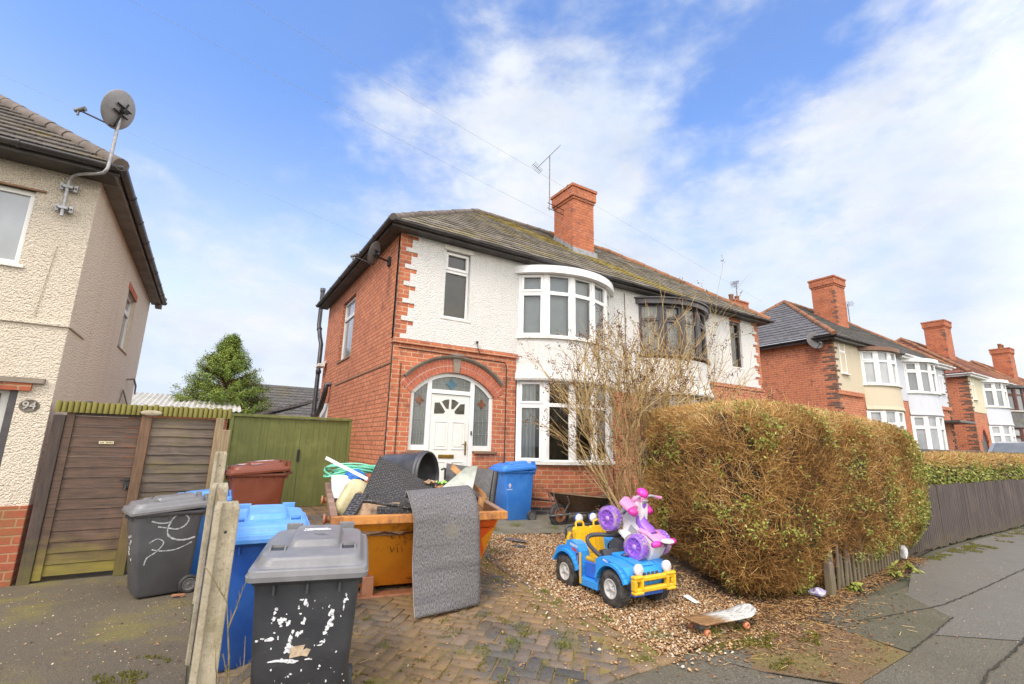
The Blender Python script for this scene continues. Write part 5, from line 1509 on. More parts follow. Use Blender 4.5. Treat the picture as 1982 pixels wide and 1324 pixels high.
b = MB(); b.box(-1.20, -1.045, FY-.022, FY-.013, 1.50, 1.535); p = b.build('nameplate', plain('ivory_plate', (.60, .53, .33), .5, .1, 9), g)
b = MB()
for i in range(9):
    if i in (3,): continue
    xx = -1.185+i*.0148; b.box(xx, xx+.008, FY-.0235, FY-.022, 1.509, 1.526)
b.build('worn_lettering', M_postdark, p)
b = MB(); b.box(-.86, -.80, FY-.035, FY-.014, .93, 1.06); b.tube([(-.90, FY-.04, 1.03), (-.80, FY-.045, 1.03)], .008, 6); b.tube([(-.83, FY-.04, .96), (-.83, FY-.06, .90)], .012, 6); b.build('latch', M_dark, g)
# posts (each a thing)
def post(name, label, x0, x1, y0, y1, z0, z1, m, cat='post', group=None, bev=.008):
    o = MB(); o.box(x0, x1, y0, y1, z0, z1); o = o.build(name, m, None, bevel=bev); return tag(o, label, cat, group)
post('gate_post', 'dark wooden gate post fixed to the corner of the cream house', -1.70, -1.58, FY-.05, FY+.05, -.17, 1.86, M_postdark)
post('gate_post', 'warm brown wooden post between the dark gate and the fence panel', -.795, -.675, FY-.05, FY+.05, -.17, 1.88, M_postwood)
post('fence_post', 'pale mossy wooden post at the inner end of the fence panel', .09, .20, FY-.07, FY+.04, -.17, 1.90, M_postpale)
f = thing('board_fence', 'weathered overlapping board fence panel topped with mossy half round edging', 'fence', (-.3, FY, -.16))
b = MB(); nb_ = 16; x0, x1 = -.67, .085
for i in range(nb_):
    z = -.12+1.98*i/nb_; z1 = z+1.98/nb_+.012
    wv = [random.uniform(-.006, .006) for _ in range(7)]
    lo = [Vector((x0+(x1-x0)*k/6, FY-.018, z+wv[k])) for k in range(7)]; hi = [Vector((x0+(x1-x0)*k/6, FY-.0, z1)) for k in range(7)]
    bk = [Vector((p.x, FY+.004, p.z)) for p in lo]
    b.add(lo+hi, [(k, k+1, 8+k, 7+k) for k in range(6)]); b.add(bk+lo, [(k, k+1, 8+k, 7+k) for k in range(6)])
b.build('boards', M_fencewood, f)
b = MB(); x = -1.70
while x < .24:
    w_ = random.uniform(.052, .062); hh = random.uniform(-.012, .008)
    n = 6; M = Matrix.Translation((x+w_/2, FY-.03, 0))
    rings = []
    for z, k in ((1.895, 1), (2.03+hh, 1), (2.042+hh, .75)):
        rings.append([Vector((x+w_/2+k*w_/2*math.cos(t), FY-.035-.035*k*math.sin(t), z)) for t in lin(PI, 0, 8)])
    b.loft([r[::-1] for r in rings], 0, True, True, True)
    x += w_+.002
b.build('half_round_edging', M_mosswood, f)
b = MB(); b.box(-1.70, .24, FY-.034, FY-.005, 1.91, 2.025); b.build('edging_board', M_postdark, f)
b = MB(); M = Matrix(((1, 0, 0, -.69), (0, 0, -1, FY-.075), (0, 1, 0, 1.93), (0, 0, 0, 1)))
b.lathe([(0, -.01), (.125, -.01), (.125, .008), (.10, .016), (0, .014)], 26, M @ Matrix.Diagonal((1, .30, 1, 1))); b.build('oval_plaque', M_concrete, f)
# concrete posts without panels down the boundary
def concrete_post(x, y, z1, label, w=.125, d=.12, z0=-.1):
    o = MB(); s = .022
    P = [(-w/2, -d/2), (w/2, -d/2), (w/2, -.028), (w/2-s, -.022), (w/2-s, .022), (w/2, .028), (w/2, d/2), (-w/2, d/2), (-w/2, .028), (-w/2+s, .022), (-w/2+s, -.022), (-w/2, -.028)]
    # channel faces up and down the boundary
    P = [(b_, a_) for a_, b_ in P]
    o.loft([[Vector((x+a_, y+b_, z)) for a_, b_ in P[::-1]] for z in (z0, z1-.03)]+[[Vector((x+a_*.86, y+b_*.86, z1)) for a_, b_ in P[::-1]]], 0, False)
    h = o.build('concrete_post', M_concrete, None, bevel=.006)
    tag(h, label, 'post', 'bare concrete fence posts along the boundary')
    hole = MB(); hole.lathe([(0, 0), (.008, 0), (.008, .004), (0, .004)], 10, Matrix(((1, 0, 0, x+.005), (0, 0, -1, y-d/2), (0, 1, 0, z1-.15), (0, 0, 0, 1))))
    hole.build('bolt_hole', M_dark, h)
    return h
concrete_post(.150, 3.22, 1.255, 'slotted concrete fence post standing nearest, beside the charcoal bin')
concrete_post(.150, 4.78, 1.24, 'slotted concrete fence post second in line, behind the nearest one')
concrete_post(.165, 6.45, 1.46, 'taller concrete fence post, farthest of the bare boundary posts')
b = MB(); b.box(.128, .172, 3.30, 4.70, 1.05, 1.20); o = b.build('fence_rail', M_postpale, None, bevel=.005); tag(o, 'short weathered timber rail spanning the two nearest concrete posts', 'rail')
post('fence_post', 'pale square wooden post before the green gates', .17, .27, 7.7, 7.8, 0, 1.72, M_postpale)

# green gates between the plots
g = thing('double_gate', 'green stained double gate of flush boards beside the brick side wall', 'gate', (1.55, 11, .2))
for (x0, x1) in ((.42, 1.668), (1.672, 2.62)):
    b = MB(); k = int((x1-x0)/.115)
    for i in range(k):
        a = x0+(x1-x0)*i/k; c = x0+(x1-x0)*(i+1)/k-.002; o = random.uniform(-.0015, .0015); b.box(a, c, 11+o, 11.03+o, .28, 2.04)
    b.build('leaf', M_greenwood, g)
b = MB(); b.box(.34, 2.68, 10.95, 11.05, 2.045, 2.10); b.build('top_rail', M_greenwood, g, bevel=.006)
for xx in (2.622, .35):
    b = MB(); b.box(xx, xx+.062, 10.96, 11.05, .2, 2.044); b.build('hanging_post', M_greenwood, g)
b = MB(); b.box(.42, 2.62, 11.035, 11.05, .3, 1.9); b.build('backing', M_greenwood, g)
b = MB(); b.box(1.64, 1.69, 10.975, 10.999, 1.18, 1.42); b.build('latch', M_dark, g, bevel=.006)

# palings along the front of the hedges
def palings(name, label, pts, z1, m, w=.075, gap=.022, group=None, top='flat'):
    t = thing(name, label, 'fence', (pts[0][0], pts[0][1], 0))
    b = MB(); 
    for i in range(len(pts)-1):
        a = Vector((*pts[i], 0)); c = Vector((*pts[i+1], 0)); d = (c-a); L = d.length; d.normalize(); nn = Vector((d.y, -d.x, 0)); k = int(L/(w+gap))
        for j in range(k):
            p = a+d*(L*j/k); M = Matrix(((d.x, nn.x, 0, p.x), (d.y, nn.y, 0, p.y), (0, 0, 1, 0), (0, 0, 0, 1)))
            Rl = Matrix.Rotation(random.gauss(0, .014 if gap < .03 else .06), 4, 'Y')
            hh = z1+random.uniform(-.02, .02)*(1 if gap < .03 else 4)
            b.box(0, w*random.uniform(.9, 1.05), -.004+random.uniform(-.006, .006), .014, random.uniform(-.01, .03), hh, 0, M @ Rl)
    b.build('palings', m, t)
    r = MB()
    for i in range(len(pts)-1):
        a = Vector((*pts[i], 0)); c = Vector((*pts[i+1], 0)); d = (c-a); L = d.length; d.normalize(); nn = Vector((d.y, -d.x, 0)); M = Matrix(((d.x, nn.x, 0, a.x), (d.y, nn.y, 0, a.y), (0, 0, 1, 0), (0, 0, 0, 1)))
        for z in (.22, z1-.25): r.box(0, L, -.07, -.02, z, z+.07, 0, M)
    r.build('rail', m, t)
    return t
palings('picket_fence', 'old bleached pickets leaning under the tall hedge', [(6.30, 3.10), (8.0, 3.30), (9.6, 3.50)], .47, M_paling_old, .062, .07)
palings('paling_fence', 'close dark brown paling fence beneath the clipped low hedge', [(9.65, 3.56), (12.5, 3.66), (18, 3.72), (30, 3.78)], 1.06, M_paling, .085, .012)
post('fence_post', 'bleached stub post at the near end of the picket fence', 6.26, 6.34, 3.04, 3.12, 0, .36, M_paling_old)

# ------------------------------------------------------------------ wheeled bins
RX = Matrix.Rotation(PI/2, 4, 'Y')           # lathe axis z -> x
def wheel_part(parent, name, c, r, w, mt, mh, spokes=8, tread=0, hubr=.62, out=1, rot=None):
    """tyre (mesh) with a rim as its child; axle along x, outer face towards out"""
    M = Matrix.Translation(c) @ (rot or Matrix.Identity(4)) @ RX
    b = MB(); k = .14*r
    prof = [(r*hubr, -w/2), (r-k, -w/2), (r-k*.3, -w/2+k*.35), (r, -w/2+k*.8), (r, w/2-k*.8), (r-k*.3, w/2-k*.35), (r-k, w/2), (r*hubr, w/2), (r*hubr, -w/2)]
    b.lathe(prof, 32, M)
    if tread:
        for i in range(tread):
            a = 2*PI*i/tread
            for s in (-1, 1):
                T = M @ Matrix.Rotation(a+(.5*2*PI/tread if s > 0 else 0), 4, 'Z')
                b.box(r-.004, r+.007, -r*.14, r*.10, min(0, s*w*.46), max(0, s*w*.46), 0, T)
    t = b.build(name, mt, parent, world=False)
    h = MB(); R1 = r*hubr
    for s in (out,):
        z0 = s*w*.30
        h.lathe([(0, z0-s*.004), (R1*.98, z0-s*.012), (R1*1.0, s*w*.5), (R1*.86, s*w*.5), (R1*.80, z0+s*.004), (R1*.28, z0+s*.004), (R1*.24, s*w*.44), (0, s*w*.45)], 28, M)
        for i in range(spokes):
            T = M @ Matrix.Rotation(2*PI*i/spokes, 4, 'Z')
            h.box(R1*.2, R1*.86, -R1*.085, R1*.085, min(z0, s*w*.42), max(z0, s*w*.42), 0, T)
    h.build('rim', mh, t, world=False)
    return t

def wheelie_bin(label, loc, rz, mb, ml, lidpanel=True, tilt=0.0, group='wheeled bins on the two drives'):
    t = thing('wheelie_bin', label, 'bin', loc, (tilt, 0, R_(rz)), group)
    b = MB()
    b.loft([rrect(.44, .46, .04, .025, 0, .05), rrect(.47, .50, .045, .05, 0, .045), rrect(.527, .604, .05, .60, 0, .0148), rrect(.555, .655, .05, .87, 0, 0)], 0, True, True, False)
    b.loft([rrect(.555, .655, .05, .868), rrect(.585, .690, .05, .872), rrect(.590, .700, .05, .915), rrect(.565, .67, .05, .918)], 0, True, False, True)
    for x in (-.17, .0, .17): b.box(x-.006, x+.006, -.349, -.318, .82, .872)
    for s in (-1, 1):
        for y in (-.2, 0, .2): b.box(min(s*.27, s*.293), max(s*.27, s*.293), y-.006, y+.006, .82, .872)
    b.box(-.255, .255, .31, .365, .84, .91)
    b.tube([(-.21, .33, .90), (-.21, .41, .925), (.21, .41, .925), (.21, .33, .90)], .016, 8)
    body = b.build('body', mb, t, world=False, bevel=.0)
    l = MB(); sl = lambda r: [Vector((p.x, p.y, p.z+(p.y+.36)*.075)) for p in r]
    rr = [sl(rrect(w, dd, r_, z_)) for w, dd, r_, z_ in ((.60, .72, .04, .892), (.634, .754, .045, .896), (.640, .760, .045, .922), (.630, .750, .05, .924), (.622, .742, .05, .946), (.612, .732, .055, .952), (.575, .690, .07, .954), (.562, .676, .08, .962), (.545, .655, .09, .990), (.528, .636, .09, 1.002), (.49, .60, .09, 1.006))]
    for k in range(len(rr)-1): l.loft([rr[k], rr[k+1]], 0, True, k == 0, k == len(rr)-2)
    if lidpanel:
        rr = [sl(rrect(w, dd, r_, z_, 0, .075)) for w, dd, r_, z_ in ((.30, .42, .05, 1.0), (.275, .39, .05, 1.032), (.262, .376, .05, 1.040), (.24, .355, .05, 1.042))]
        for k in range(3): l.loft([rr[k], rr[k+1]], 0, True, False, k == 2)
        for s in (-1, 1):
            for (dx, w) in ((-.040, .009), (.040, .009)):
                l.loft([sl(rrect(w, .085, .004, 1.0, s*.195+dx, -.165)), sl(rrect(w*.8, .065, .003, 1.022, s*.195+dx, -.150))], 0, True, False, True)
            l.loft([sl(rrect(.085, .010, .004, 1.0, s*.195, -.125)), sl(rrect(.085, .008, .003, 1.022, s*.195, -.125))], 0, True, False, True)
    for s in (-1, 1): l.loft([sl(rrect(.10, .05, .01, .95, s*.17, .37)), sl(rrect(.10, .045, .01, 1.03, s*.17, .36))], 0, True, False, True)
    lid = l.build('lid', ml, t, world=False)
    if lidpanel:
        for s in (-1, 1):
            g = MB(); g.loft([sl(rrect(.070, .060, .008, 1.0065, s*.195, -.160)), sl(rrect(.068, .058, .008, 1.0072, s*.195, -.160))], 0, False, False, True)  # flat slab on the lid, its colour stands in for shade in the pocket
            g.build('grip_pocket_shade', mb if mb is not None else M_bin_black, lid, world=False)
    for s in (-1, 1): wheel_part(t, 'wheel', Vector((s*.262, .285, .10)), .10, .05, M_rubber, M_hub, 9, 0, .66, s)
    a = MB(); a.tube([(-.24, .285, .10), (.24, .285, .10)], .012, 8); a.build('axle', M_steel_dull, t, world=False)
    return t, body, lid

def blotch(mb, cx, cz, w, h, M, n=14, th=.0014, rag=.35):
    P = []
    for i in range(n):
        a = 2*PI*i/n; r = 1+random.uniform(-rag, rag)
        P.append((cx+w/2*r*math.cos(a), cz+h/2*r*math.sin(a)))
    mb.prism(P, 0, th, M)
# charcoal bin in front: flaked paint, torn label
fg, body, lid = wheelie_bin('charcoal wheelie bin with flaked white paint and torn tan label, nearest the camera', (.672, 3.36, -.045), -15, M_bin_black, M_lid_grey)
def front_M(z0=.05, z1=.87):
    # plane of the bin's front wall (leans out upwards)
    y0, y1 = -.205, -.3275
    up = Vector((0, y1-y0, z1-z0)).normalized(); n = Vector((0, -up.z, up.y))
    y0 -= .0012
    return Matrix(((1, 0, n.x, 0), (0, up.y, n.y, y0), (0, up.z, n.z, z0), (0, 0, 0, 1)))
FM = front_M()
pm = MB()
def q(u, v): # traced from the bin's face: u,v in thousandths of its width and height
    return ((u-640)/960*.56, .815-(v-720)/960*.56)
for (u, v, w, h) in ((388, 918, 26, 28), (372, 955, 26, 32), (372, 1010, 34, 42), (430, 1030, 52, 62), (462, 1020, 40, 30), (500, 1055, 50, 46), (440, 1075, 26, 20), (600, 850, 36, 16), (632, 880, 46, 62), (655, 905, 16, 40), (580, 925, 22, 18), (600, 978, 22, 18),
                     (640, 1030, 22, 34), (630, 1062, 34, 32), (545, 1135, 22, 40), (530, 1200, 34, 90), (528, 1270, 50, 90), (510, 1300, 56, 60), (592, 1165, 30, 52), (618, 1145, 32, 36), (885, 985, 42, 72), (895, 1040, 30, 60), (872, 1090, 52, 70), (850, 1130, 44, 62), (832, 1170, 34, 40), (860, 1000, 22, 30),
                     (1000, 830, 14, 34), (1003, 870, 34, 30), (985, 890, 20, 34), (985, 945, 14, 50), (345, 1190, 66, 46), (240, 1195, 26, 16), (290, 1180, 30, 18), (822, 1250, 50, 22), (800, 1280, 46, 18), (850, 930, 12, 16)):
    a, b_ = q(u, v); blotch(pm, a, b_, w/960*.56, h/960*.56, FM, 12, .0015, .45)
for _ in range(34):
    a, b_ = q(random.uniform(230, 1050), random.uniform(830, 1750)); s_ = random.uniform(.003, .010); blotch(pm, a, b_, s_, s_*random.uniform(.6, 1.6), FM, 7, .0012, .4)
for (u, v, w, h) in ((470, 1390, 180, 34), (560, 1410, 90, 30), (700, 1400, 60, 18), (560, 1520, 26, 16), (540, 1540, 18, 18), (880, 1620, 14, 26)):
    a, b_ = q(u, v); blotch(pm, a, b_, w/960*.56, h/960*.56, FM, 16, .0013, .5)
pm.build('flaked_paint', M_paint, body, world=False)
lb = MB(); a, b_ = q(630, 1320); lb.prism([(a-.052, b_+.026), (a+.02, b_+.032), (a+.012, b_+.004), (a+.030, b_+.012), (a+.052, b_+.004), (a+.036, b_-.032), (a+.005, b_-.024), (a-.055, b_-.034)], 0, .0016, FM); lb.build('torn_label', M_sticker_tan, body, world=False)
lb = MB()
for (u0, u1, y, w) in ((-.085, .055, .145, .010), (-.07, .075, .122, .011), (-.09, -.03, .108, .006)):
    P = [(u0, y-w), (u1, y-w*.6), (u1, y+w), (u0, y+w*.5)]; lb.prism(P, 1.0425, 1.044, Matrix(((1, 0, 0, 0), (0, 1, 0, 0), (0, .075, 1, .027), (0, 0, 0, 1))))
lb.build('painted_marks', M_paint, lid, world=False)
lb = MB(); lb.prism([(0.01, -.02), (.085, -.035), (.045, .01), (.03, .03), (-.02, .02)], 1.0425, 1.0439, Matrix(((1, 0, 0, 0), (0, 1, 0, 0), (0, .075, 1, .027), (0, 0, 0, 1)))); lb.build('dark_emblem', M_steel_dull, lid, world=False)

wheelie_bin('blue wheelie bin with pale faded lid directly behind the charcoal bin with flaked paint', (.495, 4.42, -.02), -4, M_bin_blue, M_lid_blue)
lb_, body, lid = wheelie_bin('charcoal wheelie bin with white chalky graffiti beside the garden gate', (-.295, 7.22, -.145), -76, M_bin_grey, M_lid_grey)
# graffiti on its right-hand side wall (local +x)
def side_M(z0=.05, z1=.87):
    x0, x1 = .2362, .2787
    up = Vector((x1-x0, 0, z1-z0)).normalized(); n = Vector((up.z, 0, -up.x))
    return Matrix(((0, up.x, n.x, x0), (1, up.y, n.y, 0), (0, up.z, n.z, z0), (0, 0, 0, 1)))
SM = side_M(); gr = MB()
def stroke(pts, w):
    P = [Vector((x, z, 0)) for x, z in pts]; v = []
    for i, p in enumerate(P):
        t = (P[min(i+1, len(P)-1)]-P[max(i-1, 0)]).normalized(); s = Vector((-t.y, t.x, 0)); ww = w*random.uniform(.6, 1.15)
        v += [SM @ (p+s*ww+Vector((0, 0, .0016))), SM @ (p-s*ww+Vector((0, 0, .0016)))]
    gr.add(v, [(2*i, 2*i+1, 2*i+3, 2*i+2) for i in range(len(P)-1)])
def GP(u, v): return ((u-235)/290*.60, .86-(v-495)/400*.84)
def spl(pts, n=6):
    out = []
    for i in range(len(pts)-1):
        p0 = pts[max(i-1, 0)]; p1 = pts[i]; p2 = pts[i+1]; p3 = pts[min(i+2, len(pts)-1)]
        for k in range(n):
            t = k/n; out.append(tuple(.5*((2*p1[j])+(-p0[j]+p2[j])*t+(2*p0[j]-5*p1[j]+4*p2[j]-p3[j])*t*t+(-p0[j]+3*p1[j]-3*p2[j]+p3[j])*t**3) for j in range(len(p1))))
    out.append(tuple(pts[-1])); return out
stroke(spl([GP(*p) for p in ((152, 535), (195, 548), (235, 545), (260, 515), (295, 508), (325, 535), (310, 570), (275, 585), (240, 578), (205, 570), (185, 565))]), .0075)
stroke(spl([GP(*p) for p in ((245, 535), (232, 575), (240, 615), (280, 640), (330, 645), (370, 635))]), .009)
stroke(spl([GP(*p) for p in ((160, 645), (190, 628), (218, 640), (222, 660), (195, 695), (160, 720), (152, 755))]), .006)
stroke(spl([GP(*p) for p in ((175, 680), (220, 692), (280, 692), (330, 675), (358, 660))]), .006)
gr.build('graffiti', M_chalk, body, world=False)
gr = MB(); FMg = front_M()
for k in range(9): blotch(gr, random.uniform(-.10, .06), .60-.03*k+random.uniform(-.01, .01), .04, .03, FMg, 9, .0014, .4)
gr.build('painted_number', M_paint, body, world=False)
wheelie_bin('blue wheelie bin half hidden behind the graffiti covered charcoal bin', (-.005, 7.78, -.15), -82, M_bin_blue_bright, M_lid_blue, group='wheeled bins on the two drives')
bb, body, lid = wheelie_bin('brown wheelie bin with a peeling whitish lid standing before the green gates', (.66, 7.78, .235), -84, M_bin_brown, M_bin_brown)
pl = MB(); Ml = Matrix(((1, 0, 0, 0), (0, 1, 0, 0), (0, .075, 1, .0275), (0, 0, 0, 1)))
for (x, y, w, h, z) in ((-.05, -.16, .30, .18, 1.012), (.12, -.05, .22, .20, 1.013), (.0, .10, .22, .22, 1.042), (-.16, .05, .16, .26, 1.012)):
    P = [(x+w/2*(1+random.uniform(-.25, .25))*math.cos(2*PI*i/13), y+h/2*(1+random.uniform(-.25, .25))*math.sin(2*PI*i/13)) for i in range(13)]
    pl.prism(P, z, z+.002, Ml)
pl.build('peeling_film', plain('peeling_pale_film', (.58, .48, .43), .5, c2=(.30, .13, .08), scale=14, coords='obj', lo=.5, hi=.62), lid, world=False)
hb, body, lid = wheelie_bin('bright blue wheelie bin with small white emblem, standing against the house wall', (5.06, 8.02, .225), -92, M_bin_blue_bright, M_bin_blue_bright)
em = MB(); SMh = side_M()
ez = .60; ey = -.20
em.prism([(ey-.03, ez), (ey, ez-.045), (ey+.03, ez), (ey+.022, ez+.02), (ey, ez+.05), (ey-.022, ez+.02)], 0, .0015, SMh)
for k in range(7): em.prism([(ey-.06+k*.0175, ez-.075), (ey-.048+k*.0175, ez-.075), (ey-.048+k*.0175, ez-.060), (ey-.06+k*.0175, ez-.060)], 0, .0014, SMh)
em.build('emblem', M_sticker, body, world=False)
em = MB(); em.prism([(ey-.010, ez-.006), (ey, ez-.02), (ey+.010, ez-.006), (ey, ez+.014)], .0015, .0022, SMh); em.build('emblem_centre', M_toyred, body, world=False)

# ------------------------------------------------------------------ skip and what lies in it
SKO = Vector((1.905, 4.61, .12)); SKR = R_(-9.3)
skip = thing('skip', 'rust streaked orange skip filled with household junk on the block drive', 'skip', SKO, (0, 0, SKR))
def skip_build():
    top = lambda o: [Vector((-.81-o, 0-o, .80)), Vector((.81+o, 0-o, .80)), Vector((.81+o, 1.88+o, .95)), Vector((-.81-o, 1.88+o, .95))]
    bot = [Vector((-.68, .46, .07)), Vector((.68, .46, .07)), Vector((.68, 1.45, .07)), Vector((-.68, 1.45, .07))]
    tp = top(0)
    b = MB()
    def pl_(a, c, d, e, m): # panel subdivided for slight dents
        n = 8; P = []
        nr = (c-a).cross(e-a).normalized()
        for j in range(n+1):
            for i in range(n+1):
                p = a.lerp(c, i/n).lerp(e.lerp(d, i/n), j/n)
                k = math.sin(PI*i/n)*math.sin(PI*j/n)
                P.append(p+nr*k*(mnoise.noise(p*2.3)*.010))
        b.add(P, [(j*(n+1)+i, j*(n+1)+i+1, (j+1)*(n+1)+i+1, (j+1)*(n+1)+i) for j in range(n) for i in range(n)], m, True)
    pl_(bot[0], bot[1], tp[1], tp[0], 0)
    pl_(bot[1], bot[2], tp[2], tp[1], 0); pl_(bot[2], bot[3], tp[3], tp[2], 0); pl_(bot[3], bot[0], tp[0], tp[3], 0)
    b.add(bot, [(0, 3, 2, 1)])
    sh = b.build('shell', M_skip, skip, world=False)
    i_ = MB(); ti = [p+Vector((-.012*(1 if p.x > 0 else -1), .012*(1 if p.y < 1 else -1), 0)) for p in tp]; bi = [Vector((p.x*.95, .48 if p.y < 1 else 1.43, .09)) for p in bot]
    for k in range(4): i_.add([bi[k], bi[(k+1) % 4], ti[(k+1) % 4], ti[k]], [(3, 2, 1, 0)])
    i_.add(bi, [(0, 1, 2, 3)]); i_.build('lining', M_skip_in, skip, world=False)
    r = MB(); 
    r.box(-.86, .86, -.055, .02, .735, .815); 
    r.build('front_rim', M_skip_rim, skip, world=False, bevel=.008)
    for sx in (-1, 1):
        s = MB(); x0, x1 = (sx*.80, sx*.865); M = Matrix(((1, 0, 0, 0), (0, 1, 0, 0), (0, .08, 1, 0), (0, 0, 0, 1)))
        s.box(min(x0, x1), max(x0, x1), .022, 1.93, .75, .812, 0, M)
        s.build('side_rim', M_skip_side, skip, world=False, bevel=.006)
    s = MB(); s.box(-.797, .797, 1.87, 1.94, .90, .965); s.build('rear_rim', M_skip_rim, skip, world=False, bevel=.006)
    for (y, z) in ((.62, .70), (1.62, .78)):
        for sx in (-1, 1):
            l = MB(); M = Matrix.Translation((sx*.79, y, z)) @ Matrix.Rotation(sx*PI/2, 4, 'Y')
            l.lathe([(.06, -.02), (.06, .01), (.034, .015), (.034, .085), (.055, .09), (.055, .11), (0, .112)], 16, M); l.build('lifting_lug', M_lug, skip, world=False)
    f = MB()
    for x0, x1 in ((-.50, -.39), (.12, .24)):
        f.box(x0, x1, .30, .46, .02, .20)
    f.box(-.55, .30, .27, .44, -.005, .028)
    f.build('foot', M_lug, skip, world=False, bevel=.008)
    p = MB(); nrm = (bot[1]-bot[0]).cross(tp[0]-bot[0]).normalized()
    a, c = bot[1], tp[1]
    def fp(s, t): # s across 0..1, t up 0..1 on the front plate, just proud of it
        q_ = bot[0].lerp(bot[1], s).lerp(tp[0].lerp(tp[1], s), t); return q_+nrm*.012 if nrm.y < 0 else q_-nrm*.012
    P = [fp(.70, .02), fp(.985, .02), fp(.985, .45), fp(.93, .62), fp(.985, .80), fp(.985, .90), fp(.78, .90), fp(.80, .5), fp(.72, .4)]
    p.add(P, [tuple(range(len(P)))]); p.build('repainted_panel', M_skip_red, sh, world=False)
    g = MB()
    for (s0, t0, s1, t1, w) in ((.315, .80, .318, .70, .003), (.318, .70, .335, .70, .003), (.36, .81, .41, .805, .0035), (.365, .74, .37, .69, .003), (.39, .75, .40, .69, .003), (.315, .58, .33, .50, .003), (.33, .50, .345, .57, .003), (.36, .57, .37, .49, .003), (.39, .56, .40, .50, .003)):
        A, B = fp(s0, t0), fp(s1, t1); d = (B-A).normalized(); sd = d.cross(Vector((0, -1, 0))).normalized()*w
        g.add([A+sd, A-sd, B-sd, B+sd], [(0, 1, 2, 3)])
    g.build('scrawl', M_skip_in, sh, world=False)
skip_build()
SKG = 'junk heaped in the orange skip'
def junk(name, mb, m, label, cat, bevel=0.0, seg=2):
    o = mb.build(name, m, None, bevel=bevel, seg=seg); tag(o, label, cat, SKG); return o
def slab(pts, th, m_uv=True):
    """thick panel from four corners (a along u, d along v)"""
    a, b, c, d = map(Vector, pts); n = (b-a).cross(d-a).normalized()*th
    mb = MB(); W = (b-a).length; H = (d-a).length
    P = [a, b, c, d, a+n, b+n, c+n, d+n]; uvq = [(0, 0), (W, 0), (W, H), (0, H)]
    mb.add(P, [(3, 2, 1, 0), (4, 5, 6, 7)], 0, False, [[uvq[3], uvq[2], uvq[1], uvq[0]], uvq])
    for (i, j) in ((0, 1), (1, 2), (2, 3), (3, 0)):
        L = (P[j]-P[i]).length; mb.add([P[i], P[j], P[j+4], P[i+4]], [(0, 1, 2, 3)], 0, False, [[(0, 0), (L, 0), (L, th), (0, th)]])
    return mb
E_ = lambda *p: Vector(p)
# woven table tops
b = slab([(1.36, 5.0, 1.00), (2.18, 4.86, .83), (2.42, 5.72, 1.06), (1.755, 5.75, 1.405)], .05); junk('rattan_panel', b, M_rattan, 'dark woven rattan table top leaning at an angle across the skip', 'rattan panel', .006)
b = slab([(1.50, 4.80, .80), (2.1, 4.72, .78), (2.1, 4.86, .93), (1.52, 4.92, .955)], .05); junk('rattan_panel', b, M_rattan, 'smaller dark rattan piece lying low along the skip front', 'rattan panel', .006)
b = slab([(1.16, 4.82, .86), (1.24, 4.76, .85), (1.47, 5.06, 1.05), (1.36, 5.12, 1.05)], .05); junk('rattan_panel', b, M_rattan, 'narrow dark rattan edge piece propped in the skip corner', 'rattan panel', .006)
b = slab([(1.24, 4.80, .74), (1.75, 4.74, .72), (1.75, 4.92, 1.0), (1.30, 4.98, 1.0)], .02); junk('card_sheet', b, M_card, 'brown board behind the low rattan piece', 'board')
b = MB(); b.tube([(1.36, 4.83, 1.055), (1.6, 4.78, 1.01), (1.84, 4.72, .965)], .020, 8); junk('woven_leg', b, M_rattan, 'slim woven pole lying across the front of the skip', 'pole')
# black drum on its side, mouth towards the viewer's right
Md = Matrix.Translation((2.33, 6.25, 1.18)) @ Matrix.Rotation(R_(40), 4, 'Z') @ Matrix.Rotation(R_(88), 4, 'X')
dt = thing('plastic_drum', 'black plastic drum lying on its side with its mouth open', 'drum', (2.28, 6.3, 1.0), group=SKG)
b = MB(); b.lathe([(0, -.36), (.265, -.36), (.28, -.34), (.302, .24), (.308, .245), (.310, .29), (.296, .292), (.288, .24), (.265, -.31), (0, -.32)], 40, Md); b.build('body', M_drum, dt)
b = MB(); b.lathe([(.306, .20), (.322, .205), (.324, .245), (.308, .25)], 40, Md); b.build('rim_band', M_drum, dt)
# rubbish spilling in front of the drum
for (nm, c, s, m, lab) in (('card_scrap', (2.38, 5.72, 1.13), .12, M_card, 'crumpled brown card in front of the black drum'), ('card_scrap', (2.53, 5.62, 1.08), .10, M_plank, 'torn tan card lying beside the lime wrapper'), ('plastic_wrapper', (2.47, 5.50, 1.145), .075, M_greenbag, 'lime green plastic wrapper on the junk heap')):
    bb_ = MB(); n = 7; P = [Vector((c[0]+s*(i/n-.5)*1.6, c[1]+s*(j/n-.5)*1.3, c[2]+s*.55*mnoise.noise(Vector((i*.7+c[0]*9, j*.7, c[1]*5))))) for j in range(n+1) for i in range(n+1)]
    bb_.add(P, [(j*(n+1)+i, j*(n+1)+i+1, (j+1)*(n+1)+i+1, (j+1)*(n+1)+i) for j in range(n) for i in range(n)]); junk(nm, bb_, m, lab, 'rubbish')
# bed of rubble the rest lies on
P = []; n = 22
b = MB()
for j in range(n+1):
    for i in range(n+1):
        x = -.78+1.56*i/n; y = .06+1.76*j/n
        z = .62+.10*y+.16*math.sin(PI*i/n)*math.sin(PI*j/n)+.07*mnoise.noise(Vector((x*5, y*5, 2)))
        P.append((Matrix.Translation(SKO) @ Matrix.Rotation(SKR, 4, 'Z')) @ Vector((x, y, z)))
b.add(P, [(j*(n+1)+i, j*(n+1)+i+1, (j+1)*(n+1)+i+1, (j+1)*(n+1)+i) for j in range(n) for i in range(n)], 0, True)
o = b.build('rubble', M_skip_in); tag(o, 'broken rubble and dirt filling the orange skip', 'rubble', kind='stuff')
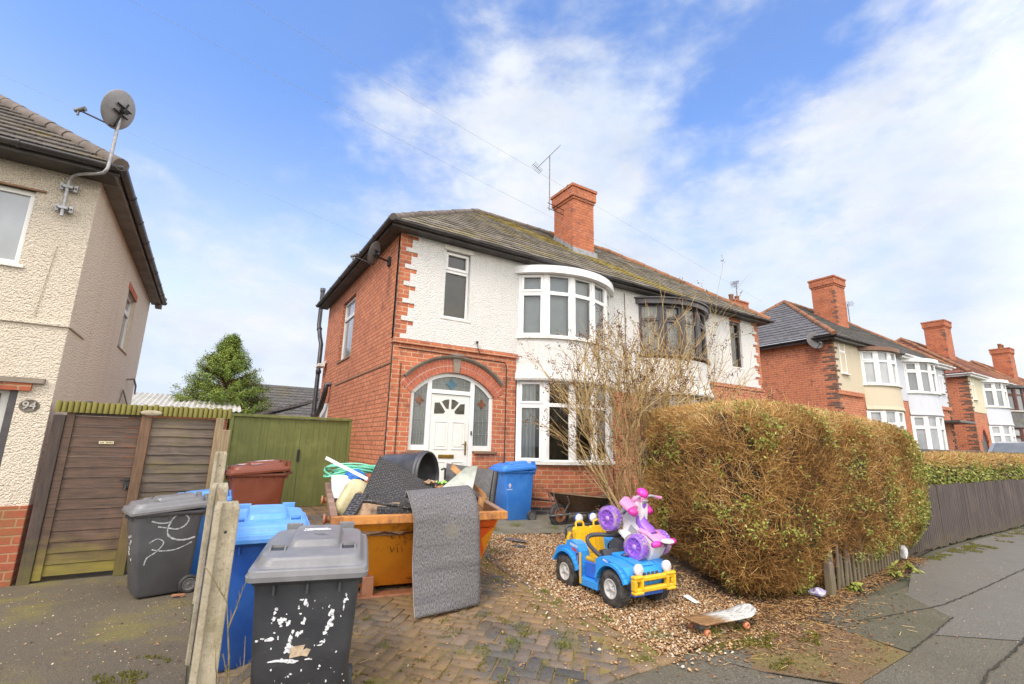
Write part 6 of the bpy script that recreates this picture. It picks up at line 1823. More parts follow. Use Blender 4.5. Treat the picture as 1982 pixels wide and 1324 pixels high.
# hose coils
pts = []
for k in range(150):
    t = k/150; a = 2*PI*t*5.3; r1 = .40+.05*math.sin(a*.37); 
    pts.append((1.70+r1*math.cos(a)+.05*math.sin(a*.9), 6.45+.33*math.sin(a+.4)+.03*math.cos(3*a), 1.235+.055*math.sin(a*1.13+1)+.03*t))
b = MB(); b.tube(spl(pts, 2), .0125, 7); b.tube(spl([(1.42, 6.2, 1.16), (1.30, 6.42, 1.24), (1.42, 6.6, 1.30), (1.75, 6.45, 1.32), (1.98, 6.3, 1.22), (1.92, 6.1, 1.0)], 7), .0125, 7); junk('garden_hose', b, M_hose, 'loosely coiled green garden hose on the junk', 'hose')
b = slab([(1.60, 5.61, 1.175), (1.205, 6.0, 1.395), (1.215, 6.0, 1.43), (1.61, 5.61, 1.21)], .004)
st = junk('perforated_strip', b, M_poly, 'white perforated strip poking up out of the skip', 'strip')
h = MB()
for k in range(1, 9):
    p = E_(1.605, 5.61, 1.192).lerp(E_(1.21, 6.0, 1.412), k/9); d = (E_(1.205, 6, 1.395)-E_(1.6, 5.61, 1.175)).normalized(); u2 = Vector((0, 0, 1)); nn = d.cross(u2).normalized()
    for sgn in (-.0055, .0055): h.add([p+d*(.006*math.cos(a))+u2*(.005*math.sin(a))+nn*sgn for a in lin(0, 2*PI*.9, 9)], [tuple(range(9))])
h.build('punched_hole', M_dark, st)
def lumpy(name, c, s, m, label, cat, sub=2, amp=.18, fr=2.2, rot=None):
    import bmesh
    bm = bmesh.new(); bmesh.ops.create_icosphere(bm, subdivisions=3, radius=1)
    for v in bm.verts: v.co += v.co*amp*mnoise.noise(v.co*fr+Vector(c))
    Mt = Matrix.Translation(c) @ (rot or Matrix.Identity(4)) @ Matrix.Diagonal((*s, 1))
    mb = MB(); mb.add([Mt @ v.co for v in bm.verts], [tuple(v.index for v in f.verts) for f in bm.faces], 0, True); bm.free()
    return junk(name, mb, m, label, cat)
lumpy('blue_sheet', (1.60, 6.12, 1.17), (.13, .10, .09), M_bluebag, 'crumpled bright blue plastic under the hose', 'plastic sheet', amp=.4)
b = slab([(1.33, 5.98, .90), (1.66, 5.92, .90), (1.66, 6.15, 1.135), (1.335, 6.2, 1.14)], .10); junk('foam_block', b, M_poly, 'white foam sheet tucked behind the cream container', 'foam', .015)
ct = thing('plastic_container', 'stained cream plastic jerrycan leaning in the left of the skip', 'container', (1.38, 5.5, .9), group=SKG)
Mc = Matrix.Translation((1.425, 5.42, 1.0)) @ Matrix.Rotation(R_(-9), 4, 'Z') @ Matrix.Rotation(R_(28), 4, 'Y') @ Matrix.Rotation(R_(-16), 4, 'X')
b = MB(); b.loft([[Mc @ p for p in rrect(w, d, r, z)] for w, d, r, z in ((.24, .20, .05, -.22), (.29, .25, .06, -.19), (.30, .26, .06, .10), (.26, .22, .06, .16), (.16, .14, .05, .19))], 0, True, True, True); b.build('body', M_cont, ct)
b = MB(); b.lathe([(0, .15), (.03, .15), (.03, .175), (0, .18)], 12, Mc @ Matrix.Translation((.0, -.135, .03)) @ Matrix.Rotation(PI/2, 4, 'X') @ Matrix.Translation((0, 0, -.15))); b.build('stain_hole', M_card, ct)
# headboard, frame and ribbed sheet on the right
hb_ = thing('headboard', 'black padded leather headboard standing upright in the skip', 'headboard', (2.95, 5.6, .9), group=SKG)
b = slab([(2.62, 5.78, .78), (3.05, 5.38, .76), (3.20, 5.50, 1.265), (2.74, 5.92, 1.335)], .07); b.build('panel', M_leather, hb_, bevel=.02, seg=3)
b = MB(); b.tube([(3.075, 5.375, .77), (3.13, 5.42, 1.0), (3.205, 5.49, 1.255)], .045, 10); b.build('edge_roll', M_leather, hb_)
b = slab([(2.70, 5.70, 1.27), (2.86, 5.06, .96), (2.86, 5.10, 1.04), (2.73, 5.72, 1.345)], .05); junk('timber_plank', b, M_plank, 'orange stained plank sloping down behind the ribbed sheet', 'plank', .004)
b = slab([(2.66, 4.96, .78), (2.745, 4.98, .78), (2.80, 5.04, 1.0), (2.72, 5.02, 1.02)], .03); junk('timber_board', b, M_plank, 'short upright orange board at the right end of the skip', 'board', .004)
b = slab([(2.74, 5.03, .78), (2.80, 5.05, .78), (2.88, 5.10, 1.0), (2.82, 5.07, 1.0)], .03); junk('timber_board', b, M_postpale, 'narrow pale board beside the orange upright board', 'board', .004)
sh = MB(); A, B, C, D = E_(2.30, 5.12, 1.12), E_(2.60, 4.96, 1.08), E_(2.79, 5.20, 1.355), E_(2.66, 5.26, 1.33)
n = 40; top = []; low = []
nn = (B-A).cross(D-A).normalized()
for i in range(n+1):
    t = i/n; o = nn*(.004*(1 if i % 2 else -1)); low.append(A.lerp(B, t)+o); top.append(D.lerp(C, t)+o)
sh.add(low+top, [(i, i+1, n+2+i, n+1+i) for i in range(n)]); sh.add([p+nn*.006 for p in low+top], [(i+1, i, n+1+i, n+2+i) for i in range(n)])
junk('ribbed_sheet', sh, M_pvc, 'pale ribbed plastic sheet forming a triangle above the carpet', 'plastic sheet')
b = slab([(2.62, 4.98, .80), (2.70, 4.99, .78), (2.66, 5.1, 1.10), (2.58, 5.06, 1.10)], .02); junk('dark_board', b, M_dark, 'black board edge wedged behind the carpet', 'board')
b = MB(); b.tube(spl([(2.60, 5.0, 1.0), (2.66, 4.92, .95), (2.72, 4.86, .88)], 4), .004, 5); b.tube([(2.62, 5.75, 1.30), (2.62, 5.75, 1.10), (2.66, 5.72, 1.10)], .012, 6); b.tube([(2.62, 5.75, 1.30), (2.57, 5.77, 1.28)], .012, 6); junk('bent_wire', b, M_dark, 'bent dark wire bracket beside the drum', 'wire')
# carpet hung over the front rim
def carpet():
    prof = [((1.84, 5.02, 1.04), (2.47, 4.98, 1.06)), ((1.79, 4.86, 1.115), (2.46, 4.84, 1.155)), ((1.755, 4.74, 1.125), (2.445, 4.70, 1.155)), ((1.745, 4.63, 1.06), (2.435, 4.58, 1.10)), ((1.752, 4.52, .93), (2.415, 4.46, .97)), ((1.752, 4.485, .80), (2.41, 4.42, .83)), ((1.735, 4.42, .55), (2.405, 4.385, .58)), ((1.722, 4.32, .32), (2.402, 4.35, .36)), ((1.708, 4.215, .135), (2.40, 4.335, .128))]
    L = spl([p[0] for p in prof], 6); Rr = spl([p[1] for p in prof], 6); n = 16
    V_ = []; U = []; acc = 0
    for j in range(len(L)):
        if j: acc += (Vector(L[j])-Vector(L[j-1])).length
        for i in range(n+1):
            p = Vector(L[j]).lerp(Vector(Rr[j]), i/n)
            w = .010*math.sin(i/n*5+acc*3)+.006*mnoise.noise(Vector((i*.5, acc*6, 0)))+.010*math.sin(acc*14)*min(1, max(0, acc-.9))
            V_.append(p+Vector((.0, -w, 0))); U.append((i/n*.69, acc))
    F = [(j*(n+1)+i, (j+1)*(n+1)+i, (j+1)*(n+1)+i+1, j*(n+1)+i+1) for j in range(len(L)-1) for i in range(n)]
    mb = MB(); mb.add(V_, F, 0, True, [[U[k] for k in f] for f in F])
    o = mb.build('carpet', [M_carpet, M_carpet_back]); md = o.modifiers.new('pile', 'SOLIDIFY'); md.thickness = .014; md.offset = 0; md.material_offset = 1; md.material_offset_rim = 1
    tag(o, 'grey flecked carpet strip draped over the skip front down to the drive', 'carpet', SKG)
    return o
carpet()

# ------------------------------------------------------------------ wheelbarrow
wb = thing('wheelbarrow', 'rusty old wheelbarrow parked against the brick base of the bay', 'wheelbarrow', (5.62, 7.25, .20))
def barrow():
    b = MB()
    ov = lambda x0, x1, hw, z, n=20: [Vector((x0+(x1-x0)*(.5-.5*math.cos(a)), hw*math.sin(a)*(.8+.2*math.sin(a)**2), z)) for a in lin(0, 2*PI*(1-1/n), n)]
    top = [Vector((p.x, p.y, p.z-.10*(p.x+.2))) for p in ov(-.22, 1.25, .34, .575)]; bot = [Vector((p.x, p.y, p.z)) for p in ov(.16, .88, .20, .25)]
    b.loft([bot, top], 0, True, True, False); b.loft([[p*1.0 for p in top], [Vector((p.x*1.0+(.02 if p.x > .5 else -.02), p.y*1.05, p.z+.012)) for p in top]], 0, True, False, False)
    b.build('tray', M_barrow, wb, world=False)
    i = MB(); ti = [Vector((.5+(p.x-.5)*.985, p.y*.98, p.z+.003)) for p in top]; bi = [Vector((.52+(p.x-.52)*.96, p.y*.96, p.z+.012)) for p in bot]
    F = MB(); F.loft([ti, bi], 0, True, False, True); F.build('tray_inside', M_barrow_in, wb, world=False)
    d = MB(); P = [Vector((.5+(p.x-.5)*.80, p.y*.84, .42-.06*(p.x)+.03*mnoise.noise(p*7))) for p in top]; P.append(Vector((.5, 0, .44)))
    d.add(P, [(k, (k+1) % 20, 20) for k in range(20)], 0, True); d.build('dry_soil', M_barrow_in, wb, world=False)
    f = MB()
    for s in (-1, 1):
        f.tube([(-.22, s*.06, .19), (.2, s*.13, .215), (.8, s*.22, .27), (1.15, s*.27, .40), (1.30, s*.28, .52)], .016, 8)
        f.tube([(.0, s*.09, .20), (.07, s*.20, .42), (.0, s*.24, .53)], .013, 7); f.tube([(-.03, s*.075, .20), (-.15, s*.08, .42), (-.20, s*.09, .575)], .011, 7)
        f.tube([(.75, s*.21, .27), (.80, s*.25, .01), (.95, s*.25, .01), (1.0, s*.24, .33)], .014, 7)
    f.tube([(-.22, -.06, .19), (-.25, 0, .19), (-.22, .06, .19)], .016, 8); f.tube([(0, -.09, .19), (0, .09, .19)], .012, 8)
    f.build('frame', M_steel_dull, wb, world=False)
    for s in (-1, 1):
        g = MB(); g.tube([(1.28, s*.279, .51), (1.33, s*.282, .535), (1.45, s*.285, .55)], .021, 8); g.build('handle_grip', M_lug, wb, world=False)
    wheel_part(wb, 'wheel', Vector((-.02, 0, .195)), .205, .085, M_rubber, M_lug, 0, 0, .62, -1, Matrix.Rotation(PI/2, 4, 'Z'))
barrow()
wb.rotation_euler = (0, 0, R_(-4)); 

# ------------------------------------------------------------------ ride-on toys
def jeep():
    t = thing('toy_jeep', 'blue ride-on toy jeep with yellow seat and bumper on the gravel', 'toy car', (3.905, 4.163, .075), (0, 0, R_(-1.5)))
    t.scale = (.82, .89, .89)
    YZ = Matrix(((0, 0, 1, 0), (1, 0, 0, 0), (0, 1, 0, 0), (0, 0, 0, 1)))    # prism (y,z) extruded along x
    ra = .235
    arcf = [(-.42+ra*math.cos(a), .185+ra*math.sin(a)) for a in lin(R_(14), R_(158), 12)]
    arcr = [(.42+ra*math.cos(a), .185+ra*math.sin(a)) for a in lin(R_(22), R_(166), 12)]
    fp = [(-.16, .10)]+arcf[:1]+arcf[1:]+[(-.665, .30), (-.655, .375), (-.58, .43), (-.40, .462), (-.20, .475), (-.135, .44), (-.13, .25)]
    rp = [(.16, .10), (.14, .30), (.16, .46), (.22, .535), (.34, .57), (.42, .555), (.44, .49), (.60, .46), (.665, .40), (.655, .30)]+arcr
    for s in (-1, 1):
        wings = MB(); a, b = (s*.36, s*.20); wings.prism(fp, min(a, b), max(a, b), YZ)
        wings.prism(rp, min(a, b), max(a, b), YZ)
        # flares
        for c, arc in ((-.42, arcf), (.42, arcr)):
            o = [(c+(y-c)*1.13, .185+(z-.185)*1.13) for y, z in arc]
            for i in range(len(arc)-1): wings.prism([arc[i], arc[i+1], o[i+1], o[i]], min(s*.355, s*.415), max(s*.355, s*.415), YZ)
        wings.box(min(s*.20, s*.372), max(s*.20, s*.372), -.165, .165, .095, .185)
        wings.build('wing', M_toyblue, t, world=False, bevel=.012)
    b = MB(); b.prism([(-.655, .24), (-.665, .37), (-.57, .425), (-.40, .455), (-.18, .47), (-.14, .44), (-.14, .24)], -.198, .198, YZ)
    b.prism([(-.60, .425), (-.20, .478), (-.20, .505), (-.58, .445)], -.15, .15, YZ); b.build('bonnet', M_toyblue, t, world=False, bevel=.012)
    b = MB(); b.box(-.24, .24, -.64, .64, .13, .238); b.box(-.197, .197, -.138, .60, .24, .30); b.box(-.30, .30, .44, .62, .30, .42); b.box(-.28, .28, -.60, -.25, .14, .30)
    for s in (-1, 1): b.box(min(s*.20, s*.30), max(s*.20, s*.30), -.12, .13, .19, .36)
    b.build('chassis', M_toydeep, t, world=False, bevel=.01)
    b = MB(); b.box(-.265, .265, -.01, .275, .355, .405); b.box(-.26, .26, -.03, .01, .34, .395); b.build('seat', M_toyyellow, t, world=False, bevel=.02)
    b = MB(); P = [(-.275, .40), (.275, .40), (.275, .68), (.24, .705), (.04, .705), (.0, .68), (-.04, .705), (-.24, .705), (-.275, .68)]
    XZ = Matrix(((1, 0, 0, 0), (0, -.12, -1, .30), (0, 1, 0, 0), (0, 0, 0, 1)))
    Mb = Matrix(((1, 0, 0, 0), (0, .22, -1, .20), (0, 1, 0, 0), (0, 0, 0, 1)))
    b.prism(P, -.06, .0, Mb)
    for x in (-.16, .16):
        b.tube([Mb @ Vector((x-.07, .69, -.03)), Mb @ Vector((x-.065, .755, -.03)), Mb @ Vector((x, .775, -.03)), Mb @ Vector((x+.065, .755, -.03)), Mb @ Vector((x+.07, .69, -.03))], .016, 8)
    for x in (-.2, -.12, -.04, .04, .12, .2): b.box(x-.012, x+.012, .42, .66, 0, .008, 0, Mb)
    b.build('backrest', M_toyyellow, t, world=False, bevel=.014)
    for s in (-1, 1): b = MB(); b.box(min(s*.373, s*.382), max(s*.373, s*.382), .115, .150, .11, .46); b.build('door_strip', M_toyyellow, t, world=False, bevel=.004)
    b = MB(); b.tube([(-.30, .46, .50), (-.31, .45, .58), (-.29, .43, .64)], .026, 8); b.box(-.33, -.27, .44, .50, .48, .55)
    b.build('grab_handle', M_toyyellow, t, world=False, bevel=.004)
    b = MB(); b.tube(spl([(-.30, .50, .45), (-.31, .50, .62), (-.28, .50, .70), (0, .50, .705), (.28, .50, .70), (.31, .50, .62), (.30, .50, .45)], 5), .016, 8); b.build('roll_bar', M_toygrey, t, world=False)
    for x in (-.09, .17):
        b = MB(); Mx = Matrix.Translation((x, .49, .785)) @ Matrix.Rotation(PI/2, 4, 'X'); b.lathe([(0, -.03), (.045, -.03), (.062, .0), (.062, .018), (.05, .035), (0, .042)], 22, Mx)
        l = b.build('spot_lamp', M_toywhite, t, world=False)
        b = MB(); b.lathe([(.064, -.012), (.066, -.008), (.066, .004), (.064, .006)], 22, Mx); b.tube([(x, .50, .72), (x, .50, .70)], .012, 6); b.build('lamp_ring', M_toydeep, l, world=False)
    b = MB(); b.tube(spl([(-.33, -.20, .47), (-.345, -.10, .52), (-.34, .02, .585), (-.30, .06, .645), (-.18, .04, .665), (.05, -.06, .66), (.30, -.08, .655), (.34, -.10, .56), (.33, -.2, .47)], 6), .026, 9)
    b.build('windscreen_frame', M_toygrey, t, world=False)
    b = MB(); b.prism([(-.20, .47), (-.06, .46), (-.03, .57), (-.10, .64), (-.17, .60)], -.02, .28, YZ); b.prism([(-.20, .47), (-.12, .46), (-.10, .52), (-.16, .54)], -.27, -.02, YZ); b.build('dashboard', M_toygrey, t, world=False, bevel=.01)
    b = MB(); Ms = Matrix.Translation((.06, -.01, .55)) @ Matrix.Rotation(R_(-55), 4, 'X'); rr = [Ms @ Vector((.075*math.cos(a), .075*math.sin(a), 0)) for a in lin(0, 2*PI, 25)]; b.tube(rr, .012, 7, 0, False); b.tube([Ms @ Vector((-.07, 0, 0)), Ms @ Vector((.07, 0, 0))], .012, 6); b.tube([Ms @ Vector((0, 0, 0)), Ms @ Vector((0, 0, -.12))], .012, 6)
    b.build('steering_wheel', M_dark, t, world=False)
    b = MB(); b.lathe([(0, .02), (.016, .018), (.02, 0), (.012, -.02), (.008, -.06)], 12, Matrix.Translation((-.03, .04, .47))); b.build('gear_knob', M_toyred, t, world=False)
    b = MB()
    ring(b, -.33, .33, .20, .36, .052, -.74, -.685, Matrix.Identity(4))
    for s in (-1, 1): ring(b, s*.27-.075, s*.27+.075, .185, .375, .035, -.755, -.684, Matrix.Identity(4))
    b.box(-.2, .2, -.69, -.63, .20, .24); b.build('bumper', M_toyyellow, t, world=False, bevel=.014)
    for s in (-1, 1):
        b = MB(); Mx = Matrix.Translation((s*.235, -.70, .425)) @ Matrix.Rotation(PI/2, 4, 'X'); b.lathe([(0, -.03), (.05, -.03), (.062, .0), (.062, .02), (.05, .035), (0, .04)], 22, Mx); b.build('headlamp', M_toywhite, t, world=False)
    b = MB()
    for x in (-.10, -.03, .04, .11): b.box(x-.02, x+.02, -.672, -.664, .28, .38)
    b.build('grille', M_toygrey, t, world=False)
    for (y, s) in ((-.42, -1), (-.42, 1), (.42, -1), (.42, 1)): wheel_part(t, 'wheel', Vector((s*.335, y, .185)), .185, .14, M_tyre_toy, M_toyrim, 5, 18, .56, s)
    # printed stickers on the left wings and bonnet
    st = MB(); nv = MB(); rd = MB()
    def side(mb, pts): mb.prism(pts, -.3625, -.3605, YZ)
    for k in range(5): side(st, [(.205+k*.030, .490+k*.004), (.222+k*.030, .490+k*.004), (.228+k*.030, .522+k*.004), (.211+k*.030, .522+k*.004)])
    side(rd, [(.20, .44), (.30, .455), (.33, .485), (.24, .475)]); side(nv, [(.185, .44), (.235, .43), (.215, .30), (.19, .22), (.18, .30)]); side(st, [(.20, .41), (.215, .41), (.205, .30), (.197, .30)])
    side(st, [(-.34, .435), (-.26, .45), (-.27, .465), (-.34, .45)]); side(nv, [(-.48, .432), (-.36, .445), (-.37, .455), (-.46, .443)])
    top = lambda mb, pts, z=.507: mb.prism(pts, z, z+.0015, Matrix(((1, 0, 0, 0), (0, 1, 0, 0), (0, .115, 1, .027), (0, 0, 0, 1))))
    top(nv, [(-.13, -.32), (-.02, -.30), (.02, -.36), (-.08, -.40)]); top(st, [(-.11, -.335), (-.05, -.32), (-.04, -.345), (-.10, -.355)]); top(rd, [(-.03, -.33), (0, -.325), (.0, -.35), (-.03, -.355)])
    st.build('sticker', M_sticker, t, world=False); nv.build('sticker', M_navy, t, world=False); rd.build('sticker', M_toyred, t, world=False)
    return t
jeep()
def quad():
    t = thing('toy_quad_bike', 'pink and purple ride-on toy quad bike balanced on the blue toy jeep', 'toy quad bike', (4.12, 3.80, .605), (R_(35), 0, R_(8)))
    YZ = Matrix(((0, 0, 1, 0), (1, 0, 0, 0), (0, 1, 0, 0), (0, 0, 0, 1)))
    b = MB(); b.loft([rrect(.26, .24, .03, -.14, 0, -.04), rrect(.29, .28, .04, .0, 0, -.04), rrect(.26, .27, .04, .14, 0, -.03)], 0, True)
    b.prism([(.06, -.05), (.40, -.03), (.46, .06), (.44, .20), (.40, .37), (.33, .40), (.26, .30), (.20, .19), (.06, .13)], -.075, .075, YZ)
    b.prism([(.10, -.09), (.34, -.08), (.36, -.05), (.10, -.055)], -.20, .20, YZ)
    for s in (-1, 1): b.prism([(.10, -.05), (.36, -.05), (.38, .06), (.30, .14), (.12, .12)], min(s*.075, s*.11), max(s*.075, s*.11), YZ)
    b.build('body', M_toywhite, t, world=False, bevel=.016, seg=3)
    b = MB(); prof = [(.02, .16, .09), (.08, .185, .10), (.16, .18, .095), (.23, .20, .085), (.29, .28, .07), (.325, .37, .055)]
    b.loft([[Vector((x*w, y-dz*.5 if y > .2 else y, z+dz)) for x, dz in ((-1, -.05), (-1, 0), (-.7, .022), (0, .03), (.7, .022), (1, 0), (1, -.05))] for y, z, w in prof], 0, True, True, True, False)
    b.add([], []); b.build('seat', M_toypurple, t, world=False)
    b = MB()
    for s in (-1, 1):
        b.loft([[Vector((s*.09, y0, z0)), Vector((s*.09, y0, z0+.035)), Vector((s*x1, y0-.01, z1)), Vector((s*x1, y0-.01, z1-.03))][::s] for y0, z0, x1, z1 in ((-.19, .165, .115, .175), (-.12, .175, .14, .185), (.02, .165, .14, .175), (.16, .12, .13, .12))], 0, False)
    b.box(-.095, .095, -.20, .0, .15, .182); b.build('rear_mudguard', M_toyrose, t, world=False, bevel=.012)
    b = MB()
    for s in (-1, 1): b.lathe([(0, -.10), (.045, -.09), (.055, 0), (.04, .09), (0, .10)], 14, Matrix.Translation((s*.175, -.17, .185)) @ Matrix.Rotation(PI/2, 4, 'Y') @ Matrix.Diagonal((.75, .75, .8, 1)))
    b.build('rear_lamp', M_toypink, t, world=False)
    b = MB()
    for s in (-1, 1):
        b.loft([[Vector((s*x, y, z)) for x, y, z in ((.05, .34+k*.10, .27), (.05, .34+k*.10, .33), (.14, .35+k*.10, .35-k*.01), (.25, .35+k*.08, .31), (.26, .35+k*.08, .26), (.14, .34+k*.10, .28))][::s] for k in (0, 1, 2)], 0, True)
    b.build('front_mudguard', M_toyrose, t, world=False, bevel=.01)
    b = MB(); b.lathe([(0, -.03), (.07, -.02), (.085, .02), (.05, .06), (0, .07)], 16, Matrix.Translation((0, .42, .475))); b.build('headlamp', M_toypink, t, world=False)
    for s in (-1, 1):
        b = MB(); b.lathe([(0, -.055), (.05, -.05), (.062, 0), (.05, .05), (0, .055)], 16, Matrix.Translation((s*.17, .32, .275)) @ Matrix.Rotation(PI/2, 4, 'X') @ Matrix.Diagonal((1.2, .85, 1, 1))); b.build('front_lamp', M_toypink, t, world=False)
    b = MB(); b.loft([rrect(.12, .10, .03, .37, 0, .37), rrect(.14, .12, .04, .43, 0, .40), rrect(.10, .09, .03, .47, 0, .40)], 0, True); b.build('nacelle', M_toyrose, t, world=False)
    b = MB(); b.tube(spl([(-.24, .34, .47), (-.14, .37, .475), (-.05, .39, .44), (.05, .39, .44), (.14, .37, .475), (.24, .34, .47)], 5), .017, 9)
    b.box(-.05, .05, .315, .345, .37, .44); b.build('handlebar', M_toysilver, t, world=False)
    for s in (-1, 1):
        b = MB(); b.tube([(s*.22, .348, .471), (s*.33, .318, .468)], .023, 10); b.build('grip', M_toyrose, t, world=False)
    b = MB(); b.tube([(-.20, .52, .0), (.20, .52, .0)], .018, 8); b.tube([(-.17, 0, 0), (.17, 0, 0)], .018, 8)
    for s in (-1, 1): b.tube([(s*.05, .46, .22), (s*.13, .52, .02)], .022, 8); b.box(min(s*.111, s*.116), max(s*.111, s*.116), .16, .28, .0, .09)
    b.build('suspension', M_toysilver, t, world=False)
    b = MB(); 
    for s in (-1, 1): b.lathe([(0, 0), (.03, .002), (.03, .008), (0, .01)], 16, Matrix.Translation((s*.117, .17, -.02)) @ Matrix.Rotation(s*PI/2, 4, 'Y'))
    b.build('side_badge', M_toypink, t, world=False)
    b = MB(); b.lathe([(0, 0), (.10, 0), (.115, .012), (.10, .026), (0, .03)], 22, Matrix.Translation((0, -.20, .225)) @ Matrix.Rotation(R_(-24), 4, 'X') @ Matrix.Diagonal((1, .62, 1, 1))); o = b.build('back_support', M_toywhite, t, world=False)
    b = MB(); b.tube([(0, -.17, .15), (0, -.195, .225)], .03, 9); b.lathe([(0, -.004), (.085, -.004), (.085, 0)], 20, Matrix.Translation((0, -.20, .224)) @ Matrix.Rotation(R_(-24), 4, 'X') @ Matrix.Diagonal((1, .62, 1, 1))); b.build('support_bracket', M_toygrey, o, world=False)
    for (y, s) in ((0, -1), (0, 1), (.52, -1), (.52, 1)): 
        w = wheel_part(t, 'wheel', Vector((s*.255, y, 0)), .152, .12, M_tyre_purple, M_toypurple, 9, 22, .80, s)
        c = MB(); M = Matrix.Translation((s*.255, y, 0)) @ RX; c.lathe([(.0, s*.038), (.118, s*.034)], 24, M); c.lathe([(0, s*.060), (.03, s*.058), (.035, s*.045)], 14, M); c.build('hub_cap', M_toymauve, w, world=False)
    t.scale = (.80, .80, .82)
    return t
quad()

# ------------------------------------------------------------------ skateboard
def skateboard():
    t = thing('skateboard', 'worn wooden skateboard with orange wheels at the edge of the gravel', 'skateboard', (4.16, 3.02, .012), (0, 0, R_(-6)))
    m, nb, bs = material('scuffed_deck'); P = nb.obj(); x, y, z = nb.xyz(P)
    f = nb.rng(nb.math('ADD', x, nb.math('MULTIPLY', nb.noise(nb.scale(P, (3, 9, 3)), 2.2, 5, .7), .5)), .16, .34)
    g = nb.noise(nb.scale(P, (4, 26, 4)), 3, 5, .7)
    col = nb.mix(f, nb.mix(nb.rng(g, .4, .62), (.30, .16, .055), (.14, .075, .03)), nb.mix(nb.rng(g, .46, .62), (.58, .56, .50), (.22, .22, .20)))
    nb.put(bs.inputs['Base Color'], col); bs.inputs['Roughness'].default_value = .75
    L, W = .86, .225; b = MB(); n = 30; top = []; rows = []
    for i in range(n+1):
        s = -1+2*i/n; xx = s*L/2; e = max(0, abs(s)-.64)/.36; hw = W/2*math.sqrt(max(.0, 1-e**2.6)) if e < 1 else 0
        hw = max(hw, .004); zz = .105+.055*e**1.3
        rows.append([Vector((xx, hw*k, zz+.007*abs(k)**2)) for k in (-1, -.6, 0, .6, 1)])
    b.add([p for r in rows for p in r], [(i*5+k, (i+1)*5+k, (i+1)*5+k+1, i*5+k+1) for i in range(n) for k in range(4)], 0, True)
    o = b.build('deck', m, t, world=False); md = o.modifiers.new('ply', 'SOLIDIFY'); md.thickness = .012; md.offset = -1
    for s in (-1, 1):
        a = MB(); a.tube([(s*.245, -.085, .038), (s*.245, .085, .038)], .010, 8); a.box(s*.245-.03, s*.245+.03, -.03, .03, .045, .100); a.build('truck', M_steel_dull, t, world=False)
        for k in (-1, 1):
            w = MB(); M = Matrix.Translation((s*.245, k*.085, .032)) @ Matrix.Rotation(PI/2, 4, 'X'); w.lathe([(.010, -.022), (.024, -.022), (.031, -.014), (.031, .014), (.024, .022), (.010, .022), (.010, -.022)], 20, M); w.build('wheel', plain('orange_wheel', (.62, .22, .11), .45, .2, 20, coords='obj') if not bpy.data.materials.get('orange_wheel') else bpy.data.materials['orange_wheel'], t, world=False)
    return t
skateboard()

# ------------------------------------------------------------------ dishes, aerials, cables
def dish(label, c, normal, rad, m, bracket, lnb_len=.36, mount=None):
    t = thing('satellite_dish', label, 'satellite dish', c)
    n = Vector(normal).normalized(); q_ = n.to_track_quat('Z', 'Y').to_matrix().to_4x4(); M = q_
    b = MB(); k = 9
    prof = [(rad*i/k, .16*rad*(i/k)**2) for i in range(k+1)]; bk = [(r, z-.008) for r, z in prof[::-1]]
    b.lathe(prof[::1]+[(rad+.004, .16*rad-.004)]+bk, 36, M @ Matrix.Diagonal((.90, 1, 1, 1))); b.build('reflector', m, t, world=False)
    a = MB(); dn = (M.to_3x3() @ Vector((0, -1, 0))); dn = dn if dn.z < 0 else -dn
    p0 = dn*rad*.85+n*.06; p1 = n*lnb_len+dn*rad*.72
    a.tube([-n*.03+dn*rad*.3, -n*.03+dn*rad*.95, p0*1.05, p1], .012, 7)
    a.build('lnb_arm', M_dark, t, world=False)
    d2 = (-n*.8-dn*.5).normalized(); h = MB(); h.tube([p1-d2*.05, p1, p1+d2*.09], [.028, .03, .034], 10); h.tube([p1, p1+Vector((0, 0, -.08))], .016, 6); h.build('lnb', M_steel_dull, t, world=False)
    s = MB(); u = M.to_3x3() @ Vector((1, 0, 0)); v = M.to_3x3() @ Vector((0, 1, 0))
    for w in (-.05, .05):
        s.tube([u*(-rad*.42)+v*w-n*.025, u*(rad*.42)+v*w-n*.025], .014, 5)
    s.tube([v*.12-n*.05, -v*rad*.8-n*.03], .012, 5); s.tube([-n*.02, -n*.09], .035, 8); s.build('bracket', M_dark, t, world=False)
    if bracket: bracket(t)
    return t
def left_mast(t):
    c = t.location; P = [(-2.055, 8.31, 4.50), (-2.06, 8.31, 4.95), (-2.03, 8.27, 5.06), (-1.95, 8.20, 5.10), (-1.70, 7.98, 5.09), (-1.635, 7.92, 5.12), (-1.61, 7.90, 5.22), (-1.60, 7.86, 5.55), (-1.595, 7.84, 5.97)]
    b = MB(); b.tube([Vector(p)-c for p in spl(P, 5)], .021, 10); b.build('mast', M_steel, t, world=False)
    for z in (4.62, 4.93):
        k = MB(); x = -2.057
        k.box(x-.07, x+.09, 8.335, 8.40, z-.035, z+.035); k.box(x-.055, x+.055, 8.285, 8.334, z-.02, z+.02)
        for s in (-.062, .082): k.tube([(x+s, 8.27, z), (x+s, 8.40, z)], .012, 6); 
        k.box(x-.085, x-.045, 8.32, 8.36, z-.05, z+.05); k.box(x+.06, x+.10, 8.32, 8.36, z-.05, z+.05)
        k.build('wall_clamp', M_steel, t, bevel=.003)
dish('grey satellite dish on a bent steel mast above the cream house corner', (-1.585, 7.78, 5.985), (-.80, .50, .33), .27, M_dish, left_mast, .55)
def wall_bracket(p):
    def f(t):
        b = MB(); b.tube([Vector((0, 0, -.05)), Vector((p[0], p[1], p[2]))], .02, 7); b.box(p[0]-.03, p[0]+.01, p[1]-.06, p[1]+.06, p[2]-.09, p[2]+.09); b.build('wall_arm', M_dark, t, world=False)
    return f
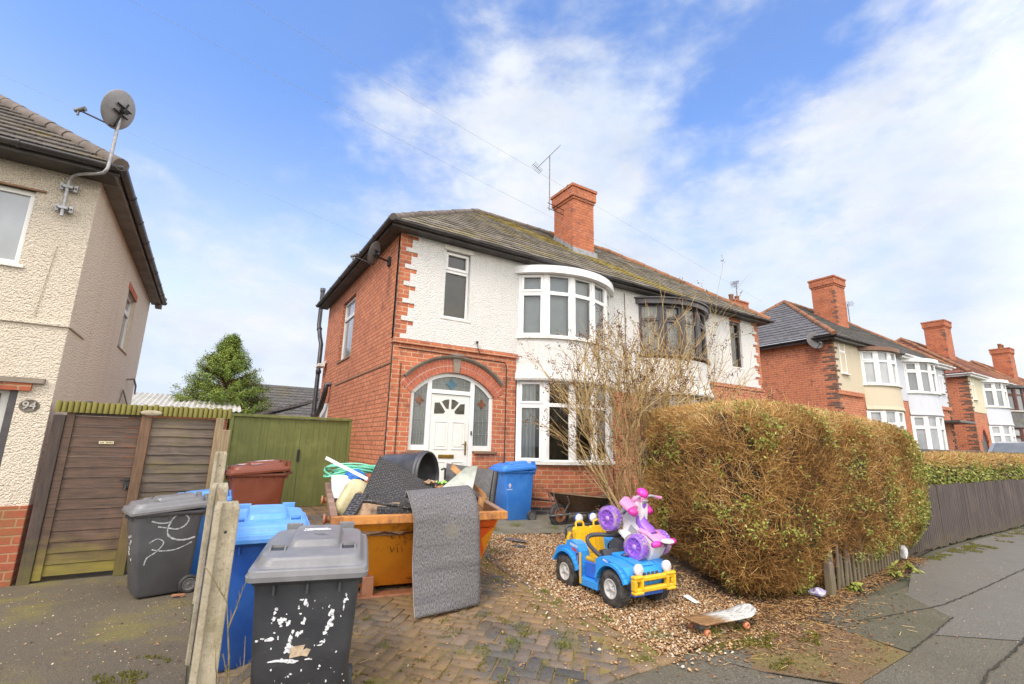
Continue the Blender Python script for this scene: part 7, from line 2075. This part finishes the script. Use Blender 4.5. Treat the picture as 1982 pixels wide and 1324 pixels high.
dish('dark satellite dish mounted high on the brick side wall under the eaves', (2.30, 8.76, 5.16), (-.72, .58, .30), .235, M_dish_dark, wall_bracket((.37, .30, .02)), .42)
dish('dark satellite dish on the brick side wall of the cream fronted semi', (19.15, 8.95, 5.75), (-.55, -.75, .25), .34, M_dish_dark, wall_bracket((.24, .0, -.1)), .34)
def aerial(label, x, y, z0, z1, boom, n=9, wid=.36, tilt=0, thick=.012, strap=None):
    t = thing('tv_aerial', label, 'tv aerial', (x, y, z0), group='television aerials on the chimneys')
    b = MB(); b.tube([(0, 0, 0), (0, 0, z1-z0)], thick*1.3, 6); b.build('mast', M_steel_dull, t, world=False)
    b = MB(); a = Vector(boom[0]); c = Vector(boom[1]); top = Vector((0, 0, z1-z0)); b.tube([top+a, top+c], thick*.8, 5)
    d = (c-a).normalized(); s = d.cross(Vector((0, 0, 1))).normalized()
    for i in range(n):
        p = top+a.lerp(c, i/(n-1)); w = wid*(1-.5*i/(n-1))/2; b.tube([p-s*w, p+s*w], thick*.45, 4)
    r = top+a; up = s.cross(d).normalized(); k = 4
    for j in (-1, 1):
        for i in range(3): b.tube([r+up*j*(.05+.05*i)-s*wid*.4, r+up*j*(.05+.05*i)+s*wid*.4], thick*.4, 4)
        b.tube([r, r+up*j*.16-d*.02*j], thick*.5, 4)
    b.build('yagi', M_steel_dull, t, world=False)
    if strap:
        b = MB()
        for z in strap: b.tube([(-.06, 0, z), (.62, .1, z)], .012, 5)
        b.build('chimney_strap', M_dark, t, world=False)
    return t
aerial('tall thin TV aerial on the mossy roof beside the main brick chimney', 7.62, 10.35, 8.35, 10.12, ((-.42, .05, -.52), (.34, -.02, .44)), 9, .34, 0, .013, (.06, .22))
aerial('small TV aerial above the rear chimney pots of the cream fronted semi', 22.3, 13.9, 9.0, 10.1, ((-.5, -.2, -.2), (.45, .2, .3)), 7, .4, 0, .02)
aerial('double TV aerial on the rear chimney between the farther semis', 33.4, 13.9, 9.1, 10.9, ((-.9, -.2, -.15), (.8, .2, .3)), 8, .6, 0, .025)
aerial('thinner TV aerial mast next to the double one', 34.6, 13.9, 9.1, 11.2, ((-.3, -.2, -.1), (.8, .2, .2)), 6, .6, 0, .022)
def wire(label, a, b_, sag=.15, r=.008):
    a = Vector(a); b_ = Vector(b_); pts = [a.lerp(b_, t)-Vector((0, 0, 4*sag*t*(1-t))) for t in lin(0, 1, 22)]
    m = MB(); m.tube(pts, r, 5); o = m.build('overhead_cable', M_cable); tag(o, label, 'cable', 'telephone wires crossing the sky')
M_cable = plain('grey_cable', (.34, .38, .45), .6, .1, 3)
def ext(p, q_, k0, k1):
    p = Vector(p); q_ = Vector(q_); return p+(p-q_)*k0, q_+(q_-p)*k1
a, b_ = ext((-5.004, 14, 9.538), (3.529, 14, 7.699), .5, .02); wire('faint telephone wire sloping over the cream house towards the brick semi', a, b_, 0.05, .0035)
a, b_ = ext((-1.976, 9, 8.724), (7.409, 9, 7.215), .6, .35); wire('faint telephone wire sloping from top left to the mossy roof', a, b_, .05, .0026)
a, b_ = ext((-.418, 9, 9.671), (13.745, 9, 7.122), .4, .15); wire('faint highest telephone wire sloping past the main chimney', a, b_, .05, .0026)

# ------------------------------------------------------------------ silver car on a far drive
def car():
    t = thing('parked_car', 'silver car whose roof shows above the dark fence', 'car', (31.3, 6.4, .80), (0, 0, R_(-8)))
    body = MB(); P = [(-2.1, .35), (-2.05, .75), (-1.2, .92), (-.55, 1.40), (.2, 1.50), (1.1, 1.42), (1.75, 1.0), (2.05, .92), (2.1, .35)]
    XZ = Matrix(((1, 0, 0, 0), (0, 0, -1, 0), (0, 1, 0, 0), (0, 0, 0, 1)))
    body.prism(P, -.84, .84, XZ); body.build('body', plain('silver_paint', (.45, .46, .48), .3, .05, 2, metallic=.6, coat=.5), t, world=False, bevel=.09, seg=4)
    for s in (-1, 1):
        g = MB(); g.prism([(-1.0, .95), (-.52, 1.34), (.2, 1.43), (1.0, 1.36), (1.5, .99)], min(s*.842, s*.85), max(s*.842, s*.85), XZ); g.build('side_window', M_glass_dark, t, world=False)
        for x in (-1.35, 1.3): wheel_part(t, 'wheel', Vector((x, s*.78, .31)), .31, .2, M_rubber, M_hub, 7, 0, .66, s, Matrix.Rotation(PI/2, 4, 'Z'))
    g = MB(); g.prism([(-1.16, .955), (-.58, 1.395), (-.60, 1.41), (-1.19, .965)], -.68, .68, XZ); g.build('windscreen', M_glass, t, world=False)
    return t
car()

# ------------------------------------------------------------------ litter
def crumple(name, c, s, m, label, cat='litter', amp=.5):
    import bmesh
    bm = bmesh.new(); bmesh.ops.create_icosphere(bm, subdivisions=2, radius=1)
    for v in bm.verts: v.co += v.co*amp*mnoise.noise(v.co*2.7+Vector(c)*3)
    mb = MB(); Mt = Matrix.Translation(c) @ Matrix.Rotation(random.uniform(0, 6), 4, 'Z') @ Matrix.Diagonal((*s, 1)); mb.add([Mt @ v.co for v in bm.verts], [tuple(v.index for v in f.verts) for f in bm.faces]); bm.free()
    o = mb.build(name, m); tag(o, label, cat); return o
M_wrap = plain('clear_purple_wrapper', (.42, .41, .45), .25, c2=(.24, .20, .36), scale=18, lo=.45, hi=.55)
crumple('plastic_wrapper', (6.05, 3.10, .06), (.085, .05, .045), M_wrap, 'crumpled clear and purple wrapper under the tall hedge')
crumple('plastic_bag', (9.25, 3.42, .14), (.08, .05, .10), M_poly, 'white plastic bag snagged on the bleached pickets')
b = slab([(4.50, 3.55, .05), (4.56, 3.53, .045), (4.55, 3.66, .09), (4.49, 3.68, .085)], .003); tag(b.build('paper_scrap', M_poly), 'small white paper scrap on gravel near the skateboard', 'litter')
b = slab([(2.42, 3.18, .03), (2.445, 3.18, .03), (2.445, 3.27, .035), (2.425, 3.27, .035)], .006); tag(b.build('plastic_scrap', M_poly), 'white plastic sliver lying on the block drive', 'litter')
b = slab([(-.10, 6.86, -.118), (.02, 6.84, -.118), (.03, 6.89, -.112), (-.09, 6.91, -.112)], .006); tag(b.build('wrapper', M_lug), 'orange and white wrapper in front of the graffiti covered bin', 'litter')
crumple('slate_piece', (4.15, 6.45, .21), (.20, .09, .02), M_brick_dark, 'flat dark slate piece lying on the gravel near the path', 'slate', .2)
crumple('slate_piece', (4.0, 6.12, .19), (.10, .06, .018), M_brick_dark, 'smaller dark slate fragment on the gravel edge', 'slate', .2)

# ------------------------------------------------------------------ hedges
def noise_np(P, scale, seed=0.0):
    return np.array([mnoise.noise(Vector((p[0]*scale+seed, p[1]*scale, p[2]*scale))) for p in P])
def super_pts(n, c, h, p=6.0, faces=None):
    """points and normals on a rounded box"""
    w = np.array([h[1]*h[2], h[1]*h[2], h[0]*h[2], h[0]*h[2], h[0]*h[1]])*np.array(faces or [1, 1, 1, 1, 1]); w = w/w.sum()
    f = rng.choice(5, n, p=w); a = rng.uniform(-1, 1, n); b = rng.uniform(-1, 1, n); d = np.zeros((n, 3))
    for k, (ax, s) in enumerate(((0, -1), (0, 1), (1, -1), (1, 1), (2, 1))):
        m = f == k; o = [i for i in range(3) if i != ax]
        d[m, ax] = s; d[m, o[0]] = a[m]; d[m, o[1]] = b[m]
    pn = (np.abs(d)**p).sum(1)**(1/p); q = d/pn[:, None]
    nr = np.sign(q)*np.abs(q)**(p-1)/np.array(h); nr /= np.linalg.norm(nr, axis=1)[:, None]
    return np.array(c)+q*np.array(h), nr
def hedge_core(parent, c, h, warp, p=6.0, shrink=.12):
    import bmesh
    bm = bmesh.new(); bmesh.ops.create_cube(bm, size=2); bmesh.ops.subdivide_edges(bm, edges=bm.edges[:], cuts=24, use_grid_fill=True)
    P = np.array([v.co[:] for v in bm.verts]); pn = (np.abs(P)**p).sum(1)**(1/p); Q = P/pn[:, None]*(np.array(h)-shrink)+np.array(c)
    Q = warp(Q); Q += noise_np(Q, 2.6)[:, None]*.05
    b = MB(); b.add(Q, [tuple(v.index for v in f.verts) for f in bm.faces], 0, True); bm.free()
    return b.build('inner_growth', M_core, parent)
def tall_warp(P):
    """the tall hedge: leans out over the gravel, lower at its far end, undercut above the pickets"""
    P = np.array(P, dtype=float); x, y, z = P[:, 0].copy(), P[:, 1].copy(), P[:, 2].copy()
    t = np.clip((x-5.0)/5.5, 0, 1)
    P[:, 2] = z*(1-.07*t**1.6)+.0
    low = np.clip((.75-z)/.75, 0, 1)
    front = np.clip((4.4-y)/1.2, 0, 1)
    P[:, 1] = y+.60*t*np.clip(1.6-(y-3.0)*.5, 0, 1)*.55+low**1.3*front*(.12+.20*t)
    left = np.clip((6.2-x)/1.2, 0, 1)
    P[:, 0] = x+np.clip(y-3.4, 0, 4)*.52*left+low*left*.25
    P[:, 2] += .07*t*np.clip(1-z/.8, 0, 1)
    return P
HC, HH = (7.7, 4.35, 1.06), (2.92, 1.42, 1.17)
hedge = thing('tall_hedge', 'large brown twiggy privet hedge with green leaf patches beside the gravel', 'hedge', (7.6, 4.2, 0))
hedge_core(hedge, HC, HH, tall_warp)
def twigs(parent, c, h, warp, n, faces, lr=(.07, .24), rad=.0031, up=.35, mat=None, sink=.12, rnd_fn=None, p=6.0):
    P, N = super_pts(n, c, h, p, faces)
    Pw = warp(P); depth = rng.uniform(0, sink, n)[:, None]
    cl = noise_np(P, 2.4, 6.6)+.5*noise_np(P, 6.0, 1.2)
    if n > 10000:
        k = (cl+rng.normal(0, .16, n)) > -.16; P, N, depth = P[k], N[k], depth[k]; Pw = Pw[k]; n = len(P)
    P0 = warp(P-N*depth-N*.02); 
    out = Pw-warp(P-N*.05); out /= np.linalg.norm(out, axis=1)[:, None]+1e-9
    d = out*rng.uniform(.1, .9, n)[:, None]+rng.normal(0, .62, (n, 3))+np.array([0, 0, up]); d /= np.linalg.norm(d, axis=1)[:, None]
    L = rng.uniform(*lr, n)[:, None]; P1 = P0+d*L
    # keep tips near the clipped face
    over = np.sum((P1-Pw)*out, 1); lim = .02+.06*np.clip(noise_np(P, 3.0, 4.4), 0, 1)+rng.exponential(.014, n); P1 -= out*np.clip(over-lim, 0, None)[:, None]
    r = rad*rng.uniform(.6, 1.6, n)
    v, q, own = tubes_np(P0, P1, r, r*.45, 3, rng.normal(0, .02, (n, 3)))
    rn = np.clip(rng.beta(1.7, 2.7, n)+.30*noise_np(P0, 1.1, 3.3)+.42*np.clip((P0[:, 2]-1.7)/.5, 0, 1), 0, 1)
    return np_object('twigs', v, q, mat or M_twig, parent, {'rnd': rn[own]})
twigs(hedge, HC, HH, tall_warp, 92000, [1.5, .5, 1.3, .05, .8], (.06, .20), .0025)
twigs(hedge, HC, HH, tall_warp, 9000, [.3, .3, .2, .02, 1.2], (.10, .26), .0032, 1.5, None, .08)
twigs(hedge, HC, HH, tall_warp, 900, [1.2, .6, .8, .02, 1.6], (.22, .48), .0042, .5, None, .10)
def hedge_leaves():
    n = 85000; P, N = super_pts(n, HC, HH, 6.0, [1.2, 1.2, 1.3, .05, .6]); W = tall_warp(P); d = .7*noise_np(P, 1.6, 9.1)+.75*noise_np(P, 5.5, 2.0)
    t = np.clip((P[:, 0]-5)/5.5, 0, 1); zt = P[:, 2]/2.2
    bias = -.47+.52*t**1.5+.55*np.clip((P[:, 0]-9.6)/.7, 0, 1)+.24*np.clip(t*1.2-.3, 0, 1)*np.clip(1-zt, 0, 1)+.10*(zt > .9)*t
    g = np.exp(-(((P[:, 0]-5.0)/.35)**2+((P[:, 2]-1.0)/.5)**2))*.25
    keep = (d+bias+g+rng.normal(0, .22, n)) > .06
    P, N, W = P[keep], N[keep], W[keep]; m = len(P)
    W = W+N*rng.uniform(-.05, .06, m)[:, None]; nn = N*.8+rng.normal(0, .6, (m, 3))+np.array([0, 0, .35]); nn /= np.linalg.norm(nn, axis=1)[:, None]
    v, q, own = leaves_np(W, rng.uniform(.022, .048, m), nn, None)
    np_object('leaves', v, q, M_leaf, hedge, {'rnd': np.clip(rng.beta(2, 2, m), 0, 1)[own]})
hedge_leaves()
ident = lambda P: np.array(P, dtype=float)
def low_warp(P):
    P = np.array(P, dtype=float); P[:, 1] += np.clip((P[:, 0]-10)/10, 0, 1)*.1+.03*np.sin(P[:, 0]*1.7); P[:, 2] += .03*np.sin(P[:, 0]*2.3); return P
lh = thing('low_hedge', 'clipped low hedge, tan on top and green below, above the dark palings', 'hedge', (16, 4.1, 0))
LC, LH = (21.5, 4.12, 1.27), (11.3, .42, .36)
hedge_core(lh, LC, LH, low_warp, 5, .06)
def low_hedge():
    n = 30000; P, N = super_pts(n, LC, LH, 5.0, [1, .1, 1, .05, .9]); keep = rng.uniform(0, 1, n) < np.clip(1.5-(P[:, 0]-10)/16, .25, 1); P, N = P[keep], N[keep]; n = len(P)
    W = low_warp(P); up = np.clip((P[:, 2]-1.30)/.2+.6*noise_np(P, 3.0), 0, 1)
    tw = rng.uniform(0, 1, n) < np.clip(up*1.1+.08, 0, .92)
    P0 = W[tw]-N[tw]*.06; m = tw.sum(); d = N[tw]+rng.normal(0, .6, (m, 3))+np.array([0, 0, .5]); d /= np.linalg.norm(d, axis=1)[:, None]
    P1 = P0+d*rng.uniform(.06, .14, m)[:, None]; v, q, own = tubes_np(P0, P1, .005, .003, 3); np_object('twigs', v, q, M_twig, lh, {'rnd': np.clip(rng.beta(3, 1.6, m), 0, 1)[own]})
    lf = ~tw; m = lf.sum(); nn = N[lf]*.9+rng.normal(0, .6, (m, 3))+np.array([0, 0, .4]); nn /= np.linalg.norm(nn, axis=1)[:, None]
    v, q, own = leaves_np(W[lf]+N[lf]*rng.uniform(-.04, .05, m)[:, None], rng.uniform(.04, .075, m), nn, None); np_object('leaves', v, q, M_leaf, lh, {'rnd': np.clip(rng.beta(2, 2, m), 0, 1)[own]})
low_hedge()

# ------------------------------------------------------------------ bare shrub in front of the bay
def shrub():
    t = thing('bare_shrub', 'tall leafless multi-stemmed shrub with brown seedheads in front of the bay', 'shrub', (6.55, 5.95, .1))
    S = []; T = []
    R0 = random.Random(5)
    def grow(p, d, L, r, lev):
        k = 4 if lev < 2 else 3
        for i in range(k):
            d = (d+Vector((R0.gauss(0, .10), R0.gauss(0, .10), R0.gauss(.015, .06)))).normalized()
            q = p+d*(L/k); S.append((p.copy(), q.copy(), r*(1-.12*i), r*(1-.12*(i+1)))); 
            if lev < 3 and (lev > 0 or i > 0) and R0.random() < (.90 if lev else .94):
                ax = d.orthogonal().normalized(); ax.rotate(Matrix.Rotation(R0.uniform(0, 2*PI), 3, d))
                nd = (d*R0.uniform(.75, 1.1)+ax*R0.uniform(.35, .8)+Vector((0, 0, .22))).normalized()
                grow(q, nd, L*R0.uniform(.42, .66), r*.55, lev+1)
            p = q
        if lev >= 1: T.append((p.copy(), d.copy()))
        if lev < 2:
            for _ in range(2):
                nd = (d+Vector((R0.gauss(0, .34), R0.gauss(0, .30), R0.gauss(.1, .2)))).normalized(); grow(p, nd, L*.5, r*.6, lev+1)
    for i in range(24):
        a = R0.uniform(0, 2*PI); rr = .34*math.sqrt(R0.random()); b = Vector((6.15+rr*math.cos(a)*1.1, 5.75+rr*math.sin(a)*.9, .12))
        lean = Vector((R0.uniform(-.55, .82), R0.uniform(-.22, .30), 1))
        grow(b, lean.normalized(), R0.uniform(1.5, 2.35), R0.uniform(.011, .020), 0)
    for i in range(5):     # arching low stems towards the path
        b = Vector((5.95+R0.uniform(-.2, .3), 5.7+R0.uniform(-.2, .2), .12)); grow(b, Vector((R0.uniform(-.9, -.3), R0.uniform(-.3, .2), 1)).normalized(), R0.uniform(1.0, 1.6), .010, 1)
    P0 = np.array([s[0] for s in S]); P1 = np.array([s[1] for s in S]); r0 = np.maximum(np.array([s[2] for s in S]), .0022); r1 = np.maximum(np.array([s[3] for s in S]), .0018)
    v, q, own = tubes_np(P0, P1, r0, r1, 5); rn = np.clip(np.random.default_rng(3).normal(.5, .25, len(S)), 0, 1)
    np_object('stems', v, q, M_branch, t, {'rnd': rn[own]}, smooth=True)
    A = []; B = []
    for p, d in T:
        if R0.random() < .55:
            for _ in range(R0.randint(3, 9)):
                o = Vector((R0.gauss(0, .022), R0.gauss(0, .022), R0.gauss(0, .03))); e = o+Vector((R0.gauss(0, .012), R0.gauss(0, .012), R0.gauss(.008, .012))); A.append(p+o); B.append(p+e)
    A = np.array(A); B = np.array(B); v, q, own = tubes_np(A, B, .007, .004, 4); np_object('seedheads', v, q, M_seed, t, {'rnd': rng.uniform(0, 1, len(A))[own]})
    print('shrub segments', len(S), 'tips', len(T))
shrub()
def sapling():
    t = thing('bare_sapling', 'small bare twiggy sapling between the nearest concrete post and the bins', 'sapling', (.36, 3.2, 0))
    b = MB(); R0 = random.Random(2)
    def st(p, d, L, r, lev):
        pts = [Vector(p)]
        for i in range(6):
            d = (d+Vector((R0.gauss(0, .055), R0.gauss(0, .05), R0.gauss(0.02, .08)))).normalized(); pts.append(pts[-1]+d*L/6)
            if lev < 2 and R0.random() < .75: st(pts[-1], (d+Vector((R0.choice((-1, 1))*R0.uniform(.3, .7), R0.gauss(0, .2), .4))).normalized(), L*R0.uniform(.12, .28), r*.55, lev+1)
        b.tube(pts, [r*(1-.11*i) for i in range(7)], 6)
    st((.262, 2.99, 0), Vector((.05, .02, .6)).normalized(), .30, .010, 1); st((.275, 3.0, .02), Vector((.0, -.01, 1)), .78, .0075, 0); st((.265, 2.98, .0), Vector((.02, -.03, 1)), .5, .0055, 0); st((.285, 3.0, .0), Vector((.03, .0, 1)), .62, .005, 0)
    b.build('stems', plain('green_bark', (.23, .18, .08), .8, .3, 14), t)
    return t
sapling()

# ------------------------------------------------------------------ conifer beyond the gates
def conifer():
    t = thing('conifer_tree', 'bushy green conifer standing behind the green gates', 'tree', (.4, 24, 0))
    b = MB(); b.tube([(.4, 24, 0), (.42, 24, 3), (.45, 24, 5.9)], [.22, .13, .02], 10); b.build('trunk', M_bark, t)
    H = 6.05; P0 = []; P1 = []; LP = []; LN = []; LS = []; LR = []
    R0 = random.Random(8)
    for i in range(430):
        z = .5+(H-.6)*(i/430)**.9; k = 1-(z/H); Rm = 3.1*(k**.86)*(.82+.3*R0.random())+.05
        if z < 1.6: Rm *= .8
        a = R0.uniform(0, 2*PI); el = R0.uniform(.05, .55)+.5*(z/H)**3
        p = Vector((.4, 24, z)); d = Vector((math.cos(a), math.sin(a), el)).normalized(); e = p+d*Rm; P0.append(p); P1.append(e)
        br = R0.uniform(-.16, .16)
        for s in range(int(40+Rm*62)):
            u = R0.uniform(.30, 1.02)**.7; c = p.lerp(e, u)+Vector((R0.gauss(0, .10), R0.gauss(0, .10), R0.gauss(-.03, .10)))*(1.15-.5*u)
            LP.append(c); LN.append((d+Vector((R0.gauss(0, .8), R0.gauss(0, .8), R0.gauss(.4, .6)))).normalized()); LS.append(R0.uniform(.07, .15)); LR.append(min(1, max(0, R0.gauss(.45, .2)+br)))
    v, q, own = tubes_np(np.array(P0), np.array(P1), .03, .006, 4); np_object('branches', v, q, M_branch, t, {'rnd': np.full(len(v), .1)})
    v, q, own = leaves_np(np.array(LP), np.array(LS), np.array(LN), None, .3, .24); np_object('crown', v, q, M_conifer, t, {'rnd': np.array(LR)[own]})
conifer()

# ------------------------------------------------------------------ small growth on the ground
def strips(P, L, w, spread, m, name, label, rnd, kind='stuff'):
    n = len(P); d = rng.normal(0, spread, (n, 3)); d[:, 2] = 1; d /= np.linalg.norm(d, axis=1)[:, None]
    P1 = P+d*L[:, None]; v, q, own = tubes_np(P, P1, w, w*.25, 3, np.stack([d[:, 0], d[:, 1], np.zeros(n)], 1)*-.012)
    o = np_object(name, v, q, m, None, {'rnd': rnd[own]}); o['kind'] = kind; tag(o, label, name.replace('_', ' '), kind=kind); return o
def weeds():
    C = []
    for _ in range(150):
        y = random.uniform(2.82, 6.6); x = random.uniform(.9, edge_x(y)-.05)
        if random.random() < .35+.5*(y < 4): C.append((x, y, random.uniform(.02, .07), random.randint(4, 16)))
    C += [(2.28, 3.55, .05, 60), (2.62, 3.30, .09, 90), (1.95, 3.45, .06, 40), (3.45, 3.1, .09, 70), (3.30, 3.55, .08, 50), (4.0, 2.95, .08, 70), (4.35, 2.96, .07, 50), (3.05, 2.85, .05, 40), (3.15, 4.1, .05, 50), (3.2, 4.4, .06, 50), (1.35, 3.9, .05, 30), (4.2, 7.2, .12, 80), (4.75, 7.35, .12, 70), (5.3, 7.0, .10, 50), (3.7, 6.5, .1, 50), (3.5, 6.0, .1, 50), (2.9, 4.9, .05, 30)]
    P = []; L = []
    for (x, y, s, k) in C:
        for _ in range(k):
            px, py = x+random.gauss(0, s*.55), y+random.gauss(0, s*.55); P.append((px, py, gz(px, py)+.008)); L.append(random.uniform(.25, 1.0)*(.03+s*.75))
    P = np.array(P); strips(P, np.array(L), .0022, .65, M_weed, 'weeds', 'tufts of grass and weeds growing in the block joints and gravel', rng.beta(2, 1.6, len(P)))
weeds()
def flat_bits(name, label, P, size, m, rnd, lift=.006, tilt=.35):
    n = len(P); nn = rng.normal(0, tilt, (n, 3)); nn[:, 2] = 1; nn /= np.linalg.norm(nn, axis=1)[:, None]
    v, q, own = leaves_np(P+np.array([0, 0, lift]), size, nn, None, .3, .55); o = np_object(name, v, q, m, None, {'rnd': rnd[own]}); tag(o, label, name.replace('_', ' '), kind='stuff'); return o
def litter():
    P = []
    for _ in range(8500):       # under the tall hedge and before the pickets
        x = random.uniform(4.75, 9.8); y0 = np.interp(x, [4.7, 5.2, 6.3, 8, 9.8], [3.25, 2.98, 3.0, 3.2, 3.45]); y = y0+abs(random.gauss(0, .30))-random.random()*.22
        P.append((x, y, max(gz(x, y), 0)))
    for _ in range(3800):
        x = random.gauss(5.25, .45); y = random.gauss(3.5, .75); 
        if y > 2.75: P.append((x, y, gz(x, y)+.01))
    for _ in range(1500):       # drifting over the stained patch and the gravel
        x = random.uniform(3.5, 6.3); y = random.uniform(2.0, 3.1); 
        if inside(x, y, [(3.45, 2.92), (5.35, 3.1), (6.6, 3.0), (5.6, 2.6), (5.1, 2.0), (4.08, 1.9)]): P.append((x, y, .004))
    for _ in range(2600):
        x = random.gauss(5.0, .8); y = random.gauss(2.85, .28); P.append((x, y, max(gz(x, y), .004)))
    for _ in range(700):
        y = random.uniform(2.85, 6.5); x = random.uniform(.9, 3.2); P.append((x, y, gz(x, y)+.013))
    for _ in range(120):
        x = random.uniform(-1.4, .1); y = random.uniform(3, 8.2); P.append((x, y, gz(x, y)))
    P = np.array(P); n = len(P); flat_bits('leaf_litter', 'brown dead leaves and twigs scattered under the hedge and over the paving', P, rng.uniform(.012, .042, n), M_litter, rng.uniform(0, 1, n))
    # fine fallen twigs
    P0 = P[rng.choice(n, 1600)]+np.array([0, 0, .01]); a = rng.uniform(0, 2*PI, 1600); L = rng.uniform(.02, .10, 1600)
    v, q, own = tubes_np(P0, P0+np.stack([np.cos(a)*L, np.sin(a)*L, rng.uniform(-.004, .012, 1600)], 1), .0018, .0012, 3); o = np_object('fallen_twigs', v, q, M_twig, None, {'rnd': rng.uniform(.3, 1, 1600)[own]}); tag(o, 'fine fallen twigs among the dead leaves', 'fallen twigs', kind='stuff')
litter()
def moss():
    P = []; L = []
    def patch(cx, cy, rx, ry, n, zf=gz):
        for _ in range(n):
            r = math.sqrt(random.random()); a = random.uniform(0, 2*PI); x, y = cx+rx*r*math.cos(a), cy+ry*r*math.sin(a)
            if mnoise.noise(Vector((x*5, y*5, 1.7)))+.25 > r*.6: P.append((x, y, zf(x, y)+.002)); L.append(random.uniform(.006, .02))
    patch(12.0, 3.30, 2.0, .26, 4200, lambda x, y: max(.003, gz(x, y)-.004)); patch(15.6, 3.42, 2.6, .22, 2600, lambda x, y: max(.003, gz(x, y)-.004)); patch(10.2, 3.30, .7, .14, 700, lambda x, y: max(.003, gz(x, y)-.004))
    patch(4.1, 2.72, .60, .14, 1600, lambda x, y: max(.003, gz(x, y)-.004)); patch(4.55, 2.50, .6, .14, 1300, lambda x, y: max(.003, gz(x, y)-.004)); patch(3.9, 2.35, .3, .08, 300, lambda x, y: max(.003, gz(x, y)-.004))
    for _ in range(70):
        y = 2.85+abs(random.gauss(0, .9)); x = random.uniform(.95, 3.0); patch(x, y, random.uniform(.04, .16), random.uniform(.03, .10), 46, lambda x, y: gz(x, y)+.008)
    patch(-.28, 4.6, .34, .5, 1500, lambda x, y: gz(x, y)-.006); patch(-.06, 3.6, .16, .7, 1100, lambda x, y: gz(x, y)-.006); patch(2.6, 3.0, .6, .2, 500); patch(2.9, 3.6, .3, .5, 400)
    P = np.array(P); strips(P, np.array(L), .006, .5, M_mossmat, 'moss', 'bright yellow green moss along the paving edges', rng.uniform(0, 1, len(P)))
moss()
# larger pale pebbles and grit on the tarmac
def grit():
    P = []
    for _ in range(900):
        x = random.uniform(-2.2, .1); y = random.uniform(2.6, 8.2); P.append((x, y, gz(x, y)-.006))
    for _ in range(500):
        x = random.uniform(2.5, 11); y = random.uniform(1.2, 3.0); P.append((x, y, .002))
    for _ in range(90):
        y = random.uniform(2.8, 5.0); x = random.uniform(.9, 3.1); P.append((x, y, gz(x, y)+.016))
    P = np.array(P); o = stones('grit', P, np.clip(rng.lognormal(-5.35, .45, len(P)), .002, .016), M_gravel, np.clip(rng.beta(3, 1.2, len(P)), 0, 1)); tag(o, 'pale grit and loose pebbles scattered on the tarmac and blocks', 'grit', kind='stuff')
grit()
def plants():
    for (x, y, s, lab) in ((7.95, 3.05, .13, 'broad leaved green weed at the foot of the bleached pickets'), (8.6, 3.12, .11, 'smaller green weed beside the bleached pickets'), (6.75, 3.02, .08, 'low leafy weed close to the bleached stub post')):
        n = 46; a = rng.uniform(0, 2*PI, n); rr = rng.uniform(0, s, n); P = np.stack([x+rr*np.cos(a), y+rr*np.sin(a), .02+(s-rr)*rng.uniform(.4, 1.3, n)], 1)
        nn = np.stack([np.cos(a)*.6, np.sin(a)*.6, np.ones(n)], 1)+rng.normal(0, .3, (n, 3)); nn /= np.linalg.norm(nn, axis=1)[:, None]
        t = thing('weed_plant', lab, 'weed', (x, y, 0), group='leafy weeds by the pickets')
        v, q, own = leaves_np(P, rng.uniform(.05, .11, n), nn, None, .2, .4); np_object('leaves', v, q, M_leaf, t, {'rnd': rng.uniform(.2, .8, n)[own]})
        b = MB()
        for k in range(6): aa = k*1.05; b.tube([(x, y, 0), (x+s*.4*math.cos(aa), y+s*.4*math.sin(aa), s*.9)], .003, 4)
        b.build('stem', M_weed, t)
plants()
